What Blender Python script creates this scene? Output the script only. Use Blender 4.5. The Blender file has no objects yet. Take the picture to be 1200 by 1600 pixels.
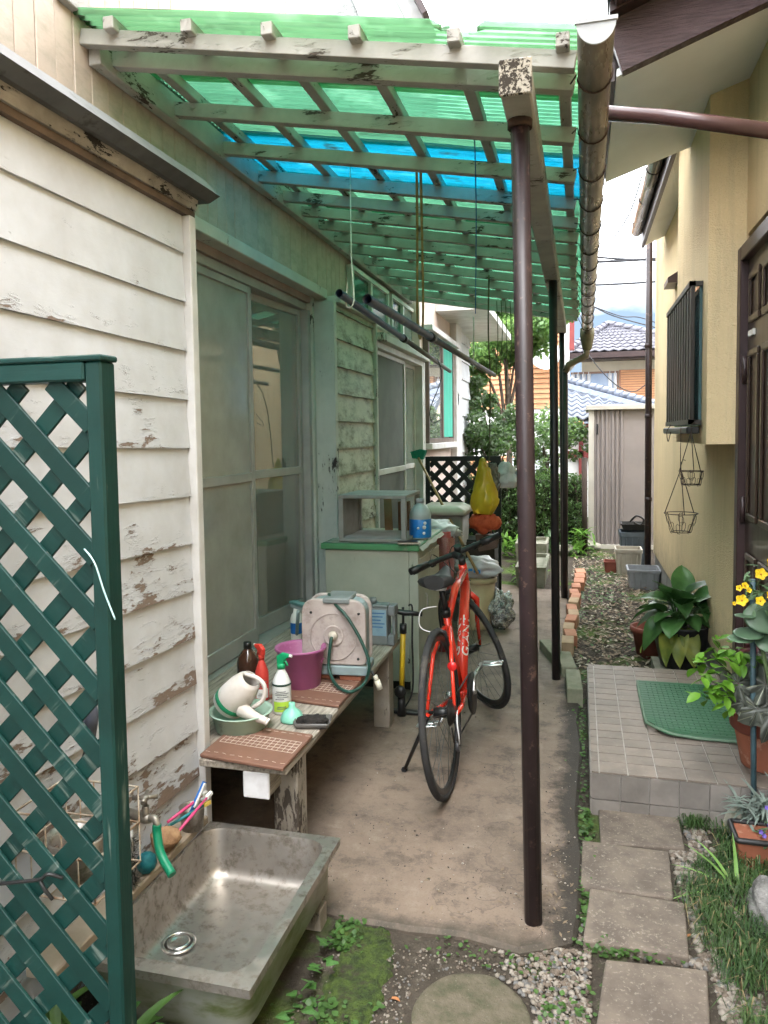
import bpy, bmesh, math, random
from mathutils import Vector, Matrix, noise
R = math.radians
scene = bpy.context.scene
COL = scene.collection
random.seed(7)

# ------------------------------------------------------------------ camera
F = 1175.0; PX, PY = 600.0, 752.0
yv = Vector((907 - PX, -(677 - PY), -F)).normalized()
upv = -Vector((865 - PX, -(20400 - PY), -F))
upv = (upv - upv.dot(yv) * yv).normalized()
xv = yv.cross(upv)
CAMP = Vector((0, 0, 1.5))
cd = bpy.data.cameras.new('camera'); cam = bpy.data.objects.new('camera', cd); COL.objects.link(cam)
cd.sensor_fit = 'VERTICAL'; cd.sensor_height = 32.0; cd.sensor_width = 24.0
cd.lens = F / 1600 * 32.0
cd.shift_y = (PY - 800) / 1600
cd.clip_start = 0.05; cd.clip_end = 2000
m3 = Matrix((xv, yv, upv))
cam.matrix_world = Matrix.Translation(CAMP) @ m3.to_4x4()
scene.camera = cam

# ------------------------------------------------------------------ light
SUN_EL, SUN_AZ = R(64), R(172)
w = bpy.data.worlds.new('World'); scene.world = w; w.use_nodes = True
nt = w.node_tree; nt.nodes.clear()
wo = nt.nodes.new('ShaderNodeOutputWorld'); bg = nt.nodes.new('ShaderNodeBackground')
sky = nt.nodes.new('ShaderNodeTexSky'); sky.sky_type = 'NISHITA'; sky.sun_disc = False
sky.sun_elevation = SUN_EL; sky.sun_rotation = SUN_AZ; sky.dust_density = 2.0; sky.air_density = 1.2
tc = nt.nodes.new('ShaderNodeTexCoord'); mp = nt.nodes.new('ShaderNodeMapping'); mp.inputs['Scale'].default_value = (1, 1, 2.2); mp.inputs['Location'].default_value = (0.35, 0.0, 0.2)
cn = nt.nodes.new('ShaderNodeTexNoise'); cn.inputs['Scale'].default_value = 1.7; cn.inputs['Detail'].default_value = 7
rp = nt.nodes.new('ShaderNodeValToRGB'); rp.color_ramp.elements[0].position = 0.38; rp.color_ramp.elements[1].position = 0.60
# overcast: the cloud deck is brightest overhead and thins to pale blue towards the horizon all round
sxz = nt.nodes.new('ShaderNodeSeparateXYZ'); el = nt.nodes.new('ShaderNodeMapRange'); el.inputs[1].default_value = 0.08; el.inputs[2].default_value = 0.42
ml = nt.nodes.new('ShaderNodeMath'); ml.operation = 'MULTIPLY_ADD'; ml.inputs[1].default_value = 0.74; ml.inputs[2].default_value = -0.40; ad = nt.nodes.new('ShaderNodeMath'); ad.operation = 'ADD'
lo_ = nt.nodes.new('ShaderNodeMix'); lo_.data_type = 'RGBA'; lo_.inputs['Factor'].default_value = 0.93; lo_.inputs['B'].default_value = (1.0, 1.4, 2.0, 1)
mx = nt.nodes.new('ShaderNodeMix'); mx.data_type = 'RGBA'
mx.inputs['B'].default_value = (17.5, 18.0, 18.6, 1)
nt.links.new(tc.outputs['Generated'], mp.inputs['Vector']); nt.links.new(mp.outputs['Vector'], cn.inputs['Vector'])
nt.links.new(tc.outputs['Generated'], sxz.inputs[0]); nt.links.new(sxz.outputs[2], el.inputs[0]); nt.links.new(el.outputs[0], ml.inputs[0]); nt.links.new(ml.outputs[0], ad.inputs[0]); nt.links.new(cn.outputs['Fac'], ad.inputs[1]); nt.links.new(ad.outputs[0], rp.inputs['Fac']); nt.links.new(rp.outputs['Color'], mx.inputs['Factor'])
nt.links.new(sky.outputs['Color'], lo_.inputs['A']); nt.links.new(lo_.outputs['Result'], mx.inputs['A']); nt.links.new(mx.outputs['Result'], bg.inputs['Color'])
bg.inputs['Strength'].default_value = 0.10
nt.links.new(bg.outputs['Background'], wo.inputs['Surface'])
sl = bpy.data.lights.new('sun', 'SUN'); sl.energy = 0.75; sl.angle = R(24); sl.color = (1.0, 0.99, 0.975)
so = bpy.data.objects.new('sun', sl); COL.objects.link(so)
sd = Vector((math.sin(SUN_AZ) * math.cos(SUN_EL), math.cos(SUN_AZ) * math.cos(SUN_EL), math.sin(SUN_EL)))
so.rotation_euler = sd.to_track_quat('Z', 'Y').to_euler(); so.location = (0, 0, 12)
vs = scene.view_settings; vs.view_transform = 'Standard'; vs.look = 'None'; vs.gamma = 1; vs.use_curve_mapping = False
vs.exposure = 2.27
scene.cycles.max_bounces = 6; scene.cycles.transparent_max_bounces = 8; scene.cycles.glossy_bounces = 3; scene.cycles.transmission_bounces = 3
scene.cycles.use_adaptive_sampling = True; scene.cycles.adaptive_threshold = .06
scene.cycles.diffuse_bounces = 3; scene.cycles.caustics_reflective = False; scene.cycles.caustics_refractive = False
scene.cycles.use_denoising = True

# ------------------------------------------------------------------ geometry from the photograph
def ray(x, y):
    c = Vector(((x - PX) / F, -(y - PY) / F, -1)); return Vector((xv.dot(c), yv.dot(c), upv.dot(c)))
def at(x, y, X=None, Y=None, Z=None):
    r = ray(x, y)
    if X is not None: return CAMP + r * ((X - CAMP.x) / r.x)
    if Y is not None: return CAMP + r * ((Y - CAMP.y) / r.y)
    return CAMP + r * ((Z - CAMP.z) / r.z)

# ------------------------------------------------------------------ helpers
def wloc(o):
    v = Vector((0, 0, 0))
    while o is not None:
        v = v + o.location; o = o.parent
    return v
def thing(name, label, cat, loc=(0, 0, 0), group=None, rot=None):
    o = bpy.data.objects.new(name, None); COL.objects.link(o); o.empty_display_size = 0.05
    o.location = loc
    if rot is not None: o.rotation_euler = rot
    return tag(o, label, cat, group)
def tag(o, label, cat=None, group=None):
    o['label'] = label
    if cat: o['category'] = cat
    if group: o['group'] = group
    return o
def dup(o, parent=None, loc=None, label=None):
    c = o.copy(); COL.objects.link(c)
    if parent is not None: c.parent = parent
    if loc is not None: c.location = loc
    if label: c['label'] = label
    return c
def duptree(o, parent=None):
    c = o.copy(); COL.objects.link(c)
    if parent is not None: c.parent = parent
    for ch in list(o.children): duptree(ch, c)
    return c

class MB:
    def __init__(s): s.v = []; s.f = []; s.s = []; s.m = []
    def add(s, vs, fs, smooth=False, mi=0):
        b = len(s.v); s.v += [Vector(v) for v in vs]
        for f in fs: s.f.append(tuple(b + i for i in f)); s.s.append(smooth); s.m.append(mi)
        return s
    def merge(s, o, M=None):
        b = len(s.v); s.v += [(M @ v) if M is not None else v.copy() for v in o.v]
        for f, sm, mi in zip(o.f, o.s, o.m): s.f.append(tuple(b + i for i in f)); s.s.append(sm); s.m.append(mi)
        return s
    def box(s, x0, x1, y0, y1, z0, z1, mi=0, M=None):
        vs = [Vector((x, y, z)) for z in (z0, z1) for y in (y0, y1) for x in (x0, x1)]
        if M is not None: vs = [M @ v for v in vs]
        return s.add(vs, [(0, 2, 3, 1), (4, 5, 7, 6), (0, 1, 5, 4), (2, 6, 7, 3), (0, 4, 6, 2), (1, 3, 7, 5)], False, mi)
    def beam(s, p, q, w_, h, up=(0, 0, 1), mi=0):
        p = Vector(p); q = Vector(q); d = (q - p).normalized(); up = Vector(up)
        a = d.cross(up)
        if a.length < 1e-4: a = d.cross(Vector((1, 0, 0)))
        a.normalize(); b = a.cross(d)
        vs = [c + a * (sx * w_ / 2) + b * (sz * h / 2) for c in (p, q) for sx, sz in ((-1, -1), (1, -1), (1, 1), (-1, 1))]
        return s.add(vs, [(0, 1, 2, 3)[::-1], (4, 5, 6, 7), (0, 1, 5, 4), (1, 2, 6, 5), (2, 3, 7, 6), (3, 0, 4, 7)], False, mi)
    def prism(s, poly, vec, mi=0, smooth=False):
        poly = [Vector(p) for p in poly]; n = len(poly); vec = Vector(vec)
        vs = poly + [p + vec for p in poly]
        fs = [tuple(range(n - 1, -1, -1)), tuple(range(n, 2 * n))]
        s.add(vs, fs, False, mi); b = len(s.v) - 2 * n
        for i in range(n): s.f.append((b + i, b + (i + 1) % n, b + n + (i + 1) % n, b + n + i)); s.s.append(smooth); s.m.append(mi)
        return s
    def tube(s, pts, r, n=8, cap=True, smooth=True, mi=0, closed=False):
        pts = [Vector(p) for p in pts]; k = len(pts)
        if not isinstance(r, (list, tuple)): r = [r] * k
        vs = []; ref = None
        for i, p in enumerate(pts):
            if closed: d = pts[(i + 1) % k] - pts[i - 1]
            else: d = pts[min(i + 1, k - 1)] - pts[max(i - 1, 0)]
            d.normalize()
            if ref is None:
                ref = d.cross(Vector((0.13, 0.21, 1)))
                if ref.length < 0.2: ref = d.cross(Vector((1, 0.1, 0)))
            ref = (ref - ref.dot(d) * d).normalized(); b2 = d.cross(ref)
            for j in range(n):
                a = 2 * math.pi * j / n; vs.append(p + (ref * math.cos(a) + b2 * math.sin(a)) * r[i])
        fs = []
        for i in range(k if closed else k - 1):
            i2 = (i + 1) % k
            for j in range(n): fs.append((i * n + j, i * n + (j + 1) % n, i2 * n + (j + 1) % n, i2 * n + j))
        s.add(vs, fs, smooth, mi)
        if cap and not closed:
            b = len(s.v) - k * n
            s.f.append(tuple(b + j for j in range(n - 1, -1, -1))); s.s.append(False); s.m.append(mi)
            s.f.append(tuple(b + (k - 1) * n + j for j in range(n))); s.s.append(False); s.m.append(mi)
        return s
    def lathe(s, prof, c=(0, 0, 0), n=20, M=None, smooth=True, mi=0, sx=1, sy=1, cap=True):
        c = Vector(c); vs = []; k = len(prof)
        for r, z in prof:
            for j in range(n):
                a = 2 * math.pi * j / n; p = Vector((r * math.cos(a) * sx, r * math.sin(a) * sy, z))
                vs.append((M @ p if M is not None else p) + c)
        fs = [(i * n + j, i * n + (j + 1) % n, (i + 1) * n + (j + 1) % n, (i + 1) * n + j) for i in range(k - 1) for j in range(n)]
        s.add(vs, fs, smooth, mi); b = len(s.v) - k * n
        if cap:
            if prof[0][0] > 1e-5: s.f.append(tuple(b + j for j in range(n - 1, -1, -1))); s.s.append(False); s.m.append(mi)
            if prof[-1][0] > 1e-5: s.f.append(tuple(b + (k - 1) * n + j for j in range(n))); s.s.append(False); s.m.append(mi)
        return s
    def blob(s, c, r, amp=0.15, fr=2.0, sub=2, seed=0, M=None, smooth=True, mi=0, flat=None):
        c = Vector(c); vs, fs = ico(sub); out = []
        for v in vs:
            k = 1 + amp * noise.noise(v * fr + Vector((seed * 3.7, seed * 1.3, seed)))
            p = Vector((v.x * r[0] * k, v.y * r[1] * k, v.z * r[2] * k))
            if flat is not None and p.z < flat: p.z = flat
            out.append((M @ p if M is not None else p) + c)
        return s.add(out, fs, smooth, mi)
    def xf(s, M): s.v = [M @ v for v in s.v]; return s
    def build(s, name, mat, parent=None, local=False, bevel=0, kind=None, org=None, seg=1):
        vs = s.v
        if parent is not None: o_ = Vector((0, 0, 0)) if local else wloc(parent)
        elif org is not None: o_ = Vector(org)
        elif local: o_ = Vector((0, 0, 0))
        else:
            n = max(1, len(vs)); o_ = Vector((sum(v.x for v in vs) / n, sum(v.y for v in vs) / n, min(v.z for v in vs)))
        me = bpy.data.meshes.new(name)
        me.from_pydata([tuple(v - o_) for v in vs], [], s.f)
        me.polygons.foreach_set('use_smooth', s.s)
        mats = mat if isinstance(mat, (list, tuple)) else [mat]
        for m in mats: me.materials.append(m)
        if len(mats) > 1: me.polygons.foreach_set('material_index', s.m)
        me.update()
        ob = bpy.data.objects.new(name, me); COL.objects.link(ob)
        if parent is not None: ob.parent = parent
        elif not local: ob.location = o_
        if bevel:
            b = ob.modifiers.new('bevel', 'BEVEL'); b.width = bevel; b.segments = seg; b.limit_method = 'ANGLE'; b.angle_limit = R(40)
        if kind: ob['kind'] = kind
        return ob
_ico = {}
def ico(sub):
    if sub not in _ico:
        bm = bmesh.new(); bmesh.ops.create_icosphere(bm, subdivisions=sub, radius=1)
        bm.verts.ensure_lookup_table()
        _ico[sub] = ([v.co.copy() for v in bm.verts], [tuple(v.index for v in f.verts) for f in bm.faces]); bm.free()
    return _ico[sub]
def arc(c, r, a0, a1, n, ax=(1, 0, 0), ay=(0, 0, 1)):
    c = Vector(c); ax = Vector(ax); ay = Vector(ay)
    return [c + ax * (r * math.cos(R(a0 + (a1 - a0) * i / n))) + ay * (r * math.sin(R(a0 + (a1 - a0) * i / n))) for i in range(n + 1)]
def bez(p, n=10):
    p = [Vector(q) for q in p]; out = []
    P = [p[0]] + p + [p[-1]]
    for i in range(1, len(P) - 2):
        for k in range(n):
            t = k / n; a, b, c, d = P[i - 1], P[i], P[i + 1], P[i + 2]
            out.append(0.5 * ((2 * b) + (c - a) * t + (2 * a - 5 * b + 4 * c - d) * t * t + (3 * b - a - 3 * c + d) * t ** 3))
    out.append(p[-1]); return out

# ------------------------------------------------------------------ materials
def _sock(nt, v, s):
    if hasattr(v, 'is_output'): nt.links.new(v, s)
    elif isinstance(v, (tuple, list)): s.default_value = tuple(v) + ((1,) if len(v) == 3 and len(s.default_value) == 4 else ())
    else: s.default_value = v
class NT:
    def __init__(s, name):
        s.m = bpy.data.materials.new(name); s.m.use_nodes = True; s.t = s.m.node_tree; s.t.nodes.clear()
        s.out = s.t.nodes.new('ShaderNodeOutputMaterial')
    def n(s, typ, _p=None, **inp):
        nd = s.t.nodes.new('ShaderNode' + typ)
        for k, v in (_p or {}).items(): setattr(nd, k, v)
        for k, v in inp.items(): _sock(s.t, v, nd.inputs[k.replace('_', ' ')])
        return nd
    def vec(s, scale=(1, 1, 1), rnd=True, gen=False):
        t = s.n('TexCoord'); o = t.outputs['Generated' if gen else 'Object']
        if rnd:
            oi = s.n('ObjectInfo'); mu = s.n('Math', {'operation': 'MULTIPLY'}); s.t.links.new(oi.outputs['Random'], mu.inputs[0]); mu.inputs[1].default_value = 31.7
            ad = s.n('VectorMath', {'operation': 'ADD'}); s.t.links.new(o, ad.inputs[0]); s.t.links.new(mu.outputs[0], ad.inputs[1]); o = ad.outputs[0]
        mp = s.n('Mapping', Vector=o, Scale=scale); return mp.outputs[0]
    def rvec(s, rot, scale):
        v = s.n('Mapping', Vector=s.vec((1, 1, 1))); v.inputs['Rotation'].default_value = (0, rot, 0); return s.n('Mapping', Vector=v.outputs[0], Scale=scale).outputs[0]
    def noise(s, vec, scale, detail=5, rough=.6, dist=0):
        return s.n('TexNoise', Vector=vec, Scale=scale, Detail=detail, Roughness=rough, Distortion=dist).outputs['Fac']
    def ramp(s, f, lo, hi):
        m = s.n('MapRange', {'clamp': True}); s.t.links.new(f, m.inputs[0]); m.inputs[1].default_value = lo; m.inputs[2].default_value = hi; return m.outputs[0]
    def mix(s, f, a, b):
        m = s.n('Mix', {'data_type': 'RGBA'}); _sock(s.t, f, m.inputs['Factor']); _sock(s.t, a, m.inputs['A']); _sock(s.t, b, m.inputs['B']); return m.outputs['Result']
    def math(s, op, a, b):
        m = s.n('Math', {'operation': op}); _sock(s.t, a, m.inputs[0]); _sock(s.t, b, m.inputs[1]); return m.outputs[0]
    def bump(s, h, st=.5, dist=.002): return s.n('Bump', Strength=st, Distance=dist, Height=h).outputs[0]
    def bsdf(s, col, rough=.6, metal=0, spec=.5, normal=None, coat=0, **kw):
        b = s.n('BsdfPrincipled'); _sock(s.t, col, b.inputs['Base Color']); _sock(s.t, rough, b.inputs['Roughness'])
        _sock(s.t, metal, b.inputs['Metallic']); _sock(s.t, spec, b.inputs['Specular IOR Level']); b.inputs['Coat Weight'].default_value = coat
        if normal is not None: s.t.links.new(normal, b.inputs['Normal'])
        for k, v in kw.items(): _sock(s.t, v, b.inputs[k.replace('_', ' ')])
        s.t.links.new(b.outputs[0], s.out.inputs['Surface']); return b
def M(name, c, c2=None, sc=6, lo=.4, hi=.65, st=(1, 1, 1), rough=.6, metal=0, spec=.4, bump=0, bsc=60, bd=.002, c3=None, s3=20, lo3=.58, hi3=.66, coat=0, det=4, bst=None, rv=.12, sub=0, rnd=True, var=0):
    t = NT(name); v = t.vec(st, rnd)
    n1 = t.noise(v, sc, det)
    col = t.mix(t.ramp(n1, lo, hi), c, c2 if c2 else [x * .8 for x in c])
    if c3: col = t.mix(t.ramp(t.noise(v, s3, 5, .7), lo3, hi3), col, c3)
    if var:
        oi = t.n('ObjectInfo').outputs['Random']; hs = t.n('HueSaturation', Color=col); _sock(t.t, t.math('ADD', t.math('MULTIPLY', oi, var), 1 - var / 2), hs.inputs['Value']); col = hs.outputs[0]
    r = t.math('ADD', t.math('MULTIPLY', n1, rv), rough - rv / 2)
    nm = None
    if bump: nm = t.bump(t.noise(t.vec(bst or st, rnd), bsc, 4), bump, bd)
    kw = {}
    b = t.bsdf(col, r, metal, spec, nm, coat)
    if sub: b.inputs['Subsurface Weight'].default_value = sub; b.inputs['Subsurface Radius'].default_value = (.02, .02, .02)
    return t.m
def peel(name, paint, wood, dirt, amount=.55, edge=.22, axis=1, sc=9, dirtamt=.0, mould=None, mlo=.5, mhi=.75, zfade=0):
    """paint flaking off wood: the flakes are longest along the board and gather at each board's lower edge"""
    t = NT(name); st = [52, 52, 52]; st[axis] = 14
    v = t.vec(tuple(st)); n1 = t.math('ADD', t.math('MULTIPLY', t.noise(v, 1.0 * sc / 9, 6, .7, .4), .62), t.math('MULTIPLY', t.noise(v, .27 * sc / 9, 5, .6, .8), .38))
    v2 = t.vec((1, 1, 1)); n2 = t.noise(v2, 3.5, 4)
    g = t.n('SeparateXYZ', Vector=t.n('TexCoord').outputs['Generated']).outputs[2]
    low = t.math('MULTIPLY', t.ramp(g, .45, 0), edge)
    f = t.math('ADD', t.math('ADD', n1, low), t.math('MULTIPLY', t.math('SUBTRACT', n2, .5), .72))
    if zfade: f = t.math('ADD', f, t.math('MULTIPLY', t.ramp(t.n('SeparateXYZ', Vector=t.n('NewGeometry').outputs['Position']).outputs[2], 1.7, .2), zfade))
    mask = t.ramp(f, 1 - amount + .16, 1 - amount + .19)
    rim = t.ramp(f, 1 - amount + .10, 1 - amount + .17)
    pc = t.mix(t.ramp(t.noise(v2, 6, 5), .35, .7), paint, dirt)
    if mould: pc = t.mix(t.ramp(t.math('ADD', t.noise(t.vec((3, 1.2, 3)), 5, 6, .75), t.math('MULTIPLY', t.ramp(g, .6, .1), .1)), mlo, mhi), pc, mould)
    wc = t.mix(t.noise(t.vec(tuple(x * 4 for x in st)), 1, 4), [x * .45 for x in wood], wood)
    col = t.mix(mask, pc, wc)
    h = t.math('SUBTRACT', t.math('ADD', rim, t.math('MULTIPLY', n1, .6)), t.math('MULTIPLY', mask, 1.6))
    t.bsdf(col, t.math('ADD', t.math('MULTIPLY', mask, .3), .55), 0, .35, t.bump(h, .7, .0025))
    return t.m
def glass(name, tint=(1, 1, 1), rough=.0, dirt=.06, ior=1.5, gmul=1.0, dcol=(.5, .5, .47), dmin=.0):
    t = NT(name)
    tr = t.n('BsdfTransparent', Color=tint); gl = t.n('BsdfGlossy', Color=(1, 1, 1), Roughness=rough)
    fr = t.n('Fresnel', IOR=ior).outputs[0]
    ms = t.n('MixShader'); _sock(t.t, t.math('MULTIPLY', fr, gmul), ms.inputs[0]); t.t.links.new(tr.outputs[0], ms.inputs[1]); t.t.links.new(gl.outputs[0], ms.inputs[2])
    df = t.n('BsdfDiffuse', Color=dcol); m2 = t.n('MixShader')
    _sock(t.t, t.math('ADD', t.math('MULTIPLY', t.ramp(t.noise(t.vec(), 4, 4), .3, .8), dirt), dmin), m2.inputs[0])
    t.t.links.new(ms.outputs[0], m2.inputs[1]); t.t.links.new(df.outputs[0], m2.inputs[2]); t.t.links.new(m2.outputs[0], t.out.inputs['Surface'])
    return t.m
def sheetmat(name, col, clear=.45, dirt=(.03, .04, .02), dlo=.6, dhi=.75, gloss=.08):
    t = NT(name); n1 = t.noise(t.vec((1.1, 16, 1)), 2.2, 3, .65); n2 = t.noise(t.vec((2, 3, 1)), 2.5, 3, .7)
    c = t.mix(t.ramp(n1, .50, .78), col, [x * .45 for x in col]); c = t.mix(t.ramp(n2, .62, .74), c, dirt); c = t.mix(t.ramp(n2, .46, .28), c, [min(1, x * 1.25 + .05) for x in col])
    a = t.n('BsdfTranslucent', Color=c); b = t.n('BsdfTransparent', Color=c); d = t.n('BsdfDiffuse', Color=c); g = t.n('BsdfGlossy', Roughness=.25)
    m1 = t.n('MixShader'); m1.inputs[0].default_value = clear; t.t.links.new(a.outputs[0], m1.inputs[1]); t.t.links.new(b.outputs[0], m1.inputs[2])
    m2 = t.n('MixShader'); m2.inputs[0].default_value = .12; t.t.links.new(m1.outputs[0], m2.inputs[1]); t.t.links.new(d.outputs[0], m2.inputs[2])
    m3_ = t.n('MixShader'); m3_.inputs[0].default_value = gloss; t.t.links.new(m2.outputs[0], m3_.inputs[1]); t.t.links.new(g.outputs[0], m3_.inputs[2])
    t.t.links.new(m3_.outputs[0], t.out.inputs['Surface']); return t.m
def leafmat(name, c, c2, tr=.35, rough=.45, sc=9, var=.5):
    t = NT(name); oi = t.n('ObjectInfo').outputs['Random']
    col = t.mix(t.ramp(t.noise(t.vec(), sc, 3), .35, .68), c, c2)
    hs = t.n('HueSaturation', Color=col); _sock(t.t, t.math('ADD', t.math('MULTIPLY', oi, var), 1 - var / 2), hs.inputs['Value']); col = hs.outputs[0]
    b = t.bsdf(col, rough, 0, .4)
    tl = t.n('BsdfTranslucent', Color=col); ms = t.n('MixShader'); ms.inputs[0].default_value = tr
    t.t.links.new(b.outputs[0], ms.inputs[1]); t.t.links.new(tl.outputs[0], ms.inputs[2]); t.t.links.new(ms.outputs[0], t.out.inputs['Surface']); return t.m

PEEL = peel('peeling_cream_paint', (.575, .585, .615), (.29, .215, .17), (.475, .475, .485), .445, .13, sc=9, zfade=.13)
PEELV = peel('peeling_trim_paint', (.50, .51, .46), (.05, .04, .036), (.40, .41, .37), .53, .0, axis=2, sc=11)
MOULD = peel('mouldy_siding_paint', (.50, .52, .42), (.12, .10, .07), (.38, .40, .30), .46, .1, mould=(.10, .11, .06), mlo=.48, mhi=.72)
BOARDM = peel('stained_vertical_boarding', (.46, .375, .31), (.15, .12, .095), (.375, .305, .25), .40, .0, axis=2, sc=6, mould=(.24, .23, .17), mlo=.55, mhi=.9)
RAFT = peel('flaking_rafter_paint', (.36, .345, .315), (.08, .062, .05), (.25, .24, .215), .55, .0, axis=0, sc=11)
PURL = peel('flaking_purlin_paint', (.36, .345, .315), (.08, .062, .05), (.25, .24, .215), .56, .0, axis=1, sc=13)
WHITE = M('white_trim_paint', (.62, .61, .60), (.50, .485, .46), 5, rough=.55, bump=.1)
WOODG = M('weathered_grey_wood', (.34, .30, .25), (.16, .135, .11), 5, st=(14, 1.2, 14), rough=.85, bump=.4, bsc=30, c3=(.45, .41, .35), s3=6, lo3=.5, hi3=.8)
WOODV = peel('worn_leg_wood', (.34, .30, .25), (.09, .07, .055), (.20, .17, .135), .60, .0, axis=2, sc=8)
# ------------------------------------------------------------------ more materials
ALU = M('weathered_aluminium', (.40, .40, .385), (.31, .31, .30), 4, rough=.45, metal=.35, spec=.4)
ALUW = M('white_aluminium', (.66, .66, .62), (.52, .51, .47), 5, rough=.45, metal=.1)
BROWNPIPE = M('brown_pipe', (.028, .016, .018), (.020, .012, .013), 7, rough=.42, c3=(.10, .06, .05), s3=25, bump=.05)
DARKPIPE = M('dark_post_paint', (.012, .010, .012), (.022, .016, .016), 9, rough=.45)
BROWNTRIM = M('dark_brown_trim', (.045, .026, .025), (.032, .018, .018), 4, rough=.4, bump=.15, bsc=20, st=(1, 1, 1))
GREYMETAL = M('grey_flashing', (.10, .098, .095), (.06, .058, .056), 6, rough=.5, metal=.3, c3=(.05, .045, .04), s3=9)
BLACK = M('black_plastic', (.012, .012, .013), (.02, .02, .02), 20, rough=.4)
RUST = M('rusty_iron', (.05, .025, .015), (.02, .012, .01), 18, rough=.85, bump=.4)
GREEN_SHEET = sheetmat('green_corrugated_plastic', (.090, .295, .175), .5)
PALE_SHEET = sheetmat('faded_green_corrugated_plastic', (.14, .33, .16), .5)
BLUE_SHEET = sheetmat('blue_corrugated_plastic', (.006, .33, .48), .55)
GLASS = glass('window_glass', (.80, .90, .84), gmul=2.6, dirt=.12, dmin=.10, dcol=(.50, .54, .50))
FROST = glass('frosted_glass', (.75, .86, .78), .10, .22, gmul=1.5, dcol=(.56, .55, .52), dmin=.42)
CURTAIN = M('pale_green_curtain', (.52, .66, .57), (.44, .57, .49), 3, rough=.9)
TEALC = M('bright_teal_curtain', (.06, .40, .29), (.05, .34, .25), 3, rough=.85)
LACE = M('grey_blue_lace', (.45, .50, .55), (.36, .41, .46), 3, rough=.9)
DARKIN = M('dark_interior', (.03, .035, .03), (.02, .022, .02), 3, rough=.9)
SCREEN = M('insect_screen_mesh', (.13, .14, .125), (.10, .11, .10), 4, rough=.8)
STUCCOG = M('grey_rough_stucco', (.36, .37, .36), (.27, .28, .27), 10, rough=.9, bump=.8, bsc=40, bd=.02)
PINKW = M('pink_beige_wall', (.60, .49, .43), (.53, .43, .38), 3, rough=.8)

# ------------------------------------------------------------------ ground
def ground_material():
    t = NT('garden_soil'); v = t.vec(rnd=False)
    n1 = t.noise(v, 1.6, 8, .65); n2 = t.noise(v, 14, 8, .7); n3 = t.noise(v, 60, 5, .7)
    soil = t.mix(t.ramp(n2, .35, .7), (.036, .029, .022), (.078, .064, .050))
    soil = t.mix(t.ramp(n3, .58, .74), soil, (.17, .148, .12))
    moss = t.mix(t.ramp(n3, .35, .7), (.045, .085, .015), (.10, .15, .03))
    col = t.mix(t.ramp(n1, .52, .62), soil, moss)
    t.bsdf(col, .95, 0, .2, t.bump(t.math('ADD', n2, n3), .8, .012)); return t.m
gx = MB(); N = 60
def gcoord(k, lo, hi):
    u = k / N * 2 - 1; return (lo + hi) / 2 + (hi - lo) / 2 * (abs(u) ** 3 * (1 if u > 0 else -1) * .97 + u * .03)
vs_ = []
for j in range(N + 1):
    for i in range(N + 1):
        x = gcoord(i, -400, 400); y = gcoord(j, -397, 403)
        z = -.022 + (.010 * noise.noise(Vector((x * 2.2, y * 2.2, 0))) if abs(x) < 30 and abs(y - 3) < 30 else 0)
        vs_.append((x, y, z))
gx.add(vs_, [(j * (N + 1) + i, j * (N + 1) + i + 1, (j + 1) * (N + 1) + i + 1, (j + 1) * (N + 1) + i) for j in range(N) for i in range(N)], True)
gx.build('ground', ground_material(), local=True, kind='structure')

def slab_material():
    t = NT('stained_concrete'); v = t.vec(rnd=False)
    n1 = t.noise(v, 1.4, 6, .6); n2 = t.noise(v, 7, 9, .76); n3 = t.noise(v, 150, 4, .7)
    vc = t.n('TexVoronoi', {'feature': 'DISTANCE_TO_EDGE'}, Vector=t.n('VectorMath', {'operation': 'ADD'}).outputs[0], Scale=.75)
    wob = vc.inputs['Vector'].links[0].from_node; t.t.links.new(v, wob.inputs[0]); t.t.links.new(t.n('TexNoise', Vector=v, Scale=3.5, Detail=5).outputs['Color'], wob.inputs[1]); crack = t.ramp(vc.outputs['Distance'], .006, .0)
    col = t.mix(t.ramp(n1, .35, .68), (.205, .152, .116), (.130, .098, .076))
    col = t.mix(t.ramp(n2, .50, .66), col, (.080, .063, .050))
    col = t.mix(t.ramp(n2, .46, .34), col, (.215, .168, .133))
    sp = t.n('SeparateXYZ', Vector=t.n('TexCoord').outputs['Object'])
    # soil washed over the open edge, its outline torn by noise
    e = t.math('ADD', sp.outputs[0], t.math('MULTIPLY', t.math('SUBTRACT', n2, .5), .26))
    col = t.mix(t.ramp(e, -.12, -.05), col, (.036, .030, .024))
    e2 = t.math('ADD', sp.outputs[1], t.math('MULTIPLY', t.math('SUBTRACT', t.noise(v, 5, 8, .7), .5), .35))
    col = t.mix(t.ramp(e2, 2.24, 2.14), col, (.06, .05, .038))
    col = t.mix(t.math('MULTIPLY', t.ramp(n3, .56, .70), .7), col, (.075, .06, .05)); col = t.mix(t.math('MULTIPLY', t.ramp(n3, .42, .30), .4), col, (.22, .18, .15)); col = t.mix(t.math('MULTIPLY', crack, .45), col, (.05, .04, .032))
    t.bsdf(col, t.math('ADD', t.math('MULTIPLY', n2, .25), .62), 0, .3, t.bump(t.math('ADD', n2, t.math('MULTIPLY', n3, .3)), .35, .006)); return t.m
front = [at(*p, Z=0) for p in [(440, 1385), (505, 1420), (560, 1436), (640, 1450), (720, 1458), (770, 1472), (810, 1484), (850, 1478), (900, 1466)]]
right = [Vector((.002 + .012 * math.sin(k * 2.1), 2.35 + k * .32, 0)) for k in range(9)] + [Vector((-.07, 5.3, 0)), Vector((-.09, 6.2, 0)), Vector((-.12, 7.3, 0))]
poly = [Vector((-2.0, 2.2, 0))] + front + right + [Vector((-.9, 7.6, 0)), Vector((-2.0, 7.6, 0))]
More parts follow.
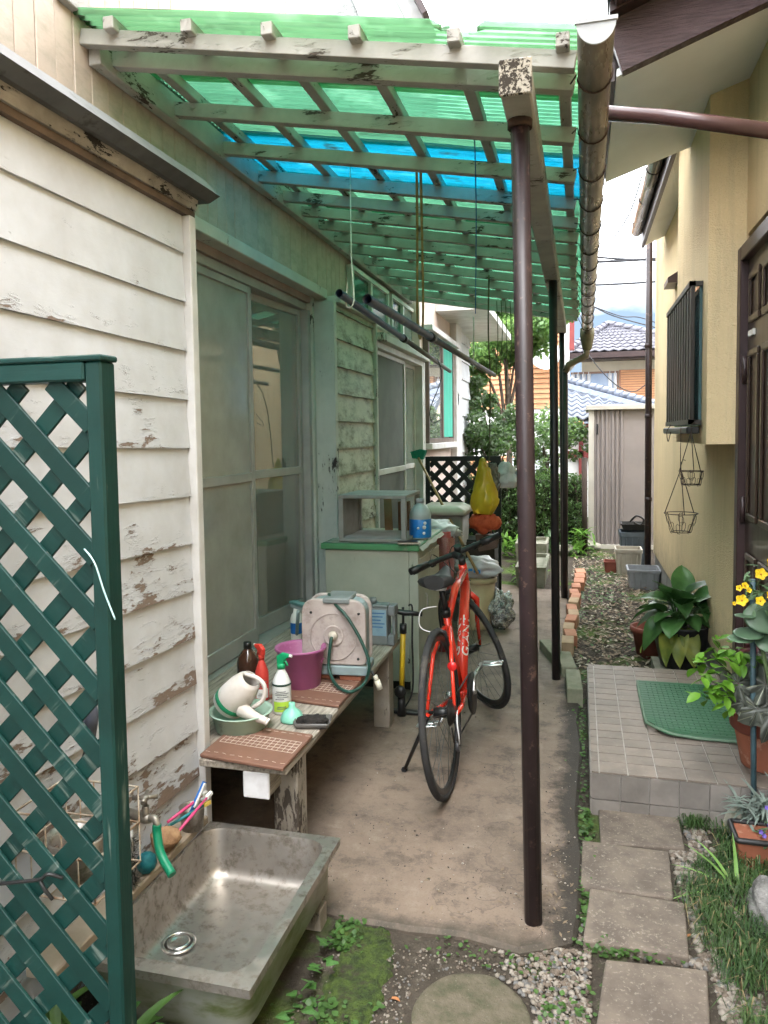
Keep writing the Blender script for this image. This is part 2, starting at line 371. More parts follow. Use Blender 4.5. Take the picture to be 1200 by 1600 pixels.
MB().prism([p + Vector((0, 0, -.07)) for p in poly], (0, 0, .07)).build('concrete_path', slab_material(), local=True, kind='structure', bevel=.012)

# ------------------------------------------------------------------ weatherboard annex
AX = thing('weatherboard_annex', 'low annex of peeling cream weatherboards behind the green trellis', 'annex', (-1.3, 2.0, 0))
cor = Vector((-1.3, 2.33, 0)); dA = ray(948, 703); dA /= dA.y
def ap(s, z, out=0.0):     # s metres back towards the viewer along the annex wall
    p = cor - dA * s; return Vector((p.x + out, p.y, z - dA.z * s * 1.0 + 0))
MB().box(-2.7, -1.37, -.2, 2.33, -.05, 2.3).build('core', PEEL, AX)
zb = [.325 + .1632 * k for k in range(-2, 12)]
for k, z in enumerate(zb):
    ln = 2.6
    poly = [ap(0, z, .0), ap(0, z, .024), ap(0, z + .168, .006), ap(0, z + .168, -.006)]
    b = MB(); n = 26; prev = None
    for q in range(n + 1):
        s_ = .02 + ln * q / n; wv = .0022 * noise.noise(Vector((s_ * 3, k * 5.1, 0)))
        ring = [ap(s_, z + wv, -.03), ap(s_, z + wv, .016 + wv), ap(s_, z + .166, .006), ap(s_, z + .166, -.03)]
        b.add(ring, [])
        if q:
            o_ = (q - 1) * 4
            b.f += [(o_ + i, o_ + (i + 1) % 4, o_ + 4 + (i + 1) % 4, o_ + 4 + i) for i in range(4)]; b.s += [False] * 4; b.m += [0] * 4
    b.f += [(0, 1, 2, 3), (n * 4 + 3, n * 4 + 2, n * 4 + 1, n * 4)]; b.s += [False] * 2; b.m += [0] * 2
    b.build('board', PEEL, AX)
MB().box(-1.345, -1.262, 2.312, 2.352, -.04, 2.245).build('corner_trim', WHITE, AX, bevel=.003)
b = MB(); b.prism([ap(-.03, 2.245, -.03), ap(-.03, 2.245, .030), ap(-.03, 2.266, .030), ap(-.03, 2.266, -.03)], ap(2.6, 0) - ap(-.03, 0)); b.build('brown_cornice', M('cornice_wood', (.16, .11, .085), (.08, .06, .05), 8, rough=.8), AX)
b = MB(); b.prism([ap(-.02, 2.266, -.03), ap(-.02, 2.266, .040), ap(-.02, 2.302, .050), ap(-.02, 2.302, -.03)], ap(2.6, 0) - ap(-.02, 0)); b.build('peeled_cornice', peel('black_peeling_band', (.40, .36, .33), (.025, .02, .018), (.20, .175, .155), .60, 0, sc=20), AX)
b = MB(); b.prism([ap(-.06, 2.302, -.03), ap(-.06, 2.302, .070), ap(-.06, 2.322, .11), ap(-.06, 2.385, .05), ap(-.06, 2.44, -.08), ap(-.06, 2.43, -.08)], ap(2.6, 0) - ap(-.06, 0)); b.build('flashing', GREYMETAL, AX)

# ------------------------------------------------------------------ main weatherboard house
HX = thing('weatherboard_house', 'old weatherboard house with green tinted sliding door under the lean-to roof', 'house', (-1.7, 5, 0))
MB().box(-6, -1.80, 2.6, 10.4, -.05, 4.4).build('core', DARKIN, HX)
# upper wall of vertical boards
uw = MB().box(-1.80, -1.625, -.6, 7.3, 2.40, 4.3).build('upper_wall', BOARDM, HX)
vb = MB().box(-.02, .0, .001, .0890, 0, 1.85)
vb0 = vb.build('board', BOARDM, uw, local=True, bevel=.003); vb0.location = Vector((-1.602, -.5, 2.415)) - wloc(uw)
for k in range(1, 63):
    c = dup(vb0, uw, Vector((-1.602 + random.uniform(-.002, .002), -.5 + k * .09, 2.415)) - wloc(uw))
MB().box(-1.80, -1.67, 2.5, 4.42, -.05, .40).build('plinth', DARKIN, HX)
MB().box(-1.66, -1.525, 2.40, 4.50, 2.355, 2.412).build('door_cap', PEELV, HX, bevel=.004)
MB().box(-1.80, -1.60, 2.40, 4.42, 2.315, 2.355).build('door_head', M('brown_head_track', (.30, .23, .20), (.22, .17, .15), 6, rough=.6), HX)
# sliding door
SDr = MB().box(-1.75, -1.62, 2.4, 4.38, 2.27, 2.315).box(-1.75, -1.60, 2.4, 4.38, .375, .42).box(-1.75, -1.60, 4.34, 4.385, .42, 2.27).build('sliding_door', ALU, HX, bevel=.002)
def sash(x, y0, y1, z0, z1, mid, mat_, gm, parent, st=.036, bot=.085, name='sash'):
    s = MB(); t = .014
    for a, b_ in ((y0, y0 + st), (y1 - st, y1)): s.box(x - t, x + t, a, b_, z0, z1)
    s.box(x - t + .001, x + t - .001, y0 + st, y1 - st, z0, z0 + bot).box(x - t + .001, x + t - .001, y0 + st, y1 - st, z1 - st, z1)
    if mid: s.box(x - t + .001, x + t - .001, y0 + st, y1 - st, mid - .022, mid + .022)
    so_ = s.build(name, mat_, parent, bevel=.0015)
    cuts = [(z0 + bot, mid - .022), (mid + .022, z1 - st)] if mid else [(z0 + bot, z1 - st)]
    return so_, [(x, y0 + st - .004, y1 - st + .004, a - .004, b_ + .004) for a, b_ in cuts]
def panes(so_, cuts, gm):
    for x, a, b_, c, d in cuts: MB().box(x - .002, x + .002, a, b_, c, d).build('pane', gm, so_.parent if so_.parent.type == 'MESH' else so_)
s1, c1 = sash(-1.645, 2.5, 3.60, .425, 2.268, 1.30, ALU, FROST, SDr)
panes(s1, c1, FROST)
s2, c2_ = sash(-1.690, 3.545, 4.34, .425, 2.268, 1.30, ALU, GLASS, SDr)
sash_turn = Matrix.Translation((-1.69, 3.94, 0)) @ Matrix.Rotation(-.08, 4, 'Z') @ Matrix.Translation((1.69, -3.94, 0))   # sash turned on purpose so its pane reflects the yellow house
for v in s2.data.vertices: v.co = sash_turn @ (v.co + wloc(s2)) - wloc(s2)
for x, a, b_, c, d in c2_: MB().box(x - .002, x + .002, a, b_, c, d).xf(sash_turn).build('pane', glass('door_glass', (.80, .90, .84), gmul=2.6, dirt=.16, dmin=.18, dcol=(.56, .55, .52)), SDr)
def drape(x, y0, y1, z0, z1, m, parent, amp=.02, per=.11, name='curtain'):
    b = MB(); n = int((y1 - y0) / per * 8) + 2; vs = []
    for i in range(n + 1):
        y = y0 + (y1 - y0) * i / n; o_ = amp * math.sin((y - y0) / per * 2 * math.pi + .8 * math.sin(y * 5))
        for z in (z0, (z0 + z1) / 2, z1): vs.append((x + o_ * (1 if z < z1 else .6), y, z))
    b.add(vs, [(3 * i + k, 3 * i + 3 + k, 3 * i + 4 + k, 3 * i + 1 + k) for i in range(n) for k in range(2)], True)
    return b.build(name, m, parent)
drape(-1.755, 2.55, 3.95, .43, 2.26, CURTAIN, HX, .022, .16)
drape(-1.765, 3.7, 4.36, .43, 2.26, M('grey_inner_blind', (.22, .25, .22), (.17, .19, .17), 4, rough=.9), HX, .012, .2)
# jamb between door and siding
MB().box(-1.72, -1.585, 4.385, 4.425, .0, 2.355).build('jamb', PEELV, HX, bevel=.003)
MB().box(-1.60, -1.46, 4.427, 4.475, .0, 2.33).build('jamb', PEELV, HX, bevel=.003)
MB().box(-1.66, -1.44, 4.502, 5.40, 2.33, 2.375).build('siding_cap', PEELV, HX, bevel=.004)
MB().box(-1.80, -1.50, 4.43, 5.40, .0, 2.33).build('wall', MOULD, HX)
for k in range(13):
    z = 2.113 - .172 * (k - 1) ; z1 = z + .176
    if z1 > 2.33: z1 = 2.329
    if z < 0: continue
    b = MB(); b.prism([(-1.505, 4.476, z), (-1.468, 4.476, z), (-1.488, 4.476, z1), (-1.505, 4.476, z1)], (0, .905, 0)); b.build('board', MOULD, HX)
MB().box(-1.52, -1.452, 5.383, 5.42, 0, 2.33).build('jamb', PEELV, HX, bevel=.003)
# screen door
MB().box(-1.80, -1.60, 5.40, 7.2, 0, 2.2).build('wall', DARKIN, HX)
SC = MB().box(-1.56, -1.45, 5.42, 7.08, 2.155, 2.20).box(-1.56, -1.45, 7.03, 7.08, .3, 2.155).box(-1.56, -1.45, 5.422, 7.03, .3, .345).build('screen_door', ALUW, HX, bevel=.002)
MB().box(-1.60, -1.40, 5.40, 7.14, 2.205, 2.262).build('door_cap', PEELV, HX, bevel=.004)
s3, c3_ = sash(-1.50, 5.425, 6.46, .35, 2.15, 1.22, ALUW, SCREEN, SC, st=.03)
panes(s3, c3_, SCREEN)
s4, c4 = sash(-1.535, 6.42, 7.03, .35, 2.15, 1.22, ALUW, GLASS, SC, st=.03)
panes(s4, c4, GLASS)
drape(-1.57, 6.46, 7.02, .35, 2.14, LACE, HX, .01, .1)
MB().box(-1.56, -1.45, 7.082, 7.16, 0, 2.2).build('jamb', PEELV, HX, bevel=.003)
# high transom windows
for y0, y1 in ((5.15, 6.2), (6.3, 7.2)):
    fr = MB().box(-1.60, -1.555, y0, y1, 2.37, 2.40).box(-1.60, -1.555, y0, y1, 2.68, 2.71).box(-1.60, -1.555, y0, y0 + .035, 2.40, 2.68).box(-1.60, -1.555, y1 - .035, y1, 2.40, 2.68).box(-1.60, -1.56, (y0 + y1) / 2 - .02, (y0 + y1) / 2 + .02, 2.40, 2.68).build('transom_window', ALUW, HX)
    MB().box(-1.592, -1.586, y0 + .03, (y0 + y1) / 2, 2.40, 2.68).build('pane', M('dark_teal_pane', (.02, .09, .06), (.03, .12, .08), 3, rough=.12), fr)
    MB().box(-1.580, -1.574, (y0 + y1) / 2, y1 - .03, 2.40, 2.68).build('pane', M('grey_pane', (.16, .21, .19), (.12, .16, .14), 3, rough=.15), fr)
MB().box(-1.62, -1.60, 5.1, 7.3, 2.265, 2.42).build('spandrel', PINKW, HX)
# far window with teal curtain
MB().box(-1.80, -1.50, 7.16, 9.30, 0, 3.2).build('wall', PINKW, HX)
WN = MB().box(-1.50, -1.44, 7.30, 8.80, 1.42, 1.47).box(-1.50, -1.44, 7.30, 8.80, 2.46, 2.51).box(-1.50, -1.44, 7.30, 7.34, 1.47, 2.46).box(-1.50, -1.44, 8.76, 8.80, 1.47, 2.46).box(-1.49, -1.445, 8.10, 8.16, 1.47, 2.46).build('window', M('brown_window_frame', (.16, .12, .10), (.10, .08, .07), 4, rough=.5), HX, bevel=.002)
MB().box(-1.49, -1.40, 7.24, 8.86, 1.36, 1.42).build('sill', WHITE, WN, bevel=.004)
MB().box(-1.49, -1.38, 7.2, 8.9, 2.515, 2.57).build('cap', WHITE, WN, bevel=.004)
MB().box(-1.466, -1.462, 7.34, 8.10, 1.47, 2.46).build('pane', GLASS, WN)
drape(-1.482, 7.35, 8.08, 1.48, 2.45, LACE, HX, .006, .09)
drape(-1.448, 8.165, 8.755, 1.48, 2.45, TEALC, HX, .004, .2, 'blind')
MB().box(-1.50, -1.42, 8.9, 9.30, 0, 3.2).build('pillar', WHITE, HX, bevel=.006)
MB().box(-1.80, -1.51, 9.30, 10.45, 0, 3.2).build('wall', WHITE, HX)
for k in range(13):
    z = .1 + k * .235
    b = MB(); b.prism([(-1.512, 9.302, z), (-1.475, 9.302, z), (-1.495, 9.302, z + .24), (-1.512, 9.302, z + .24)], (0, 1.14, 0)); b.build('board', PEEL, HX)
MB().box(-2.4, -.95, 8.0, 10.8, 2.82, 2.9).build('eave', ALUW, HX)
MB().box(-1.47, -1.42, 8.98, 9.06, 1.86, 2.0).build('black_switch_box', BLACK, HX, bevel=.004)
# upper storey behind: rough stucco gable with white barge boards
UP = thing('upper_storey', 'rough grey stucco upper storey rising above the green roof', 'building', (-3, 7.2, 3.2))
e_a, e_b = at(632, -30, Y=7.2), at(672, 46, Y=7.2); z_l = 3.3
MB().prism([(-8, 7.2, z_l), (e_b.x, 7.2, z_l), tuple(e_b), tuple(e_a), (-8, 7.2, e_a.z + .2)], (0, .35, 0)).build('wall', STUCCOG, UP)
p0, p1 = at(365, -8, Y=7.1), at(462, 46, Y=7.1); MB().beam(p0, p1, .05, .16).build('barge_board', WHITE, UP)
MB().beam(e_a + Vector((-.09, -.03, 0)), e_b + Vector((-.09, -.03, 0)), .04, .14).build('corner_trim', WHITE, UP)
MB().beam(e_a + Vector((.0, .0, .03)), e_b + Vector((0, 0, .03)), .5, .05).build('dark_edge', BROWNTRIM, UP)
MB().prism([e_a + Vector((-.55, -.03, 0)), e_b + Vector((-.6, -.03, 0)), e_b + Vector((-.15, -.03, 0)), e_a + Vector((-.15, -.03, 0))], (0, .025, 0)).build('pale_panel', M('pale_panel', (.50, .53, .50), (.43, .46, .43), 4, rough=.8, bump=.5, bsc=40, bd=.01), UP)

# ------------------------------------------------------------------ lean-to roof
LT = thing('lean_to_roof', 'lean-to roof of green corrugated plastic on flaking wooden rafters', 'lean-to roof', (-.8, 4.6, 0))
SL = (2.804 - 2.531) / (1.555 - .024)
def rz(x, y=2.36): return 2.531 - SL * (x + .024) - .0016 * (y - 2.36)
RY = [2.36, 2.77, 3.19, 3.57, 3.89, 4.17, 4.46, 4.75, 5.09, 5.46, 5.83, 6.23, 6.685, 7.0]
for k, y in enumerate(RY):
    xr = -.02 + random.uniform(-.012, .006)
    MB().beam((-1.575, y, rz(-1.575, y)), (xr, y, rz(xr, y)), .042, .054).build('rafter', RAFT, LT, bevel=.002)
MB().beam((-1.60, 2.25, rz(-1.6) + .018), (-.015, 2.25, rz(-.015) + .012), .038, .050).build('rafter', RAFT, LT, bevel=.002)
MB().box(-1.597, -1.553, 2.27, 7.1, 2.752, 2.860).build('ledger', PURL, LT, bevel=.003)
MB().beam((-1.60, 2.12, 2.915), (-1.60, 7.1, 2.905), .05, .05).build('wall_batten', PURL, LT, bevel=.003)
PXS = [-1.47, -1.195, -.925, -.648, -.353, -.050]
for x in PXS:
    MB().beam((x, 2.195, rz(x) + .048), (x, 7.06, rz(x, 7.06) + .048), .038, .04).build('purlin', PURL, LT, bevel=.003)
def sheet(y0, y1, m, dz=0.0, x0=-1.60, x1=.045, notch=None):
    per = .0322; b = MB(); ny = int((y1 - y0) / per * 6); nx = 64 if notch else 14; vs = []
    for i in range(ny + 1):
        y = y0 + (y1 - y0) * i / ny
        for k in range(nx + 1):
            x = x0 + (x1 - x0) * k / nx
            yy = y
            if notch and i < 14:
                # weathered, ragged front edge
                yy = max(y, y0 + .012 * noise.noise(Vector((x * 9, 1.7, 0))) + (.04 if -.40 < x < -.28 else 0))
            z = rz(x, y) + .080 + dz + .0085 * math.cos(2 * math.pi * y / per) + .006 * noise.noise(Vector((x * 2.2, y * 1.7, 3)))
            vs.append((x, yy, z))
    w_ = nx + 1
    gone = lambda i, k: notch and i < 13 and abs(x0 + (x1 - x0) * (k + .5) / nx + .335) < .05 + .035 * noise.noise(Vector((i * .6, 3.3, 0))) - .002 * i
    b.add(vs, [(i * w_ + k, i * w_ + k + 1, (i + 1) * w_ + k + 1, (i + 1) * w_ + k) for i in range(ny) for k in range(nx) if not gone(i, k)], True)
    return b.build('roof_sheet', m, LT)
ys = [2.185, 2.60, 3.17, 3.70, 4.30, 4.90, 5.50, 6.10, 6.70]
for k, y in enumerate(ys):
    y1 = ys[k + 1] + .06 if k + 1 < len(ys) else 7.12
    o = sheet(y, y1, PALE_SHEET if k == 0 else (BLUE_SHEET if k == 2 else GREEN_SHEET), .012 * (k % 2), notch=(k == 0))
    if k == 2: o['label'] = 'bright blue corrugated sheet'
MB().beam((-.170, 2.10, 2.452), (-.166, 7.06, 2.447), .082, .088).build('beam', RAFT, LT, bevel=.006)
b = MB(); b.box(-.214, -.127, 2.088, 2.0985, 2.405, 2.499); b.build('beam_end_grain', peel('cracked_end_grain', (.50, .46, .38), (.04, .03, .02), (.34, .30, .24), .66, 0, axis=1, sc=20), LT, bevel=.003)
for k, (bx, by, tx) in enumerate(((-.137, 2.271, -.172), (-.141, 4.638, -.160), (-.145, 7.02, -.165))):
    MB().tube([(bx, by, -.01), ((bx + tx) / 2, by, 1.2), (tx, by, 2.42)], .0275 if k == 0 else .025, 14).build('post', BROWNPIPE if k == 0 else DARKPIPE, LT)
MB().tube([(-.172, 2.271, 2.385), (-.172, 2.271, 2.412)], .036, 12).build('rust_collar', RUST, LT)
# eaves gutter
GUT = M('smoked_plastic_gutter', (.20, .165, .135), (.10, .085, .07), 5, st=(6, 1, 6), rough=.28, metal=.25, c3=(.30, .26, .22), s3=7)
ga, gb = Vector((.036, 2.03, 2.500)), Vector((.055, 6.9, 2.395))
def gpt(t): return ga.lerp(gb, t)
b = MB(); n = 14; K = 24; vs = []
for i in range(K + 1):
    c = gpt(i / K)
    for j in range(n + 1):
        a = math.pi + math.pi * j / n; vs.append(c + Vector((.047 * math.cos(a), 0, .055 * math.sin(a) + .03)))
    for j in range(n, -1, -1):
        a = math.pi + math.pi * j / n; vs.append(c + Vector((.043 * math.cos(a), 0, .051 * math.sin(a) + .03)))
w_ = 2 * n + 2
b.add(vs, [(i * w_ + j, i * w_ + (j + 1) % w_, (i + 1) * w_ + (j + 1) % w_, (i + 1) * w_ + j) for i in range(K) for j in range(w_)], True)
gut = b.build('gutter', GUT, LT)
b = MB(); b.prism([ga + Vector((.049 * math.cos(math.pi + math.pi * j / n), -.004, .057 * math.sin(math.pi + math.pi * j / n) + .03)) for j in range(n + 1)], (0, -.006, 0))
b.box(ga.x - .052, ga.x + .052, ga.y - .014, ga.y - .004, ga.z + .026, ga.z + .036); b.build('end_cap', M('grey_end_cap', (.36, .37, .38), (.28, .29, .30), 8, rough=.35), gut)
for k in range(13):
    c = gpt((k + .7) / 13.2)
    pts = [c + Vector((.050 * math.cos(math.pi + math.pi * j / 10), 0, .058 * math.sin(math.pi + math.pi * j / 10) + .03)) for j in range(11)]
    pts = [Vector((-.03, c.y, 2.50))] + pts + [pts[-1] + Vector((-.01, 0, .025))]
    MB().tube(pts, .0026, 5).build('bracket', RUST, gut)
FUN = M('mossy_plastic', (.22, .21, .15), (.12, .12, .07), 9, rough=.6)
c = gb + Vector((.0, .06, -.02))
MB().lathe([(.062, .05), (.062, -.02), (.04, -.13), (.034, -.14)][::-1], c, 14).build('funnel', FUN, gut)
dp = M('downpipe_elbow', (.20, .18, .12), (.11, .09, .06), 8, rough=.55)
MB().tube([c + Vector((0, 0, -.12)), c + Vector((-.01, 0, -.19)), c + Vector((-.16, .03, -.26)), c + Vector((-.19, .03, -.33))], .03, 10).build('elbow', dp, gut)
MB().tube([c + Vector((-.19, .03, -.30)), (c.x - .19, c.y + .03, -.02)], .027, 10).build('downpipe', DARKPIPE, gut)
# ------------------------------------------------------------------ yellow stucco house on the right
def stucco():
    t = NT('yellow_stucco'); v = t.vec(rnd=False); n1 = t.noise(v, 1.5, 5)
    vo = t.n('TexVoronoi', {'feature': 'SMOOTH_F1'}, Vector=t.vec((1, 1, 1), False), Scale=170).outputs['Distance']
    col = t.mix(t.ramp(n1, .35, .7), (.69, .545, .32), (.61, .48, .28))
    pz = t.n('SeparateXYZ', Vector=t.n('NewGeometry').outputs['Position']).outputs[2]
    stn = t.noise(t.vec((9, 9, .7), False), 1.6, 6, .7); col = t.mix(t.math('MULTIPLY', t.ramp(stn, .52, .72), .35), col, (.33, .27, .17))
    spl = t.math('ADD', pz, t.math('MULTIPLY', t.noise(v, 9, 5, .7), -.5)); col = t.mix(t.math('MULTIPLY', t.ramp(spl, .32, .02), .55), col, (.22, .19, .13))
    col = t.mix(t.math('MULTIPLY', t.ramp(vo, .35, .05), .35), col, (.80, .66, .43))
    h = t.math('ADD', vo, t.math('MULTIPLY', t.noise(v, 40, 5), .9))
    t.bsdf(col, .85, 0, .3, t.bump(h, .9, .005)); return t.m
STUCCO = stucco()
YH = thing('yellow_stucco_house', 'yellow stucco house with dark brown door and barred window', 'house', (.9, 5, 0))
SOFF = M('white_soffit', (.86, .875, .89), (.80, .81, .82), 2, rough=.75)
FOUND = M('grey_foundation', (.20, .20, .19), (.14, .14, .13), 7, rough=.9, bump=.3)
MB().box(.74, 5, 4.0, 8.27, .25, 4.2).build('wall', STUCCO, YH)
MB().box(.74, 5, 3.826, 4.0, .15, 4.2).build('wall', STUCCO, YH)
MB().box(.74, 5, -2, 2.62, .15, 4.2).build('wall', STUCCO, YH)
MB().box(.74, 5, 2.62, 3.826, 2.40, 4.2).build('wall', STUCCO, YH)
MB().box(.755, 5, 4.0, 8.25, -.05, .25).build('foundation', FOUND, YH)
MB().box(.575, .739, 3.828, 4.985, 1.44, 3.3).build('bay', STUCCO, YH)
# window grille on the bay
GR = MB().box(.560, .574, 3.98, 4.95, 1.53, 2.22).build('window', M('dark_window_glass', (.05, .10, .11), (.07, .13, .14), 3, rough=.08), YH)
bars = M('dark_bronze_grille', (.030, .026, .022), (.022, .019, .016), 9, rough=.45, metal=.2)
for z0_ in (2.205, 1.535): MB().box(.512, .573, 3.96, 3.985, z0_ + .002, z0_ + .024).box(.512, .540, 3.96, 4.99, z0_, z0_ + .026).build('grille_rail', bars, GR)
g0 = None
for k in range(11):
    y = 3.97 + k * .1
    if g0 is None: g0 = MB().box(-.009, .009, -.028, .028, 0, .645).build('bar', bars, GR, local=True, bevel=.002); g0.location = Vector((.526, y, 1.56)) - wloc(GR)
    else: dup(g0, GR, Vector((.526, y, 1.56)) - wloc(GR))
MB().box(.50, .56, 3.93, 5.0, 1.49, 1.525).build('rail', BLACK, GR, bevel=.006)
MB().prism([(.738, 6.3, 2.75), (.655, 6.3, 2.70), (.655, 6.3, 2.66), (.738, 6.3, 2.66)], (0, .3, 0)).build('vent_hood', BROWNTRIM, YH)
# entrance door
DR = MB().box(.70, .80, 3.755, 3.826, .15, 2.335).box(.70, .80, 2.62, 3.755, 2.27, 2.335).box(.70, .80, 2.62, 2.69, .15, 2.27).build('door', BROWNTRIM, YH, bevel=.004)
doorm = M('dark_brown_door', (.042, .026, .018), (.028, .017, .012), 3, st=(6, 6, .6), rough=.35, coat=.3)
MB().box(.735, .775, 2.69, 3.755, .16, 2.27).build('leaf', doorm, DR)
for y0, y1 in ((3.50, 3.70), (3.24, 3.44), (2.98, 3.18), (2.75, 2.92)):
    for z0, z1 in ((.3, .95), (1.1, 1.86), (1.98, 2.2)):
        MB().box(.722, .734, y0, y1, z0, z0 + .03).box(.722, .734, y0, y1, z1 - .03, z1).box(.722, .734, y0, y0 + .025, z0 + .03, z1 - .03).box(.722, .734, y1 - .025, y1, z0 + .03, z1 - .03).build('panel', doorm, DR, bevel=.004)
for z in (1.72, 1.08): MB().tube([(.722, 3.75, z), (.722, 3.75, z + .12)], .012, 8).build('hinge', BROWNTRIM, DR)
MB().box(.724, .7345, 3.60, 3.70, 1.92, 1.945).build('door_plate', ALUW, DR)
# porch roof: sloping white soffit, brown barge board
def sofp(x, y): return Vector((x, y, 2.90 + (x - .138) * .33))
PR = thing('porch_roof', 'porch roof with white soffit and dark brown barge board over the entrance', 'porch roof', (.5, 3.8, 2.9))
A, B, C_, D = sofp(.135, 3.19), sofp(1.6, 3.10), sofp(1.6, 4.48), sofp(.130, 4.48)
MB().prism([A, B, C_, D], (0, 0, .03)).build('soffit', SOFF, PR)
barkm = M('wrinkled_brown_board', (.085, .055, .058), (.050, .030, .033), 5, st=(2, 2, 22), rough=.42, bump=.9, bsc=6, bd=.012, bst=(3, 3, 30))
e1, e2 = Vector((.125, 3.175, 2.995)), Vector((1.0, 3.12, 2.995 + .875 * .33))
MB().beam(e1, e2, .05, .20).build('barge_board', barkm, PR)
MB().beam(e1 + Vector((0, -.06, .135)), e2 + Vector((0, -.06, .135)), .18, .035).build('barge_cap', BROWNTRIM, PR)
MB().beam(e1 + Vector((-.03, -.06, .16)), e2 + Vector((0, -.06, .16)), .24, .012).build('cap_flashing', M('grey_cap', (.22, .21, .22), (.15, .14, .15), 5, rough=.4, metal=.4), PR)
MB().prism([(.62, 2.6, 3.2), (.72, 2.6, 3.16), (.80, 2.6, 3.6), (.70, 2.6, 3.64)], (0, .5, 0)).build('valley_board', BROWNTRIM, PR)
MB().beam((.120, 3.2, 2.925), (.118, 4.5, 2.925), .016, .075).build('eave_board', BROWNTRIM, PR)
MB().prism([A + Vector((-.03, -.1, .2)), B + Vector((0, -.1, .2)), C_ + Vector((0, .05, .2)), D + Vector((-.03, .05, .2))], (0, 0, .04)).build('roof_deck', BROWNTRIM, PR)
MB().prism([D + Vector((0, .0, .03)), C_ + Vector((0, 0, .03)), C_ + Vector((0, 0, .2)), D + Vector((0, 0, .2))], (0, .02, 0)).build('back_board', SOFF, PR)
# pipe across under the soffit
pp = MB().tube([at(935, 176, Y=2.72), at(1040, 183, Y=2.66), at(1230, 208, Y=2.55)], .024, 14).build('drain_pipe', M('glossy_brown_pipe', (.075, .036, .036), (.055, .028, .028), 4, rough=.25), None)
tag(pp, 'glossy brown drain pipe running across under the white soffit', 'pipe')
# main eave further back
EV = thing('eave', 'far eave with grey gutter over the yellow wall', 'eave', (.65, 6.2, 3.2))
MB().prism([(.565, 5.0, 3.205), (.74, 5.0, 3.28), (.74, 5.0, 3.33), (.565, 5.0, 3.26)], (0, 2.38, 0)).build('soffit', SOFF, EV)
MB().box(.535, .563, 4.9, 7.40, 3.19, 3.36).build('fascia', BROWNTRIM, EV)
MB().prism([(.50, 4.9, 3.39), (1.2, 4.9, 3.62), (1.2, 4.9, 3.66), (.50, 4.9, 3.43)], (0, 2.6, 0)).build('roof_edge', BROWNTRIM, EV)
MB().tube([(.487, 4.6, 3.33), (.487, 7.25, 3.31)], .05, 14).build('gutter', M('shiny_grey_gutter', (.30, .28, .26), (.20, .19, .18), 4, st=(8, 1, 8), rough=.25, metal=.5), EV)
for y in (5.6, 6.3, 7.0): MB().tube(arc((.487, y, 3.325), .054, 180, 360, 10), .004, 5).build('bracket', RUST, EV)
DPp = thing('downpipe', 'brown downpipe at the far corner of the yellow house', 'downpipe', (.70, 8.05, 0))
q0, q1 = at(1012.5, 815, Y=8.05), at(1014.5, 372, Y=8.05)
MB().tube([(q0.x, 8.05, 0), (q1.x, 8.05, 3.9)], .032, 12).build('pipe', BROWNPIPE, DPp)
for y_ in (650, 540, 780): p = at(1013, y_, Y=8.05); MB().tube([p - Vector((0, 0, .02)), p + Vector((0, 0, .02))], .037, 12).build('clip', BROWNPIPE, DPp); 

# ------------------------------------------------------------------ tiled porch step
PO = thing('tiled_porch', 'grey-brown tiled entrance porch step', 'porch', (.5, 3.7, -.05))
GROUT = M('tile_grout', (.36, .33, .30), (.26, .24, .21), 12, rough=.9)
x0, x1, y0, y1, zt = .046, .735, 3.045, 4.49, .150
MB().box(x0 + .006, x1 + .6, y0 + .006, y1 - .006, -.06, zt - .005).build('core', GROUT, PO)
TILE = M('porch_tile', (.200, .162, .132), (.155, .126, .104), 8, rough=.62, bump=.15, bsc=80, c3=(.25, .215, .19), s3=45, lo3=.56, hi3=.8, var=.22)
TILEF = M('porch_face_tile', (.20, .178, .160), (.15, .135, .12), 8, rough=.7, bump=.2, bsc=60, c3=(.13, .12, .09), s3=6, lo3=.6, hi3=.8, var=.2)
nx, ny = 7, 17; dx = .1095; dy = (y1 - y0 - .105) / (ny - 1)
tt = None
for i in range(10):
    for j in range(ny):
        a = x0 + .03 + (i - 1) * dx + .002 if i else x0; b_ = x0 + .03 + i * dx - .003 if i else x0 + .027
        if a > x1 + .35: continue
        c = y1 - dy * (j + 1) + .0025 if j < ny - 1 else y0; d = y1 - dy * j - .0025 if j < ny - 1 else y1 - dy * (ny - 1) - .0025
        MB().box(a, b_, c, d, zt - .006, zt + random.uniform(-.0006, .0008)).build('tile', TILE, PO)
for i in range(8):
    a = x0 + i * dx + .002; b_ = x0 + (i + 1) * dx - .002
    MB().box(a, b_, y0 - .006, y0 + .005, .042, zt - .008).build('tile', TILEF, PO)
    MB().box(a, b_, y0 - .006, y0 + .005, -.06, .038).build('tile', TILEF, PO)
for j in range(13):
    MB().box(x0 - .006, x0 + .005, y0 + j * dx + .002, y0 + (j + 1) * dx - .002, .042, zt - .008).build('tile', TILEF, PO)
    MB().box(x0 - .006, x0 + .005, y0 + j * dx + .002, y0 + (j + 1) * dx - .002, -.06, .038).build('tile', TILEF, PO)
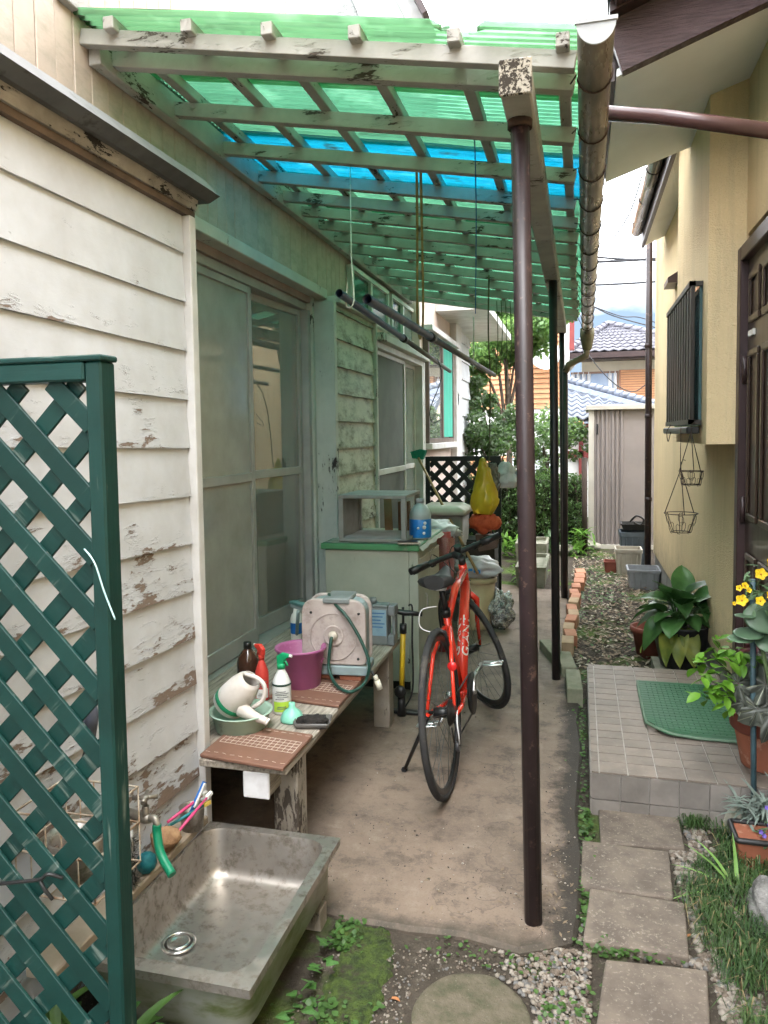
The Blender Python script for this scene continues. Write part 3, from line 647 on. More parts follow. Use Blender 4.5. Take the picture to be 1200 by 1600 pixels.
# green rubber door mat
MT = thing('door_mat', 'green ribbed rubber door mat on the porch tiles', 'mat', (.55, 3.85, .152))
outl = [(.300, 4.19), (.294, 3.56), (.318, 3.50), (.40, 3.462), (.66, 3.455), (.86, 3.46), (.86, 4.27), (.72, 4.275)]
matg = M('green_rubber', (.008, .080, .028), (.007, .064, .022), 5, rough=.55, bump=.3, bsc=120)
def mz(x, y): return .158 + .018 * max(0, 1 - (abs(x - .30) + abs(y - 3.50)) / .22)
b = MB(); nx_, ny_ = 40, 44; vs = []
def matinside(x, y):
    lo = 3.455 + (.05 if x < .33 else 0) + .10 * max(0, (.40 - x) / .10) ** 2
    return x, max(y, lo)
for j in range(ny_ + 1):
    for i in range(nx_ + 1):
        x = .298 + .56 * i / nx_; y = 3.455 + .77 * j / ny_
        x, y = matinside(x, y); vs.append((x, y, mz(x, y) + (.0016 if (j % 2) else 0)))
b.add(vs, [(j * (nx_ + 1) + i, j * (nx_ + 1) + i + 1, (j + 1) * (nx_ + 1) + i + 1, (j + 1) * (nx_ + 1) + i) for j in range(ny_) for i in range(nx_)], False)
b.build('sheet', matg, MT)
b = MB(); edge = [(.30, 4.20)] + [(.296, 4.1), (.295, 3.9), (.294, 3.7), (.295, 3.57), (.305, 3.54), (.33, 3.508), (.36, 3.484), (.40, 3.464), (.5, 3.456), (.66, 3.452), (.86, 3.452)]
b.tube([(x, y, mz(x, y) + .001) for x, y in edge], .007, 6); b.build('border', M('pale_green_border', (.12, .19, .125), (.08, .14, .09), 9, rough=.6), MT)
b = MB()
for j in range(15):
    for i in range(22):
        x = .34 + i * .024; y = 3.53 + j * .046 + (i % 2) * .012
        b.box(x - .0022, x + .0022, y - .013, y + .013, mz(x, y) + .0005, mz(x, y) + .0032)
b.build('ribs', M('dark_rib', (.006, .07, .03), (.005, .06, .025), 5, rough=.6), MT, kind='stuff')
# ------------------------------------------------------------------ green trellis
def worn(name, c, c2, bare, lo, hi, axis, rot=None):
    t = NT(name); st = [40, 40, 40]; st[axis] = 3
    n = t.noise(t.vec(tuple(st)) if rot is None else t.rvec(rot, tuple(st)), 1, 6, .6); n2 = t.noise(t.vec(), 6, 4)
    col = t.mix(t.ramp(n2, .35, .7), c, c2); f = t.math('ADD', n, t.math('MULTIPLY', t.math('SUBTRACT', n2, .5), .3))
    col = t.mix(t.ramp(f, lo, hi), col, bare)
    t.bsdf(col, .52, 0, .35, t.bump(n, .6, .003)); return t.m
TG = worn('teal_green_gloss_paint', (.0022, .024, .0195), (.004, .036, .030), (.15, .18, .15), .62, .72, 2)
TGX = worn('teal_green_rail_paint', (.003, .030, .026), (.006, .044, .038), (.15, .18, .16), .64, .74, 0)
TR = thing('green_trellis', 'green painted wooden lattice trellis in the left foreground', 'trellis', (-1.0, 1.3, -.05))
tx0, tx1, tz0, tz1 = -1.36, -.926, .10, 1.615
def lath(x, z, sgn, y, m):
    # one diagonal strip through (x, z), clipped to the frame
    w_ = .039; d = Vector((sgn * (1 + random.uniform(-.03, .03)), 0, -1)).normalized(); z += random.uniform(-.003, .003); y += random.uniform(-.0008, .0008); w_ *= random.uniform(.95, 1.05)
    ts = []
    lo, hi = -9, 9
    for (p, dd, a, b_) in ((x, d.x, tx0, tx1), (z, d.z, tz0, tz1)):
        t0, t1 = (a - p) / dd, (b_ - p) / dd
        lo = max(lo, min(t0, t1)); hi = min(hi, max(t0, t1))
    if hi - lo < .03: return
    p = Vector((x, y, z))
    MB().beam(p + d * lo, p + d * hi, w_, .008, up=(0, 1, 0)).build('lath', m, TR, bevel=.0012)
TGL = worn('teal_green_lath_paint', (.0022, .025, .021), (.0045, .038, .032), (.13, .16, .14), .60, .72, 0, R(45))
TGL2 = worn('teal_green_back_lath_paint', (.0022, .025, .021), (.0045, .038, .032), (.13, .16, .14), .60, .72, 0, R(-45))
for k in range(-6, 18):
    lath(tx0, tz0 + k * .130 + .03, 1, 1.286, TGL); lath(tx0, tz0 + k * .130 + .015 - .5 * .130, -1, 1.2975, TGL2)
for k in range(18, 26): lath(tx0, tz0 + k * .130 + .03, 1, 1.286, TGL)
MB().box(-.928, -.892, 1.270, 1.318, -.06, 1.6515).build('post', TG, TR, bevel=.004)
MB().box(-1.38, -1.36, 1.272, 1.318, -.06, 1.614).build('post', TG, TR, bevel=.004)
MB().box(-1.38, -.9295, 1.268, 1.320, 1.614, 1.652).build('top_rail', TGX, TR, bevel=.004)
MB().box(-1.38, -.888, 1.2655, 1.3225, 1.6523, 1.664).build('top_cap', TGX, TR, bevel=.003)
MB().box(-1.36, -.928, 1.275, 1.310, .06, .10).build('bottom_rail', TGX, TR, bevel=.003)
tw = M('pale_blue_twine', (.42, .62, .62), (.34, .54, .55), 20, rough=.6)
tag(MB().tube(bez([at(132, 858, Y=1.275), at(148, 880, Y=1.262), at(163, 925, Y=1.262), at(180, 968, Y=1.262)], 6), .0017, 6).build('twine', tw), 'pale blue twine hanging from the trellis', 'twine')
tag(MB().tube(bez([at(-15, 1382, Y=1.262), at(30, 1378, Y=1.262), at(62, 1374, Y=1.262), at(75, 1366, Y=1.262), at(98, 1372, Y=1.275)], 6), .004, 6).tube(bez([at(62, 1374, Y=1.264), at(70, 1390, Y=1.262), at(82, 1405, Y=1.27)], 5), .004, 6).build('cord', BLACK), 'black cord tied round the trellis laths', 'cord')

# ------------------------------------------------------------------ stainless sink
def steel():
    t = NT('stained_stainless_steel'); v = t.vec(rnd=False); n1 = t.noise(v, 7, 7, .65); n2 = t.noise(v, 28, 6, .7)
    col = t.mix(t.ramp(n1, .35, .7), (.44, .41, .375), (.24, .21, .18))
    col = t.mix(t.ramp(n2, .50, .68), col, (.12, .098, .075))
    d = t.ramp(t.math('ADD', t.math('MULTIPLY', n1, .6), t.math('MULTIPLY', n2, .4)), .44, .62)
    t.bsdf(col, t.math('ADD', t.math('MULTIPLY', n1, .35), .25), t.math('SUBTRACT', .92, t.math('MULTIPLY', d, .35)), .5, t.bump(n2, .08, .001)); return t.m
STEEL = steel()
STEELO = M('mossy_sink_side', (.28, .28, .25), (.18, .19, .11), 3.5, st=(1, 1, 2.5), lo=.35, hi=.6, rough=.42, metal=.45, c3=(.09, .11, .03), s3=7, lo3=.5, hi3=.75)
SK = thing('stainless_sink', 'stained stainless steel outdoor sink in the foreground', 'sink', (-.96, 1.87, -.05))
def rrect(x0, x1, y0, y1, r, z, n=6):
    out = []
    for cx, cy, a0 in ((x1 - r, y1 - r, 0), (x0 + r, y1 - r, 90), (x0 + r, y0 + r, 180), (x1 - r, y0 + r, 270)):
        for i in range(n + 1): a = R(a0 + 90 * i / n); out.append(Vector((cx + r * math.cos(a), cy + r * math.sin(a), z)))
    return out
def loft(b, loops, cap0=False, cap1=False, smooth=True):
    n = len(loops[0]); vs = [p for l in loops for p in l]
    b.add(vs, [(i * n + j, i * n + (j + 1) % n, (i + 1) * n + (j + 1) % n, (i + 1) * n + j) for i in range(len(loops) - 1) for j in range(n)], smooth)
    base = len(b.v) - len(vs)
    if cap0: b.f.append(tuple(base + j for j in range(n - 1, -1, -1))); b.s.append(False); b.m.append(0)
    if cap1: b.f.append(tuple(base + (len(loops) - 1) * n + j for j in range(n))); b.s.append(False); b.m.append(0)
sx0, sx1, sy0, sy1, szr = -1.195, -.738, 1.530, 2.212, .222
b = MB()
flip = lambda l: l
loft(b, [rrect(sx0, sx1, sy0, sy1, .003, szr - .022), rrect(sx0, sx1, sy0, sy1, .003, szr), rrect(sx0 + .010, sx1 - .032, sy0 + .040, sy1 - .032, .065, szr + .001)], smooth=False)
b.build('rim', STEEL, SK, bevel=0)
b = MB()
ix0, ix1, iy0, iy1 = sx0 + .010, sx1 - .032, sy0 + .040, sy1 - .032
L = [rrect(ix0, ix1, iy0, iy1, .065, szr + .001), rrect(ix0 + .003, ix1 - .003, iy0 + .003, iy1 - .003, .063, szr - .006), rrect(ix0 + .010, ix1 - .012, iy0 + .012, iy1 - .012, .06, .105)]
for k in range(1, 6):
    a = R(90 * k / 5); o_ = .012 + .035 * (1 - math.cos(a)); L.append(rrect(ix0 + o_, ix1 - o_, iy0 + o_, iy1 - o_, .062, .105 - .035 * math.sin(a)))
L.append(rrect(ix0 + .12, ix1 - .12, iy0 + .2, iy1 - .2, .05, .064)); loft(b, L, cap1=True); b.build('basin', STEEL, SK)
b = MB(); loft(b, [rrect(sx0 + .002, sx1 - .018, sy0 + .020, sy1 - .016, .06, szr - .022), rrect(sx0 + .006, sx1 - .022, sy0 + .026, sy1 - .02, .06, .09), rrect(sx0 + .03, sx1 - .05, sy0 + .05, sy1 - .05, .05, .045)], cap1=True); b.build('outer_side', STEELO, SK)
dc = at(279, 1472, Z=.072); CH = M('worn_chrome', (.55, .54, .52), (.40, .38, .36), 12, rough=.22, metal=.9)
MB().lathe([(.050, .0), (.049, .004), (.043, .0055), (.040, .005), (.039, .002)], (dc.x, dc.y, .0685), 26, cap=False).build('drain', CH, SK)
MB().lathe([(.0392, .0), (.0392, .002), (.0, .002)], (dc.x, dc.y, .0685), 24).build('drain_hole_disc', M('drain_hole_shade', (.02, .018, .016), (.03, .028, .025), 20, rough=.4), SK)  # flat dark disc, the shade of the drain hole put into its colour
MB().lathe([(.033, .002), (.032, .005), (.026, .007), (.022, .0045), (.0, .004)], (dc.x, dc.y, .0687), 24, cap=False).build('strainer', CH, SK)
for x, y in ((-.80, 2.13), (-.80, 1.60), (-1.14, 2.13), (-1.14, 1.60)): MB().box(x - .03, x + .03, y - .03, y + .03, -.06, .044).build('leg', WOODV, SK, bevel=.003)
lg = MB().box(-1.285, -1.20, 1.45, 2.21, .215, .243).build('ledge_board', M('beige_ledge', (.36, .30, .23), (.25, .20, .15), 6, rough=.8, bump=.2), bevel=.004); tag(lg, 'beige wooden ledge between the sink and the weatherboards', 'ledge')
# tap with a length of green hose
TP = thing('water_tap', 'old chrome garden tap with a length of green hose on its spout', 'tap', (-1.24, 1.86, .24))
OLDM = M('oxidised_brass', (.33, .30, .26), (.16, .14, .12), 22, rough=.42, metal=.7)
MB().tube([(-1.31, 1.875, .415), (-1.205, 1.850, .415), (-1.185, 1.845, .418)], [.013, .015, .012], 10).tube([(-1.203, 1.850, .415), (-1.203, 1.850, .452)], [.013, .010], 10).build('body', OLDM, TP)
MB().tube(bez([(-1.190, 1.846, .418), (-1.172, 1.842, .424), (-1.160, 1.838, .412), (-1.158, 1.836, .396)], 5), .0105, 10).build('spout', OLDM, TP)
MB().tube([(-1.203, 1.850, .45), (-1.203, 1.850, .472)], .006, 8).lathe([(0, .470), (.012, .471), (.014, .477), (.012, .483), (0, .484)], (-1.203, 1.850, 0), 10).tube([(-1.236, 1.837, .477), (-1.170, 1.863, .477)], .0065, 8).tube([(-1.216, 1.883, .477), (-1.190, 1.817, .477)], .0065, 8).build('handle', OLDM, TP)
HOSE = M('green_hose', (.008, .26, .135), (.006, .20, .10), 7, rough=.35)
MB().tube(bez([(-1.159, 1.836, .410), (-1.157, 1.832, .385), (-1.135, 1.812, .340), (-1.085, 1.785, .302)], 6), .0125, 12).build('hose', HOSE, TP)
# washing odds and ends beside the tap
b = MB(); c = Vector((-1.208, 1.785, .245))
for k in range(420):
    a = random.uniform(0, 2 * math.pi); z = random.uniform(0.01, .15); l = random.uniform(.022, .038)
    d = Vector((math.cos(a), math.sin(a), random.uniform(-.3, .4))); p = c + Vector((0, 0, z)); q = p + d * l
    s_ = d.cross(Vector((0, 0, 1))) * .0012; b.add([p - s_, p + s_, q], [(0, 1, 2)])
BR = thing('scrubbing_brush', 'black bristly bottle brush standing beside the tap', 'brush', c)
b.build('bristles', BLACK, BR, kind='stuff'); MB().tube([c, c + Vector((0, 0, .17))], .005, 6).build('stem', ALU, BR)
tag(MB().blob((-1.215, 1.865, .275), (.030, .03, .032), .08).build('scrubbing_ball', M('teal_mesh', (.0, .10, .13), (.01, .16, .18), 60, rough=.6, bump=.8, bsc=90)), 'teal scrubbing ball below the tap', 'scrubber')
tag(MB().blob((-1.225, 1.985, .283), (.048, .042, .036), .35, 2.2).build('natural_sponge', M('loofah', (.40, .24, .13), (.27, .15, .08), 30, rough=.9, bump=1, bsc=80, bd=.006)), 'tan natural sponge on the ledge by the sink', 'sponge')
cp = MB(); cc = (-1.212, 2.125, .243); cp.lathe([(.034, 0), (.040, .07), (.042, .072), (.039, .07), (.034, .004), (0, .004)], cc, 18); tag(cp.build('steel_cup', STEEL), 'small steel cup holding brushes at the sink corner', 'cup')
def brush(p, q, m, mh, label, name='toothbrush', cat='toothbrush'):
    t = thing(name, label, cat, p); p = Vector(p); q = Vector(q); d = (q - p).normalized()
    MB().tube([p, p.lerp(q, .5), q - d * .025], [.0045, .0055, .003], 7).build('handle', m, t)
    MB().beam(q - d * .027, q, .011, .012).build('head', mh, t, bevel=.001)
pw = M('white_plastic', (.75, .74, .72), (.68, .67, .65), 8, rough=.35); pk = M('pink_plastic', (.62, .07, .20), (.55, .05, .17), 8, rough=.35); bl = M('blue_plastic', (.02, .16, .52), (.02, .13, .45), 8, rough=.35)
brush((-1.225, 2.00, .325), (-1.19, 2.185, .335), pk, pw, 'pink toothbrush lying across the steel cup')
brush((-1.20, 1.985, .285), (-1.165, 2.17, .345), pk, pw, 'toothbrush with pink grip and white head, nearest the viewer')
brush((-1.235, 2.02, .30), (-1.165, 2.16, .318), M('teal_plastic', (.02, .22, .26), (.02, .2, .22), 8, rough=.4), M('yellow_tip', (.7, .5, .1), (.6, .42, .08), 8), 'teal toothbrush with a yellow end in the steel cup')
tb = thing('tube_packet', 'flat blue and white packet leaning in the steel cup', 'packet', (-1.20, 2.12, .27))
dd = Vector((.03, .06, .10)).normalized()
MB().beam(Vector((-1.215, 2.095, .275)), Vector((-1.215, 2.095, .275)) + dd * .13, .022, .006, up=(1, 0, 0)).build('packet', bl, tb)
MB().beam(Vector((-1.210, 2.090, .275)) + dd * .05, Vector((-1.210, 2.090, .275)) + dd * .128, .010, .007, up=(1, 0, 0)).build('white_stripe', pw, tb)
# things behind the trellis
WB = thing('wire_basket', 'rusty wire basket hanging behind the trellis', 'basket', (-1.16, 1.50, .3))
wr = M('rusty_white_wire', (.55, .48, .38), (.26, .13, .06), 18, rough=.6)
for z in (.45, .55, .64):
    MB().tube([(-1.27, 1.42, z), (-1.06, 1.42, z), (-1.06, 1.60, z), (-1.27, 1.60, z)], .003, 5, closed=True).build('hoop', wr, WB)
for k in range(6):
    x = -1.27 + k * .042; MB().tube([(x, 1.42, .64), (x, 1.42, .45), (x, 1.60, .45), (x, 1.60, .64)], .0022, 5).build('wire', wr, WB)
tag(MB().lathe([(0, 0), (.05, 0), (.072, .06), (.075, .10), (.07, .102), (.066, .06), (.046, .006), (0, .006)], (-1.17, 1.51, .455), 18).build('steel_pan', STEEL), 'dull steel pan inside the wire basket behind the trellis', 'pan')
sn = thing('spray_nozzle', 'grey spray nozzle hanging on the weatherboards behind the trellis', 'nozzle', (-1.20, 1.62, .70))
sp_ = M('grey_blue_plastic', (.10, .11, .15), (.07, .08, .11), 9, rough=.35)
p = at(142, 1118, Y=1.62); MB().tube([p + Vector((0, 0, .05)), p, p + Vector((-.005, 0, -.06))], [.010, .020, .014], 10).build('handle', sp_, sn)
q = at(130, 1205, Y=1.62); MB().tube([p + Vector((-.005, 0, -.06)), q, q + Vector((0, 0, -.03))], [.007, .014, .012], 10).build('lower_grip', BLACK, sn)
q = at(88, 1345, Y=1.5); tag(MB().tube([q + Vector((-.01, 0, .03)), q + Vector((.012, 0, -.03))], .014, 9).build('wooden_grip', M('old_wood_grip', (.17, .12, .09), (.10, .07, .05), 20, rough=.8)), 'short worn wooden grip seen through the trellis', 'handle')
gp = MB().box(-1.40, -1.31, 1.32, 1.36, .02, 1.6); 

# ------------------------------------------------------------------ wooden bench
BN = thing('wooden_bench', 'weathered wooden bench under the sliding door', 'bench', (-1.28, 3.1, 0))
bz = .415
for k, (a, b_) in enumerate(((-1.66, -1.46), (-1.455, -1.258), (-1.253, -.935))):
    MB().box(a, b_, (2.36, 2.36, 2.25)[k], 3.93 - .015 * k, bz - .028, bz + random.uniform(-.002, .0)).build('plank', WOODG, BN, bevel=.004)
MB().box(-1.045 - .045, -1.045 + .045, 2.262, 3.8, bz - .115, bz - .029).build('bearer', WOODG, BN, bevel=.004)
MB().box(-1.092, -.998, 2.250, 2.2615, bz - .118, bz - .027).build('white_painted_end', M('white_end_grain', (.74, .74, .76), (.62, .61, .62), 14, rough=.75, bump=.3), BN, bevel=.004)
MB().box(-1.030, -.940, 2.36, 2.45, 0, bz - .029).build('leg', WOODV, BN, bevel=.004)
MB().box(-1.03, -.945, 3.66, 3.75, 0, bz - .029).build('leg', WOODV, BN, bevel=.004)
MB().box(-1.62, -1.53, 2.36, 2.45, 0, bz - .029).build('leg', WOODV, BN, bevel=.004)
MB().box(-1.62, -1.53, 3.66, 3.75, 0, bz - .029).build('leg', WOODV, BN, bevel=.004)
BRB = M('brown_printed_board', (.19, .095, .065), (.15, .075, .052), 3, rough=.55, c3=(.26, .16, .12), s3=14, lo3=.6, hi3=.8)
LINE = M('pale_print', (.50, .42, .36), (.42, .34, .28), 20, rough=.7)
def printed(y0, y1, label, x0=-1.252, x1=-.932, sk=.04):
    t = thing('brown_board', label, 'board', ((x0 + x1) / 2, y0, bz))
    P = lambda u, v, z: Vector((x0 + (x1 - x0) * u, y0 + (y1 - y0) * v + sk * (1 - u), z))
    MB().prism([P(0, 0, bz + .001), P(1, 0, bz + .001), P(1, 1, bz + .001), P(0, 1, bz + .001)], (0, 0, .013)).build('panel', BRB, t, bevel=.003)
    g = MB(); z = bz + .0143
    for k in range(15):
        u = .06 + .9 * k / 14; g.beam(P(u, .40, z), P(u, .72, z), .0022, .0008)
    for k in range(5):
        v = .40 + .08 * k; g.beam(P(.06, v, z + .0002), P(.96, v, z + .0002), .0022, .0008)
    for k in range(10): g.beam(P(.03 + k * .1, .1 + .01 * (k % 3), z), P(.08 + k * .1, .1 + .012 * (k % 2), z), .0018, .0008); g.beam(P(.03 + k * .1, .92, z), P(.09 + k * .1, .925, z), .0018, .0008)
    g.build('printed_grid', LINE, t, kind='stuff')
printed(2.215, 2.50, 'brown board with a pale printed grid at the near end of the bench')
printed(2.80, 3.12, 'brown board under the pink bucket and the hose reel')
bz2 = bz + .001
# mint basin
GB = M('mint_plastic', (.33, .46, .37), (.27, .39, .31), 5, rough=.45, c3=(.22, .26, .20), s3=12)
bc = at(366, 1150, Z=bz); bc = Vector((bc.x, bc.y + .06, bz2))
tag(MB().lathe([(0, 0), (.082, 0), (.092, .008), (.108, .068), (.118, .073), (.118, .077), (.105, .074), (.088, .012), (0, .008)], bc, 32).build('mint_basin', GB), 'shallow mint green plastic basin on the near end of the bench', 'basin')
# watering can tipped over in the basin
WC = thing('watering_can', 'white plastic watering can with green stripe tipped into the mint basin', 'watering can', bc)
WPL = M('dirty_white_plastic', (.62, .58, .54), (.50, .45, .41), 7, rough=.5, c3=(.36, .31, .27), s3=16, lo3=.6, hi3=.8)
o0 = bc + Vector((-.052, .0, .088)); ax = Vector((.60, -.06, .66)).normalized()
Q = ax.to_track_quat('Z', 'Y').to_matrix()
MB().lathe([(0, 0), (.066, 0), (.072, .006), (.070, .06), (.064, .10), (.052, .135), (.04, .15), (.036, .149), (.044, .13), (.056, .10), (.06, .02), (0, .018)], o0, 28, M=Q, sy=.9).build('body', WPL, WC)
MB().lathe([(.0722, .018), (.0735, .020), (.0728, .034), (.0715, .036)], o0, 28, M=Q, sy=.9, cap=False).build('green_stripe', M('green_stripe', (.01, .22, .10), (.01, .18, .08), 9, rough=.5), WC)
pr = lambda x, y, z: o0 + Q @ Vector((x, y, z))
top = o0 + ax * .145; r_ = Vector((.66, 0, -.6)).normalized()
MB().tube(bez([o0 + ax * .05 + r_ * .05 + Vector((0, -.03, 0)), o0 + ax * .07 + r_ * .095 + Vector((0, -.04, 0)), o0 + ax * .10 + r_ * .15 + Vector((0, -.045, 0))], 6), [.028, .027, .026, .025, .024, .022, .020, .018, .0165, .015, .014, .0135, .013], 12).build('spout', WPL, WC)
sp1 = o0 + ax * .10 + r_ * .15 + Vector((0, -.045, 0)); MB().lathe([(.008, 0), (.014, 0), (.014, .006), (.008, .006)], sp1, 12, M=(r_ + Vector((0, 0, .2))).to_track_quat('Z', 'Y').to_matrix()).build('spout_tip', pw, WC)
MB().tube(bez([o0 + ax * .145 - r_ * .03, o0 + ax * .172 + r_ * .02, o0 + ax * .165 + r_ * .06, o0 + ax * .12 + r_ * .085, o0 + ax * .07 + r_ * .075], 6), .0085, 8).build('handle', WPL, WC)
# spray bottles
def spray(px_, py_, h, r, body, head, label, lab=None, yaw=0, dy=0, flip=1, band=None):
    p = at(px_, py_, Z=bz2); p.y += dy
    t = thing('spray_bottle', label, 'spray bottle', p)
    k = h / .25
    MB().lathe([(0, 0), (r * .96, 0), (r, .005), (r, .115 * k), (r * .97, .13 * k), (r * .72, .155 * k), (r * .42, .178 * k), (r * .36, .19 * k)], p, 20).build('bottle', body, t)
    MB().lathe([(r * .46, .186 * k), (r * .46, .205 * k), (r * .34, .208 * k)], p, 14).build('collar', head, t)
    d = Vector((math.cos(yaw), math.sin(yaw), 0)); s_ = Vector((-d.y, d.x, 0))
    q = p + Vector((0, 0, .205 * k))
    prof = [q - d * .016, q + d * .012, q + d * .016 + Vector((0, 0, .018)), q + d * .038 + Vector((0, 0, .03)), q + d * .040 + Vector((0, 0, .042)), q + d * .005 + Vector((0, 0, .046)), q - d * .018 + Vector((0, 0, .03))]
    MB().prism([x - s_ * .009 for x in prof], s_ * .018).build('trigger_head', head, t, bevel=.004, seg=2)
    MB().tube([q + d * .018 + Vector((0, 0, .02)), q + d * .030 + Vector((0, 0, -.005))], .004, 6).build('trigger', head, t)
    MB().tube([q + d * .038 + Vector((0, 0, .036)), q + d * .050 + Vector((0, 0, .036))], .006, 8).build('nozzle', pw, t)
    if lab:
        b = MB(); n = 8; vs = []
        a0 = math.atan2(-p.y, -p.x)
        for i in range(n + 1):
            a = a0 - .95 + 1.9 * i / n
            for z in (.012, .055, .11): vs.append(p + Vector(((r + .0012) * math.cos(a), (r + .0012) * math.sin(a), z * k)))
        b.add(vs, [(3 * i, 3 * i + 3, 3 * i + 4, 3 * i + 1) for i in range(n)], True, 0); b.add([], []); base = 0
        for i in range(n): b.f.append((3 * i + 1, 3 * i + 4, 3 * i + 5, 3 * i + 2)); b.s.append(True); b.m.append(1)
        lo_ = b.build('label_sheet', lab, t)
        g = MB()
        for zz, a1, a2 in ((.098, -.6, .4), (.090, -.7, .7), (.083, -.7, .5), (.074, -.5, .7), (.066, -.7, .2), (.034, -.5, .4), (.026, -.6, .6)):
            pts = [p + Vector(((r + .0022) * math.cos(a0 + a1 + (a2 - a1) * q_ / 5), (r + .0022) * math.sin(a0 + a1 + (a2 - a1) * q_ / 5), zz * k)) for q_ in range(6)]; g.tube(pts, .0013, 4)
        g.build('label_print', M('dark_print', (.10, .11, .12), (.2, .2, .2), 40), t, kind='stuff')
    return t
LABW = M('white_label', (.68, .68, .66), (.60, .60, .58), 9, rough=.5); LABG = M('lime_label', (.42, .62, .06), (.36, .55, .05), 9, rough=.5)
HG = M('green_trigger', (.01, .32, .13), (.01, .27, .11), 9, rough=.35); HR = M('red_trigger', (.62, .05, .03), (.52, .04, .03), 9, rough=.35)
tws = spray(441, 1112, .235, .037, M('white_bottle', (.66, .67, .66), (.58, .58, .57), 8, rough=.35), HG, 'white spray bottle with green trigger and lime label', [LABG, LABW], yaw=R(-10))
p = at(441, 1112, Z=bz2); MB().lathe([(.0382, .112), (.0385, .113), (.0385, .119), (.038, .12)], p, 20, cap=False).build('dark_band', M('dark_green_band', (.02, .05, .04), (.02, .04, .03), 9), tws)
spray(410, 1092, .225, .028, M('red_bottle', (.62, .06, .045), (.52, .05, .04), 6, rough=.35), HR, 'red spray bottle beside the pink bucket', [LABW, M('red_label', (.60, .05, .04), (.5, .04, .03), 6)], yaw=R(150))
# pink bucket
PB = at(459, 1084, Z=bz2); PB.y += .09
PINK = M('pink_translucent_plastic', (.40, .12, .27), (.34, .10, .23), 6, rough=.4, c3=(.45, .18, .32), s3=9)
PINK.node_tree.nodes['Principled BSDF'].inputs['Transmission Weight'].default_value = .12
bk = thing('pink_bucket', 'pink plastic bucket on the bench in front of the hose reel', 'bucket', PB)
MB().lathe([(0, 0), (.078, 0), (.082, .005), (.102, .165), (.112, .170), (.112, .180), (.106, .180), (.099, .168), (.079, .008), (0, .006)], PB, 32).build('body', PINK, bk)
MB().tube(arc(PB + Vector((0, 0, .172)), .110, 200, 340, 16), .0035, 6).build('handle', PINK, bk)
# mint funnel lying mouth down, tray of soil
fp = at(452, 1130, Z=bz2); fp.y += .03
tag(MB().lathe([(.043, 0), (.046, .003), (.044, .014), (.034, .034), (.016, .048), (.0125, .052), (.012, .07), (.0, .07)], fp, 24).build('mint_funnel', M('mint_rubber', (.20, .50, .38), (.16, .44, .33), 8, rough=.4)), 'mint green funnel standing mouth down on the bench', 'funnel')
tp = at(484, 1138, Z=bz2); tp.y += .035
ST = thing('soil_tray', 'small clear tray of black soil on the bench edge', 'tray', tp)
TC = M('clear_grey_plastic', (.12, .11, .10), (.09, .085, .08), 9, rough=.15)
rot = Matrix.Translation(tp) @ Matrix.Rotation(R(12), 4, 'Z')
b = MB(); loft(b, [rrect(-.062, .062, -.042, .042, .012, .0), rrect(-.070, .070, -.050, .050, .014, .022), rrect(-.067, .067, -.047, .047, .013, .022), rrect(-.058, .058, -.038, .038, .01, .004)], True, True); b.xf(rot); b.build('tray', TC, ST)
b = MB(); b.blob((0, 0, .014), (.06, .038, .022), .5, 3.5, 3, 4, flat=-.01); b.xf(rot); b.build('soil', M('black_soil', (.014, .012, .011), (.028, .024, .021), 60, rough=.95, bump=1, bsc=120, bd=.008), ST)
# brown bottle
bp = at(388, 1062, Z=bz2)
BB = thing('brown_bottle', 'brown glass-like bottle with black cap behind the watering can', 'bottle', bp)
MB().lathe([(0, 0), (.046, 0), (.049, .006), (.049, .085), (.044, .105), (.024, .135), (.016, .142), (.016, .15)], bp, 20).build('bottle', M('brown_pet', (.075, .032, .020), (.055, .024, .016), 6, rough=.12, coat=.4), BB)
MB().lathe([(.018, .145), (.018, .172), (.0, .173)], bp, 14).build('cap', BLACK, BB)
# hose reel
RL = thing('hose_reel', 'dirty pinkish white hose reel with green hose on the bench', 'hose reel', (-1.05, 3.2, bz))
RC = M('dirty_white_reel', (.46, .40, .375), (.35, .295, .275), 7, rough=.6, c3=(.22, .175, .155), s3=22, lo3=.50, hi3=.78)
RBL = M('grey_blue_plastic_base', (.25, .32, .33), (.18, .24, .25), 7, rough=.55)
rb = at(520, 1070, Z=bz2); ry = rb.y + .02; rx = rb.x; k0 = bz2 + .038
for dx_ in (-.06, .07): tag(MB().box(rx + dx_ - .05, rx + dx_ + .05, ry + .01, ry + .16, bz2 + .014, bz2 + .034).build('brick_tile', M('terracotta_tile', (.30, .11, .06), (.24, .09, .05), 8, rough=.85), bevel=.003), 'flat terracotta tile under the hose reel, %s' % ('near the bucket' if dx_ < 0 else 'at the bench edge'), 'tile')
def panel(x0, x1, z0, z1, y, t, r, rt):
    pts = []
    for cx, cz, a0, rr in ((x1 - rt, z1 - rt, 0, rt), (x0 + rt, z1 - rt, 90, rt), (x0 + r, z0 + r, 180, r), (x1 - r, z0 + r, 270, r)):
        for i in range(7): a = R(a0 + 15 * i); pts.append(Vector((cx + rr * math.cos(a), y, cz + rr * math.sin(a))))
    return pts
yaw = Matrix.Translation((rx, ry, 0)) @ Matrix.Rotation(R(4), 4, 'Z') @ Matrix.Translation((-rx, -ry, 0))
def Rb(b, *a, **k): b.xf(yaw); return b.build(*a, **k)
b = MB(); b.prism(panel(rx - .145, rx + .145, k0 + .045, k0 + .335, ry, 0, .025, .06), (0, .022, 0)); Rb(b, 'front_plate', RC, RL, bevel=.006, seg=2)
b = MB(); b.prism(panel(rx - .145, rx + .145, k0 + .045, k0 + .335, ry + .125, 0, .025, .06), (0, .022, 0)); Rb(b, 'back_plate', RC, RL, bevel=.006)
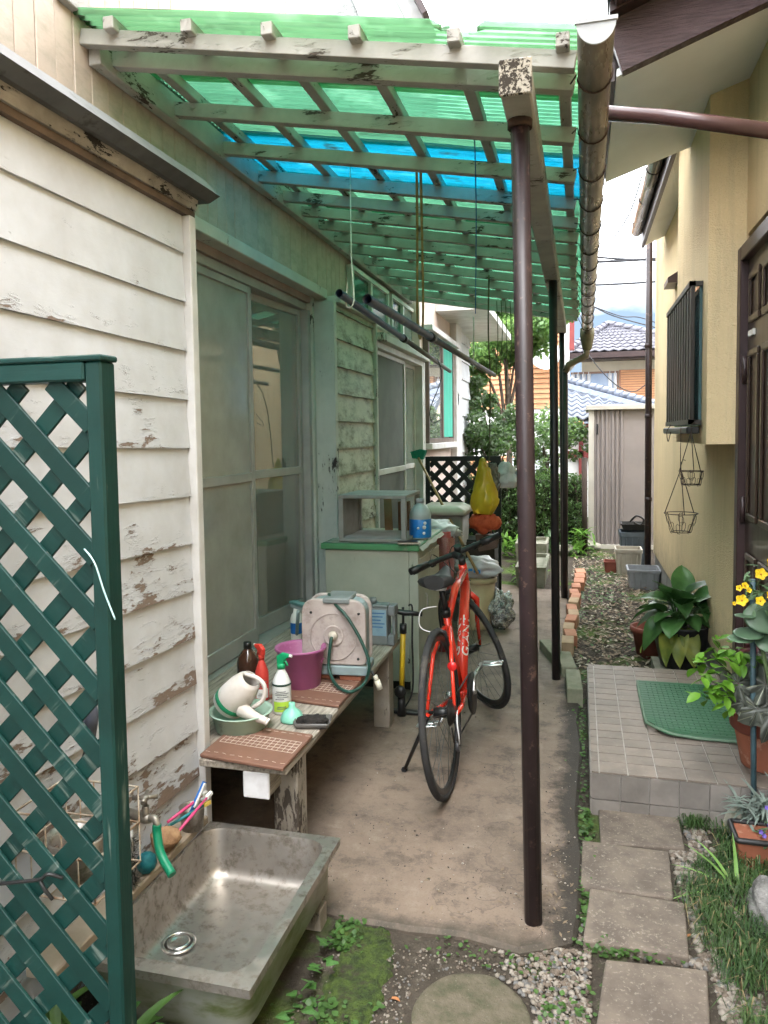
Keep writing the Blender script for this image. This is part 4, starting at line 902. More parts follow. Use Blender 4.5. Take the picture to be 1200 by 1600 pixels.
b = MB(); b.prism(panel(rx - .135, rx + .135, k0 + .06, k0 + .325, ry + .023, 0, .025, .06), (0, .10, 0)); Rb(b, 'drum_cover', RBL, RL)
b = MB(); b.prism(panel(rx - .150, rx + .150, k0, k0 + .042, ry - .006, 0, .012, .012), (0, .16, 0)); Rb(b, 'base', RBL, RL, bevel=.005)
b = MB(); b.box(rx - .045, rx + .075, ry - .010, ry + .16, k0 + .318, k0 + .342); Rb(b, 'handle', M('grey_handle', (.20, .22, .22), (.15, .17, .17), 8, rough=.5), RL, bevel=.005)
ring = Matrix.Rotation(R(90), 3, 'X')
b = MB(); b.lathe([(.105, 0), (.106, .003), (.102, .004), (.101, .001)], (rx, ry, k0 + .17), 30, M=ring, cap=False); b.lathe([(.046, .001), (.046, .005), (.040, .005), (.034, .0015), (0, .0015)], (rx, ry, k0 + .175), 24, M=ring); Rb(b, 'hub_ring', RC, RL)
b = MB(); b.lathe([(.022, 0), (.020, .012), (.014, .014), (.012, .022), (.0, .022)], (rx, ry - .003, k0 + .175), 16, M=ring); Rb(b, 'hub_nut', M('beige_nut', (.50, .45, .38), (.42, .37, .31), 9, rough=.5), RL)
for dx_, dz_ in ((-.10, .275), (.115, .275), (.11, .075)):
    b = MB(); b.lathe([(.006, 0), (.006, .002), (0, .002)], (rx + dx_, ry, k0 + dz_), 10, M=ring); Rb(b, 'screw', BLACK, RL)
dh = M('dark_green_hose', (.012, .055, .040), (.010, .045, .034), 9, rough=.4)
H = lambda x, y, d=.05: at(x, y, Y=ry - d)
b = MB(); b.tube(bez([(rx + .0, ry - .022, k0 + .175), H(516, 1010, .04), H(514, 1045, .05), at(527, 1072, Z=bz + .03), at(548, 1081, Z=bz + .03), at(569, 1068, Z=bz + .03), H(577, 1040, .055), H(566, 1005, .04), H(543, 965, .025), at(522, 942, Y=ry + .01), at(514, 929, Y=ry + .06), at(518, 932, Y=ry + .10)], 6), .0072, 10); b.build('hose', dh, RL)
hc = H(580, 1048, .0); MB().tube([hc, H(588, 1062, .0)], .006, 8).build('hose_end', BLACK, RL)
MB().tube([H(586, 1055, .0), H(589, 1064, .0)], .010, 10).tube([H(589, 1063, .0), H(594, 1077, .0)], .013, 10).build('connector', M('cream_connector', (.62, .58, .46), (.52, .5, .42), 20, rough=.4), RL)
# bottles behind and beside the reel
wb = at(464, 1003, Z=bz2); WBt = thing('cleaner_bottle', 'white squeeze bottle with blue label beside the hose reel', 'bottle', wb)
MB().lathe([(0, 0), (.030, 0), (.032, .005), (.032, .13), (.026, .15), (.018, .158), (.014, .19), (.0, .192)], wb, 18).build('bottle', pw, WBt)
MB().lathe([(.0326, .05), (.0328, .052), (.0328, .105), (.0326, .107)], wb, 18, cap=False).build('blue_label', bl, WBt)
jg = at(597, 1012, Z=bz2); jg.y += .04; JG = thing('grey_jug', 'grey plastic jug with pale blue label and cut-out grip', 'jug', jg)
jm = M('grey_jug_plastic', (.20, .22, .23), (.16, .18, .19), 8, rough=.4)
X0, X1, zz = jg.x - .12, jg.x + .055, bz2
out = [(X0, 0), (X1, 0), (X1, .13), (X1 + .004, .20), (X1 - .03, .225), (X1 - .09, .23), (X0, .19)]
b = MB(); b.box(X0, X1 - .035, jg.y, jg.y + .08, zz, zz + .195); b.box(X1 - .034, X1, jg.y, jg.y + .08, zz, zz + .055); b.box(X1 - .034, X1 + .004, jg.y, jg.y + .08, zz + .155, zz + .21); b.box(X1 - .016, X1 + .003, jg.y + .01, jg.y + .07, zz + .055, zz + .155); b.box(X0, X1 - .035, jg.y, jg.y + .08, zz + .1952, zz + .212); b.build('body', jm, JG, bevel=.007, seg=2)
MB().lathe([(.018, 0), (.018, .028), (0, .029)], (X1 - .12, jg.y + .04, zz + .212), 14).build('cap', jm, JG)
MB().box(X0 + .01, X1 - .042, jg.y - .0022, jg.y - .0006, zz + .05, zz + .185).build('label_sheet', M('pale_blue_label', (.26, .40, .50), (.20, .32, .42), 14, rough=.5), JG)
g = MB(); [g.box(X0 + .02, X1 - .05 - .01 * (k % 3), jg.y - .0032, jg.y - .0023, zz + .165 - .018 * k, zz + .171 - .018 * k) for k in range(5)]; g.build('label_print', M('blue_print', (.06, .16, .34), (.08, .2, .4), 30), JG, kind='stuff')
sq = thing('window_squeegee', 'blue-green squeegee head leaning behind the hose reel', 'squeegee', at(470, 950, Y=3.55))
p, q = at(456, 940, Y=3.55), at(492, 950, Y=3.45); MB().beam(p, q, .035, .012).build('blade', M('blue_green_plastic', (.10, .22, .22), (.08, .18, .18), 9, rough=.5), sq)
MB().beam(p + Vector((.0, .0, -.018)), q + Vector((0, 0, -.02)), .022, .02).build('holder', RBL, sq, bevel=.003); MB().tube([at(466, 955, Y=3.5), at(463, 1000, Y=3.7)], .009, 8).build('handle', RBL, sq)
tag(MB().prism([at(598, 1000, Z=bz2), at(621, 994, Z=bz2), at(612, 984, Z=bz2), at(590, 988, Z=bz2)], (0, 0, .012)).build('white_tray', pw, bevel=.003), 'flat white tray at the far end of the bench', 'tray')
# ------------------------------------------------------------------ cabinet and what stands on it
CB = thing('storage_cabinet', 'pale green wooden cabinet with green edged top', 'cabinet', (-1.18, 4.5, 0))
CBM = peel('chipped_pale_green_paint', (.40, .42, .34), (.10, .085, .06), (.34, .36, .29), .47, .0, axis=2, sc=10)
GRN = M('green_edge_paint', (.09, .27, .12), (.07, .21, .095), 8, rough=.5, c3=(.2, .26, .16), s3=16)
cx0, cx1, cy0, cy1, cz = -1.47, -.905, 4.21, 4.92, .835
MB().box(cx0, cx1 - .02, cy0 + .02, cy1 - .01, .06, cz - .001).build('carcass', CBM, CB)
MB().box(cx0, cx1 - .055, cy0, cy0 + .019, .062, cz - .002).build('front_board', CBM, CB, bevel=.003)
MB().box(cx1 - .053, cx1, cy0, cy0 + .04, .0, cz - .002).build('corner_post', CBM, CB, bevel=.003)
MB().box(cx1 - .019, cx1 - .004, cy0 + .045, cy1 - .35, .08, cz - .06).build('side_door', CBM, CB, bevel=.003)
MB().box(cx1 - .019, cx1 - .004, cy1 - .345, cy1 - .02, .08, cz - .06).build('side_door', CBM, CB, bevel=.003)
MB().box(cx0, cx1 - .055, cy0 + .05, cy0 + .06, .0, .06).build('foot_gap_shade', DARKIN, CB)  # dark sheet added as the shade in the gap under the cabinet
MB().box(cx0 - .02, cx1 + .012, cy0 - .02, cy1 + .01, cz, cz + .036).build('top', GRN, CB, bevel=.004)
MB().tube([(cx1 + .002, cy0 + .2, .45), (cx1 + .012, cy0 + .2, .46), (cx1 + .012, cy0 + .2, .54), (cx1 + .002, cy0 + .2, .55)], .004, 6).build('handle', ALU, CB)
b = MB(); n = 20; vs = []
for j in range(n + 1):
    for i in range(n + 1):
        x = cx0 + (cx1 + .03 - cx0) * i / n; y = cy0 - .01 + (cy1 + .0 - cy0) * j / n
        z = cz + .040 + .004 * noise.noise(Vector((x * 9, y * 9, 0)))
        if x > cx1 + .008: z -= .035 + .02 * noise.noise(Vector((y * 8, 2, 0)))
        vs.append((x, y, z))
b.add(vs, [(j * (n + 1) + i, j * (n + 1) + i + 1, (j + 1) * (n + 1) + i + 1, (j + 1) * (n + 1) + i) for j in range(n) for i in range(n)], True)
tag(b.build('oilcloth', M('faded_oilcloth', (.36, .36, .29), (.27, .28, .22), 9, rough=.6)), 'faded oilcloth spread over the cabinet top', 'cloth')
zt_ = cz + .045
SH = thing('open_shelf_box', 'grey open-fronted wooden shelf box on the cabinet', 'shelf', (-1.15, 4.35, zt_))
GW = M('grey_painted_wood', (.26, .26, .24), (.20, .19, .175), 7, rough=.7, bump=.15)
fx0, fx1, fy0, fy1, fz0, fz1 = -1.385, -.975, 4.215, 4.62, zt_, zt_ + .275
MB().box(fx0, fx1, fy0, fy1, fz1 - .02, fz1).build('top_panel', GW, SH, bevel=.002); MB().box(fx0, fx1, fy0, fy1, fz0, fz0 + .02).build('bottom_panel', GW, SH, bevel=.002)
for x, y in ((fx0, fy0), (fx1 - .03, fy0), (fx0, fy1 - .03), (fx1 - .03, fy1 - .03)): MB().box(x, x + .03, y, y + .03, fz0 + .0205, fz1 - .0205).build('upright', GW, SH, bevel=.002)
MB().box(fx0 + .004, fx0 + .016, fy0 + .031, fy1 - .031, fz0 + .0205, fz1 - .0205).build('side_panel', GW, SH)
CARD = M('brown_card', (.17, .09, .05), (.12, .065, .035), 6, rough=.85)
tag(MB().box(-1.13, -1.06, 4.66, 4.72, zt_, zt_ + .20).build('brown_box', CARD, bevel=.003), 'small brown box behind the shelf box', 'box')
tag(MB().beam((-1.20, 4.70, zt_), (-1.23, 4.78, zt_ + .24), .05, .015).build('wood_offcut', M('orange_wood', (.26, .14, .07), (.2, .1, .05), 6, rough=.8)), 'brown wood offcut leaning behind the shelf box', 'wood')
jb = at(657, 840, Z=zt_); JB = thing('detergent_bottle', 'clear bottle half full of blue liquid on the cabinet', 'bottle', jb)
MB().lathe([(0, 0), (.062, 0), (.066, .006), (.066, .14), (.060, .165), (.04, .195), (.024, .205), (.022, .225)], jb, 22).build('bottle', M('cloudy_grey_plastic', (.36, .40, .38), (.30, .34, .32), 6, rough=.3), JB)
MB().lathe([(.0662, .006), (.0672, .008), (.0672, .115), (.0662, .117)], jb, 22, cap=False).build('blue_label', M('blue_wrap', (.015, .13, .46), (.02, .20, .50), 5, rough=.3), JB)
a0 = math.atan2(-jb.y, -jb.x)
g = MB()
for k, (a, z, s_) in enumerate(((.35, .07, .012), (.42, .095, .010), (.32, .035, .009), (-.2, .065, .008))):
    p = jb + Vector((.0682 * math.cos(a0 + a), .0682 * math.sin(a0 + a), z)); nrm = Vector((math.cos(a0 + a), math.sin(a0 + a), 0))
    g.lathe([(s_ * .45, 0), (s_, 0), (s_, .0008), (s_ * .45, .0008)], p, 12, M=nrm.to_track_quat('Z', 'Y').to_matrix())
g.build('white_label_marks', pw, JB, kind='stuff')
MB().lathe([(.026, .214), (.026, .238), (0, .24)], jb, 14).build('cap', M('grey_cap_plastic', (.3, .3, .3), (.25, .25, .25), 9), JB)
nb = at(640, 850, Z=zt_); nb.y += .03; NBk = thing('notebook', 'small notebook with black cover on the cabinet corner', 'notebook', nb)
rot = Matrix.Translation(nb) @ Matrix.Rotation(R(14), 4, 'Z')
b = MB().box(-.075, .055, -.04, .04, 0, .010); b.xf(rot); b.build('pages', M('page_edges', (.50, .45, .36), (.42, .37, .29), 60), NBk); b = MB().box(-.077, .040, -.042, .042, .0102, .013); b.xf(rot); b.build('cover', BLACK, NBk)

# ------------------------------------------------------------------ floor pump
pp_ = at(625, 1120, Z=0); PM = thing('floor_pump', 'yellow and black bicycle floor pump before the cabinet', 'pump', pp_)
YEL = M('yellow_paint', (.62, .42, .02), (.54, .36, .02), 6, rough=.4)
tb_ = Vector((pp_.x + .005, pp_.y + .02, 0)); tt_ = Vector((at(630, 975, Y=pp_.y + .02).x, pp_.y + .02, .50))
MB().tube([tb_ + Vector((0, 0, .10)), tb_.lerp(tt_, .98)], .0145, 12).build('barrel', YEL, PM)
MB().tube([tb_, tb_ + Vector((0, 0, .12))], [.024, .020], 12).build('base_collar', BLACK, PM); MB().tube([tt_ - Vector((0, 0, .05)), tt_], .019, 12).build('top_collar', BLACK, PM)
MB().beam(tb_ + Vector((-.085, .03, .012)), tb_ + Vector((.09, .03, .012)), .045, .018).build('foot', BLACK, PM, bevel=.005)
MB().tube([tt_, tt_ + Vector((0, 0, .09))], .007, 8).build('rod', BLACK, PM)
h0, h1 = at(604, 953, Y=pp_.y + .0), at(660, 960, Y=pp_.y + .03)
MB().tube([h0, h0.lerp(h1, .3), h0.lerp(h1, .5) - Vector((0, 0, .004)), h0.lerp(h1, .7), h1], [.012, .014, .016, .014, .012], 10).build('handle', BLACK, PM)
MB().tube(bez([tb_ + Vector((.02, 0, .05)), tb_ + Vector((.06, .01, .15)), tb_ + Vector((.062, 0, .42)), tt_ + Vector((.05, 0, .09)), tt_ + Vector((.03, 0, .10))], 6), .005, 7).build('air_hose', BLACK, PM)
MB().lathe([(.03, 0), (.032, .004), (.03, .02), (0, .02)], tb_ + Vector((0, -.02, .14)), 14, M=Matrix.Rotation(R(90), 3, 'X')).build('gauge', BLACK, PM)

# ------------------------------------------------------------------ bicycle
BK = thing('red_bicycle', 'red flat-bar road bicycle parked on its kickstand', 'bicycle', (-.528, 3.035, 0), rot=(0, R(-5.3), R(-1.5)))
RED = M('red_gloss_frame', (.74, .045, .022), (.66, .036, .018), 5, rough=.22, coat=.6, rv=.06)
RUB = M('black_tyre', (.018, .018, .020), (.030, .029, .028), 8, rough=.8, c3=(.06, .052, .045), s3=10)
RIM = M('black_rim', (.02, .02, .022), (.03, .03, .03), 8, rough=.3, metal=.4)
SIL = M('silver_alloy', (.60, .60, .60), (.48, .48, .48), 14, rough=.28, metal=.9)
SPK = M('dark_spoke', (.10, .10, .10), (.06, .06, .06), 9, rough=.35, metal=.7)
CHN = M('oily_chain', (.045, .040, .036), (.02, .018, .016), 30, rough=.45, metal=.6)
RW = .345
def P3(*a): return Vector(a)
def local(b, *a, **k): return b.build(*a, local=True, **k)
def wheel_meshes(parent, hub, T=None, cogs=False):
    T = T or Matrix.Identity(4)
    def circ(r, n=56, x=0): return [T @ P3(x, hub.y + r * math.cos(2 * math.pi * i / n), hub.z + r * math.sin(2 * math.pi * i / n)) for i in range(n)]
    wh = local(MB().tube(circ(RW - .0145), .0145, 10, closed=True), 'wheel_tyre', RUB, parent)
    b = MB()
    ring = []
    for r, x in ((RW - .026, .009), (RW - .030, .010), (RW - .050, .006), (RW - .052, 0), (RW - .050, -.006), (RW - .030, -.010), (RW - .026, -.009)): ring.append(circ(r, 56, x))
    n = 56; vs = [p for c in ring for p in c]; m = len(ring)
    b.add(vs, [(i * n + j, i * n + (j + 1) % n, ((i + 1) % m) * n + (j + 1) % n, ((i + 1) % m) * n + j) for i in range(m) for j in range(n)], True); local(b, 'rim', RIM, wh)
    for k in range(24):
        a = 2 * math.pi * k / 24; a2 = a + (.32 if k % 2 else -.32); x = .028 * (1 if (k // 2) % 2 else -1)
        p = T @ P3(x, hub.y + .019 * math.cos(a2), hub.z + .019 * math.sin(a2)); q = T @ P3(0, hub.y + (RW - .05) * math.cos(a), hub.z + (RW - .05) * math.sin(a))
        local(MB().tube([p, q], .0012, 4, cap=False), 'spoke', SPK, wh)
    local(MB().tube([T @ P3(-.055, hub.y, hub.z), T @ P3(-.034, hub.y, hub.z), T @ P3(-.03, hub.y, hub.z), T @ P3(.03, hub.y, hub.z), T @ P3(.034, hub.y, hub.z), T @ P3(.055, hub.y, hub.z)], [.006, .008, .022, .022, .008, .006], 10), 'hub', BLACK, wh)
    return wh
rh = P3(0, 0, RW); bbp = P3(0, .425, .285); st_ = P3(0, .275, .70); ht = P3(0, .775, .835); hb = P3(0, .825, .690); fh = P3(0, 1.0, RW)
wr_ = wheel_meshes(BK, rh)
# cassette, derailleur
for k in range(7):
    r = .055 - .0045 * k; b = MB(); n = 24
    b.lathe([(r * .5, -.0009), (r, -.0009), (r, .0009), (r * .5, .0009)], P3(.036 + .0045 * k, 0, RW), 24, M=Matrix.Rotation(R(90), 3, 'Y'), cap=False); local(b, 'sprocket', CHN, wr_)
frm = local(MB().tube([ht + P3(0, -.008, .006), hb], .021, 14).tube([ht.lerp(hb, .5) + P3(0, -.004, -.02), bbp], [.026, .029], 14).tube([ht.lerp(hb, .2), ht.lerp(st_, .5) + P3(0, 0, -.006), st_ + P3(0, .005, -.045)], [.024, .019, .016], 14).tube([st_, bbp], .0165, 12).tube([bbp + P3(-.036, 0, 0), bbp + P3(.036, 0, 0)], .023, 14), 'frame', RED, BK)
for s_ in (-1, 1):
    local(MB().tube([st_ + P3(.012 * s_, -.01, -.06), P3(.040 * s_, .12, .555), P3(.058 * s_, -.004, RW + .012)], [.010, .009, .0075], 10), 'seat_stay', RED, BK)
    local(MB().tube([bbp + P3(.022 * s_, -.02, 0), P3(.045 * s_, .2, .30), P3(.060 * s_, 0, RW - .01)], [.012, .011, .009], 10), 'chain_stay', RED, BK)
local(MB().tube([st_, P3(0, .235, .82)], .0136, 10).tube([st_ - P3(0, -.004, .012), st_ + P3(0, -.006, .022)], .021, 12), 'seat_post', BLACK, BK)
# saddle
b = MB(); prof = []; n = 14
for i in range(n + 1):
    u = i / n; y = .105 + .27 * u; wv = .078 * (1 - u) ** 1.3 + .021; wv *= min(1, .45 + 4 * u)
    zc = .870 + .006 * math.cos(u * 6) ; ringp = []
    for j in range(12):
        a = 2 * math.pi * j / 12; zz_ = math.sin(a); ringp.append(P3(wv * math.cos(a), y, zc + (.026 if zz_ > 0 else .038) * zz_ * (1 if abs(math.cos(a)) < .9 else .8)))
    prof.append(ringp)
loft(b, prof, True, True); local(b, 'saddle', M('black_saddle_cover', (.018, .018, .019), (.012, .012, .012), 14, rough=.6, bump=.2, bsc=40), BK)
local(MB().tube([P3(-.02, .14, .855), P3(-.02, .22, .838), P3(-.02, .3, .86)], .0035, 6).tube([P3(.02, .14, .855), P3(.02, .22, .838), P3(.02, .3, .86)], .0035, 6).box(-.02, .02, .215, .255, .815, .842), 'saddle_rails', SIL, BK)
# steered front end
axis = (ht - hb).normalized(); TS = Matrix.Translation(hb) @ Matrix.Rotation(R(40), 4, axis) @ Matrix.Translation(-hb)
FT = lambda *a: TS @ P3(*a)
wheel_meshes(BK, fh, TS)
crown = hb - axis * .035
for s_ in (-1, 1):
    local(MB().tube([TS @ (crown + P3(.012 * s_, 0, .015)), TS @ (crown + P3(.046 * s_, .008, -.03)), FT(.05 * s_, .93, .50), FT(.052 * s_, 1.0, RW + .004)], [.017, .016, .012, .008], 10), 'fork_blade', RED, BK)
local(MB().tube([TS @ hb, TS @ crown], .020, 12), 'fork_crown', RED, BK)
sttop = ht + axis * .045
local(MB().tube([TS @ (ht + axis * .004), TS @ sttop], .018, 12).tube([TS @ sttop, TS @ (sttop + P3(0, .075, .012))], [.017, .019], 12), 'stem', BLACK, BK)
hc_ = sttop + P3(0, .08, .014)
local(MB().tube([TS @ (hc_ + P3(-.26, -.03, .008)), TS @ (hc_ + P3(-.1, -.005, .004)), TS @ hc_, TS @ (hc_ + P3(.1, -.005, .004)), TS @ (hc_ + P3(.26, -.03, .008))], .0145, 10), 'handlebar', BLACK, BK)
for s_ in (-1, 1):
    local(MB().tube([TS @ (hc_ + P3(.165 * s_, -.013, .006)), TS @ (hc_ + P3(.272 * s_, -.033, .009))], .0185, 12), 'grip', BLACK, BK)
    local(MB().tube([TS @ (hc_ + P3(.13 * s_, .0, .0)), TS @ (hc_ + P3(.14 * s_, .03, -.012)), TS @ (hc_ + P3(.235 * s_, .035, -.022))], [.010, .007, .005], 8), 'brake_lever', BLACK, BK)
    local(MB().tube(bez([TS @ (hc_ + P3(.13 * s_, .02, 0)), TS @ (hc_ + P3(.06 * s_, .12, .02)), TS @ (hc_ + P3(0, .09, -.08)), hb + P3(.02 * s_, .02, .05)], 6), .0026, 6), 'brake_cable', BLACK, BK)
    local(MB().tube([TS @ (hc_ + P3(.118 * s_, 0, 0)), TS @ (hc_ + P3(.140 * s_, 0, 0))], .02, 10), 'shifter', BLACK, BK)
local(MB().tube([TS @ (hc_ + P3(.03, -.0, .012)), TS @ (hc_ + P3(.03, -.012, .038))], .019, 12), 'bell', BLACK, BK)
# brakes
local(MB().tube([P3(-.035, .10, .60), P3(-.03, .085, .66), P3(0, .09, .675), P3(.03, .085, .66), P3(.035, .10, .60)], .008, 8), 'rear_brake', BLACK, BK)
local(MB().tube([TS @ (crown + P3(-.035, .06, -.07)), TS @ (crown + P3(-.03, .06, .0)), TS @ (crown + P3(.03, .06, .0)), TS @ (crown + P3(.035, .06, -.07))], .008, 8), 'front_brake', BLACK, BK)
local(MB().tube(bez([P3(-.008, .15, .76), P3(-.075, .13, .75), P3(-.085, .12, .68), P3(-.03, .11, .655)], 6), .0026, 6), 'rear_brake_cable', M('white_cable', (.6, .6, .6), (.55, .55, .55), 8, rough=.4), BK)
local(MB().lathe([(.0, 0), (.021, 0), (.021, .006), (.018, .010), (0, .011)], P3(.047, .085, .515), 18, M=Matrix.Rotation(R(90), 3, 'X')), 'reflector', M('red_reflector', (.65, .02, .02), (.58, .015, .015), 30, rough=.15, coat=.5), BK)
# drivetrain
local(MB().lathe([(.045, -.002), (.090, -.002), (.092, 0), (.090, .002), (.045, .002)], bbp + P3(.048, 0, 0), 30, M=Matrix.Rotation(R(90), 3, 'Y'), cap=False), 'chainring', CHN, BK)
local(MB().lathe([(.0, 0), (.098, 0), (.098, .003), (0, .003)], bbp + P3(.055, 0, 0), 30, M=Matrix.Rotation(R(90), 3, 'Y')), 'chain_guard', BLACK, BK)
ca = R(148)
for s_, an in ((1, R(35)), (-1, R(215))):
    e_ = bbp + P3((.085) * s_, .17 * math.cos(an), .17 * math.sin(an))
    cr = local(MB().tube([bbp + P3(.062 * s_, 0, 0), bbp.lerp(e_, .5) + P3(.01 * s_, 0, 0), e_], [.013, .011, .010], 8), 'crank', SIL, BK)
    c0 = e_ + P3(.055 * s_, 0, 0)
    pd = local(MB().tube([c0 + P3(-.045, -.03, 0), c0 + P3(.045, -.03, 0), c0 + P3(.045, .03, 0), c0 + P3(-.045, .03, 0)], .0055, 6, closed=True).tube([e_, c0 + P3(.045 * s_, 0, 0)], .008, 8), 'pedal', SIL, BK)
local(MB().tube([bbp + P3(.047, .0, .092), P3(.047, 0, RW + .045)], .004, 5).tube([bbp + P3(.047, 0, -.092), P3(.047, .03, RW - .13)], .004, 5).tube([P3(.047, -.02, RW - .12), P3(.047, -.04, RW - .05)], .004, 5), 'chain', CHN, BK)
local(MB().tube([P3(.058, .0, RW - .02), P3(.062, .02, RW - .08), P3(.055, .03, RW - .15)], [.014, .011, .009], 8).tube([P3(.045, .03, RW - .155), P3(.056, .03, RW - .155)], .022, 14), 'derailleur', M('grey_derailleur', (.10, .10, .11), (.07, .07, .07), 9, rough=.35, metal=.5), BK)
local(MB().tube(bez([P3(.062, .03, RW + .0), P3(.075, -.055, RW - .02), P3(.078, -.06, RW - .09), P3(.066, -.01, RW - .13)], 6), .0032, 6), 'derailleur_cable', M('white_cable_sheath', (.65, .65, .65), (.55, .55, .55), 8, rough=.4), BK)
# kickstand: its foot stands on the concrete although the bicycle leans
BK.location.z = 0
Mi = (Matrix.Translation(BK.location) @ BK.rotation_euler.to_matrix().to_4x4()).inverted()
ft_ = Mi @ at(632, 1203, Z=.006)
local(MB().tube([P3(-.065, .05, RW - .02), (P3(-.065, .05, RW - .02)).lerp(ft_, .5), ft_], [.010, .009, .008], 8).tube([ft_ - P3(.0, .008, -.004), ft_ + P3(0, .014, .0)], .013, 8), 'kickstand', BLACK, BK)
# lettering on the down tube
cu = bpy.data.curves.new('lettering', 'FONT'); cu.body = 'GIANT'; cu.size = .088; cu.extrude = .0006; cu.offset = .0012; cu.align_x = 'CENTER'; cu.align_y = 'CENTER'
fo = bpy.data.objects.new('lettering_source', cu); COL.objects.link(fo); bpy.context.view_layer.update()
me = bpy.data.meshes.new_from_object(fo.evaluated_get(bpy.context.evaluated_depsgraph_get())); bpy.data.objects.remove(fo)
d0 = ht.lerp(hb, .5) + P3(0, -.004, -.02); dt = (bbp - d0).normalized()
me.materials.append(M('white_lettering', (.68, .62, .58), (.62, .56, .52), 8, rough=.3))
for s_ in (-1, 1):
    up_ = P3(s_, 0, 0)
    # letters run along the tube and wrap slightly round its side
    X_ = -dt; n_ = (P3(.75 * s_, 0, 0) + dt.cross(P3(1, 0, 0)) * (-.66 if dt.cross(P3(1, 0, 0)).y > 0 else .66)).normalized(); Y_ = n_.cross(X_).normalized()
    Mx = Matrix((X_, Y_, n_)).transposed().to_4x4(); mm = me.copy()
    r0 = .0287
    c_ = d0.lerp(bbp, .52)
    for v in mm.vertices:
        p = v.co.copy(); a = p.y * .62 / r0
        q = c_ + X_ * p.x * .80 + (Y_ * math.sin(a) + n_ * math.cos(a)) * (r0 + .0006 + p.z)
        v.co = q
    o = bpy.data.objects.new('lettering', mm); COL.objects.link(o); o.parent = frm; o['label'] = 'white block capital lettering on the down tube'
# ------------------------------------------------------------------ clutter at the end of the passage
TAN = M('tan_plastic', (.44, .36, .22), (.38, .31, .19), 6, rough=.45)
yb = at(738, 985, Z=0); yb = Vector((yb.x + .02, yb.y + .12, 0))
YB = thing('lidded_bucket', 'tan plastic bucket with lid behind the bicycle', 'bucket', yb)
MB().lathe([(0, 0), (.115, 0), (.12, .006), (.145, .375)], yb, 28).build('body', TAN, YB)
MB().lathe([(.155, .36), (.158, .362), (.158, .39), (.150, .396), (.125, .392), (.120, .386), (.10, .386), (.098, .394), (.06, .394), (.058, .386), (.03, .386), (.028, .396), (0, .396)], yb, 28).build('lid', TAN, YB)
def bag(c, r, m, label, name='plastic_bag', cat='bag', amp=.35, fr=2.5, seed=1, knot=False, flat=None, marks=None):
    t = thing(name, label, cat, (c[0], c[1], c[2] - r[2]))
    b = MB(); b.blob(c, r, amp, fr, 4, seed, flat=flat); b.build('bag', m, t)
    if marks:
        g = MB()
        for (dx_, dz_, w_, h_) in marks: g.box(c[0] + dx_ - w_, c[0] + dx_ + w_, c[1] - r[1] * 1.06, c[1] - r[1] * 1.05, c[2] + dz_ - h_, c[2] + dz_ + h_)
        g.build('blue_print', M('blue_bag_print', (.02, .22, .60), (.03, .28, .65), 9), t, kind='stuff')
    return t
BAGW = M('thin_white_plastic', (.62, .63, .66), (.52, .53, .57), 9, rough=.35, bump=.5, bsc=14, bd=.02)
BAGW.node_tree.nodes['Principled BSDF'].inputs['Transmission Weight'].default_value = .15
bag((yb.x + .02, yb.y, .47), (.17, .12, .085), BAGW, 'white plastic bag with blue print on the tan bucket lid', seed=3, flat=-.07, marks=[(-.05, .0, .016, .010), (-.015, -.005, .012, .016), (.015, -.01, .010, .016)])
FOIL = M('silver_foil', (.50, .51, .51), (.16, .17, .16), 30, rough=.22, metal=.85, bump=1, bsc=30, bd=.03)
sb_ = at(783, 985, Z=0); sb_.y += .08
bag((sb_.x - .02, sb_.y, .13), (.10, .09, .15), FOIL, 'crinkled silver foil bag on the ground beside the tan bucket', seed=6, amp=.5, fr=3.2, flat=-.13)
# red bin in a clear bag, grey wheeled bin
RB = thing('red_bin', 'red plastic bin wrapped in a clear bag behind the cabinet', 'bin', (-1.0, 5.18, 0))
b = MB(); loft(b, [rrect(-1.13, -.89, 5.06, 5.28, .03, 0.0), rrect(-1.16, -.86, 5.03, 5.31, .035, .84), rrect(-1.145, -.875, 5.045, 5.295, .03, .84), rrect(-1.12, -.90, 5.07, 5.27, .03, .3)], True, True); b.build('bin', M('dull_red_plastic', (.36, .05, .05), (.29, .04, .04), 6, rough=.45), RB)
b = MB(); b.blob((-1.0, 5.17, .83), (.175, .165, .075), .4, 3.4, 4, 9); b.build('clear_bag', BAGW, RB)
b = MB(); n = 24; L = []
for z, k in ((.80, 1.04), (.70, 1.06), (.58, 1.05)): L.append([p + Vector((.012 * noise.noise(p * 14 + Vector((0, 0, z * 9))), .012 * noise.noise(p * 11), .03 * noise.noise(p * 6))) for p in rrect(-1.0 - .155 * k, -1.0 + .155 * k, 5.17 - .15 * k, 5.17 + .15 * k, .04, z)])
loft(b, L); t = NT('clear_film'); tr = t.n('BsdfTransparent', Color=(.93, .93, .95)); gl = t.n('BsdfGlossy', Roughness=.2); ms = t.n('MixShader'); ms.inputs[0].default_value = .22; t.t.links.new(tr.outputs[0], ms.inputs[1]); t.t.links.new(gl.outputs[0], ms.inputs[2]); t.t.links.new(ms.outputs[0], t.out.inputs['Surface'])
b.build('film_skirt', t.m, RB)
GBn = thing('grey_bin', 'grey lidded rubbish bin in front of the dark lattice', 'bin', (-1.08, 6.1, 0))
b = MB(); loft(b, [rrect(-1.22, -.94, 5.95, 6.25, .03, 0), rrect(-1.26, -.90, 5.90, 6.30, .03, .86)], True, True); b.build('body', M('grey_bin_plastic', (.20, .185, .165), (.16, .15, .135), 6, rough=.5), GBn)
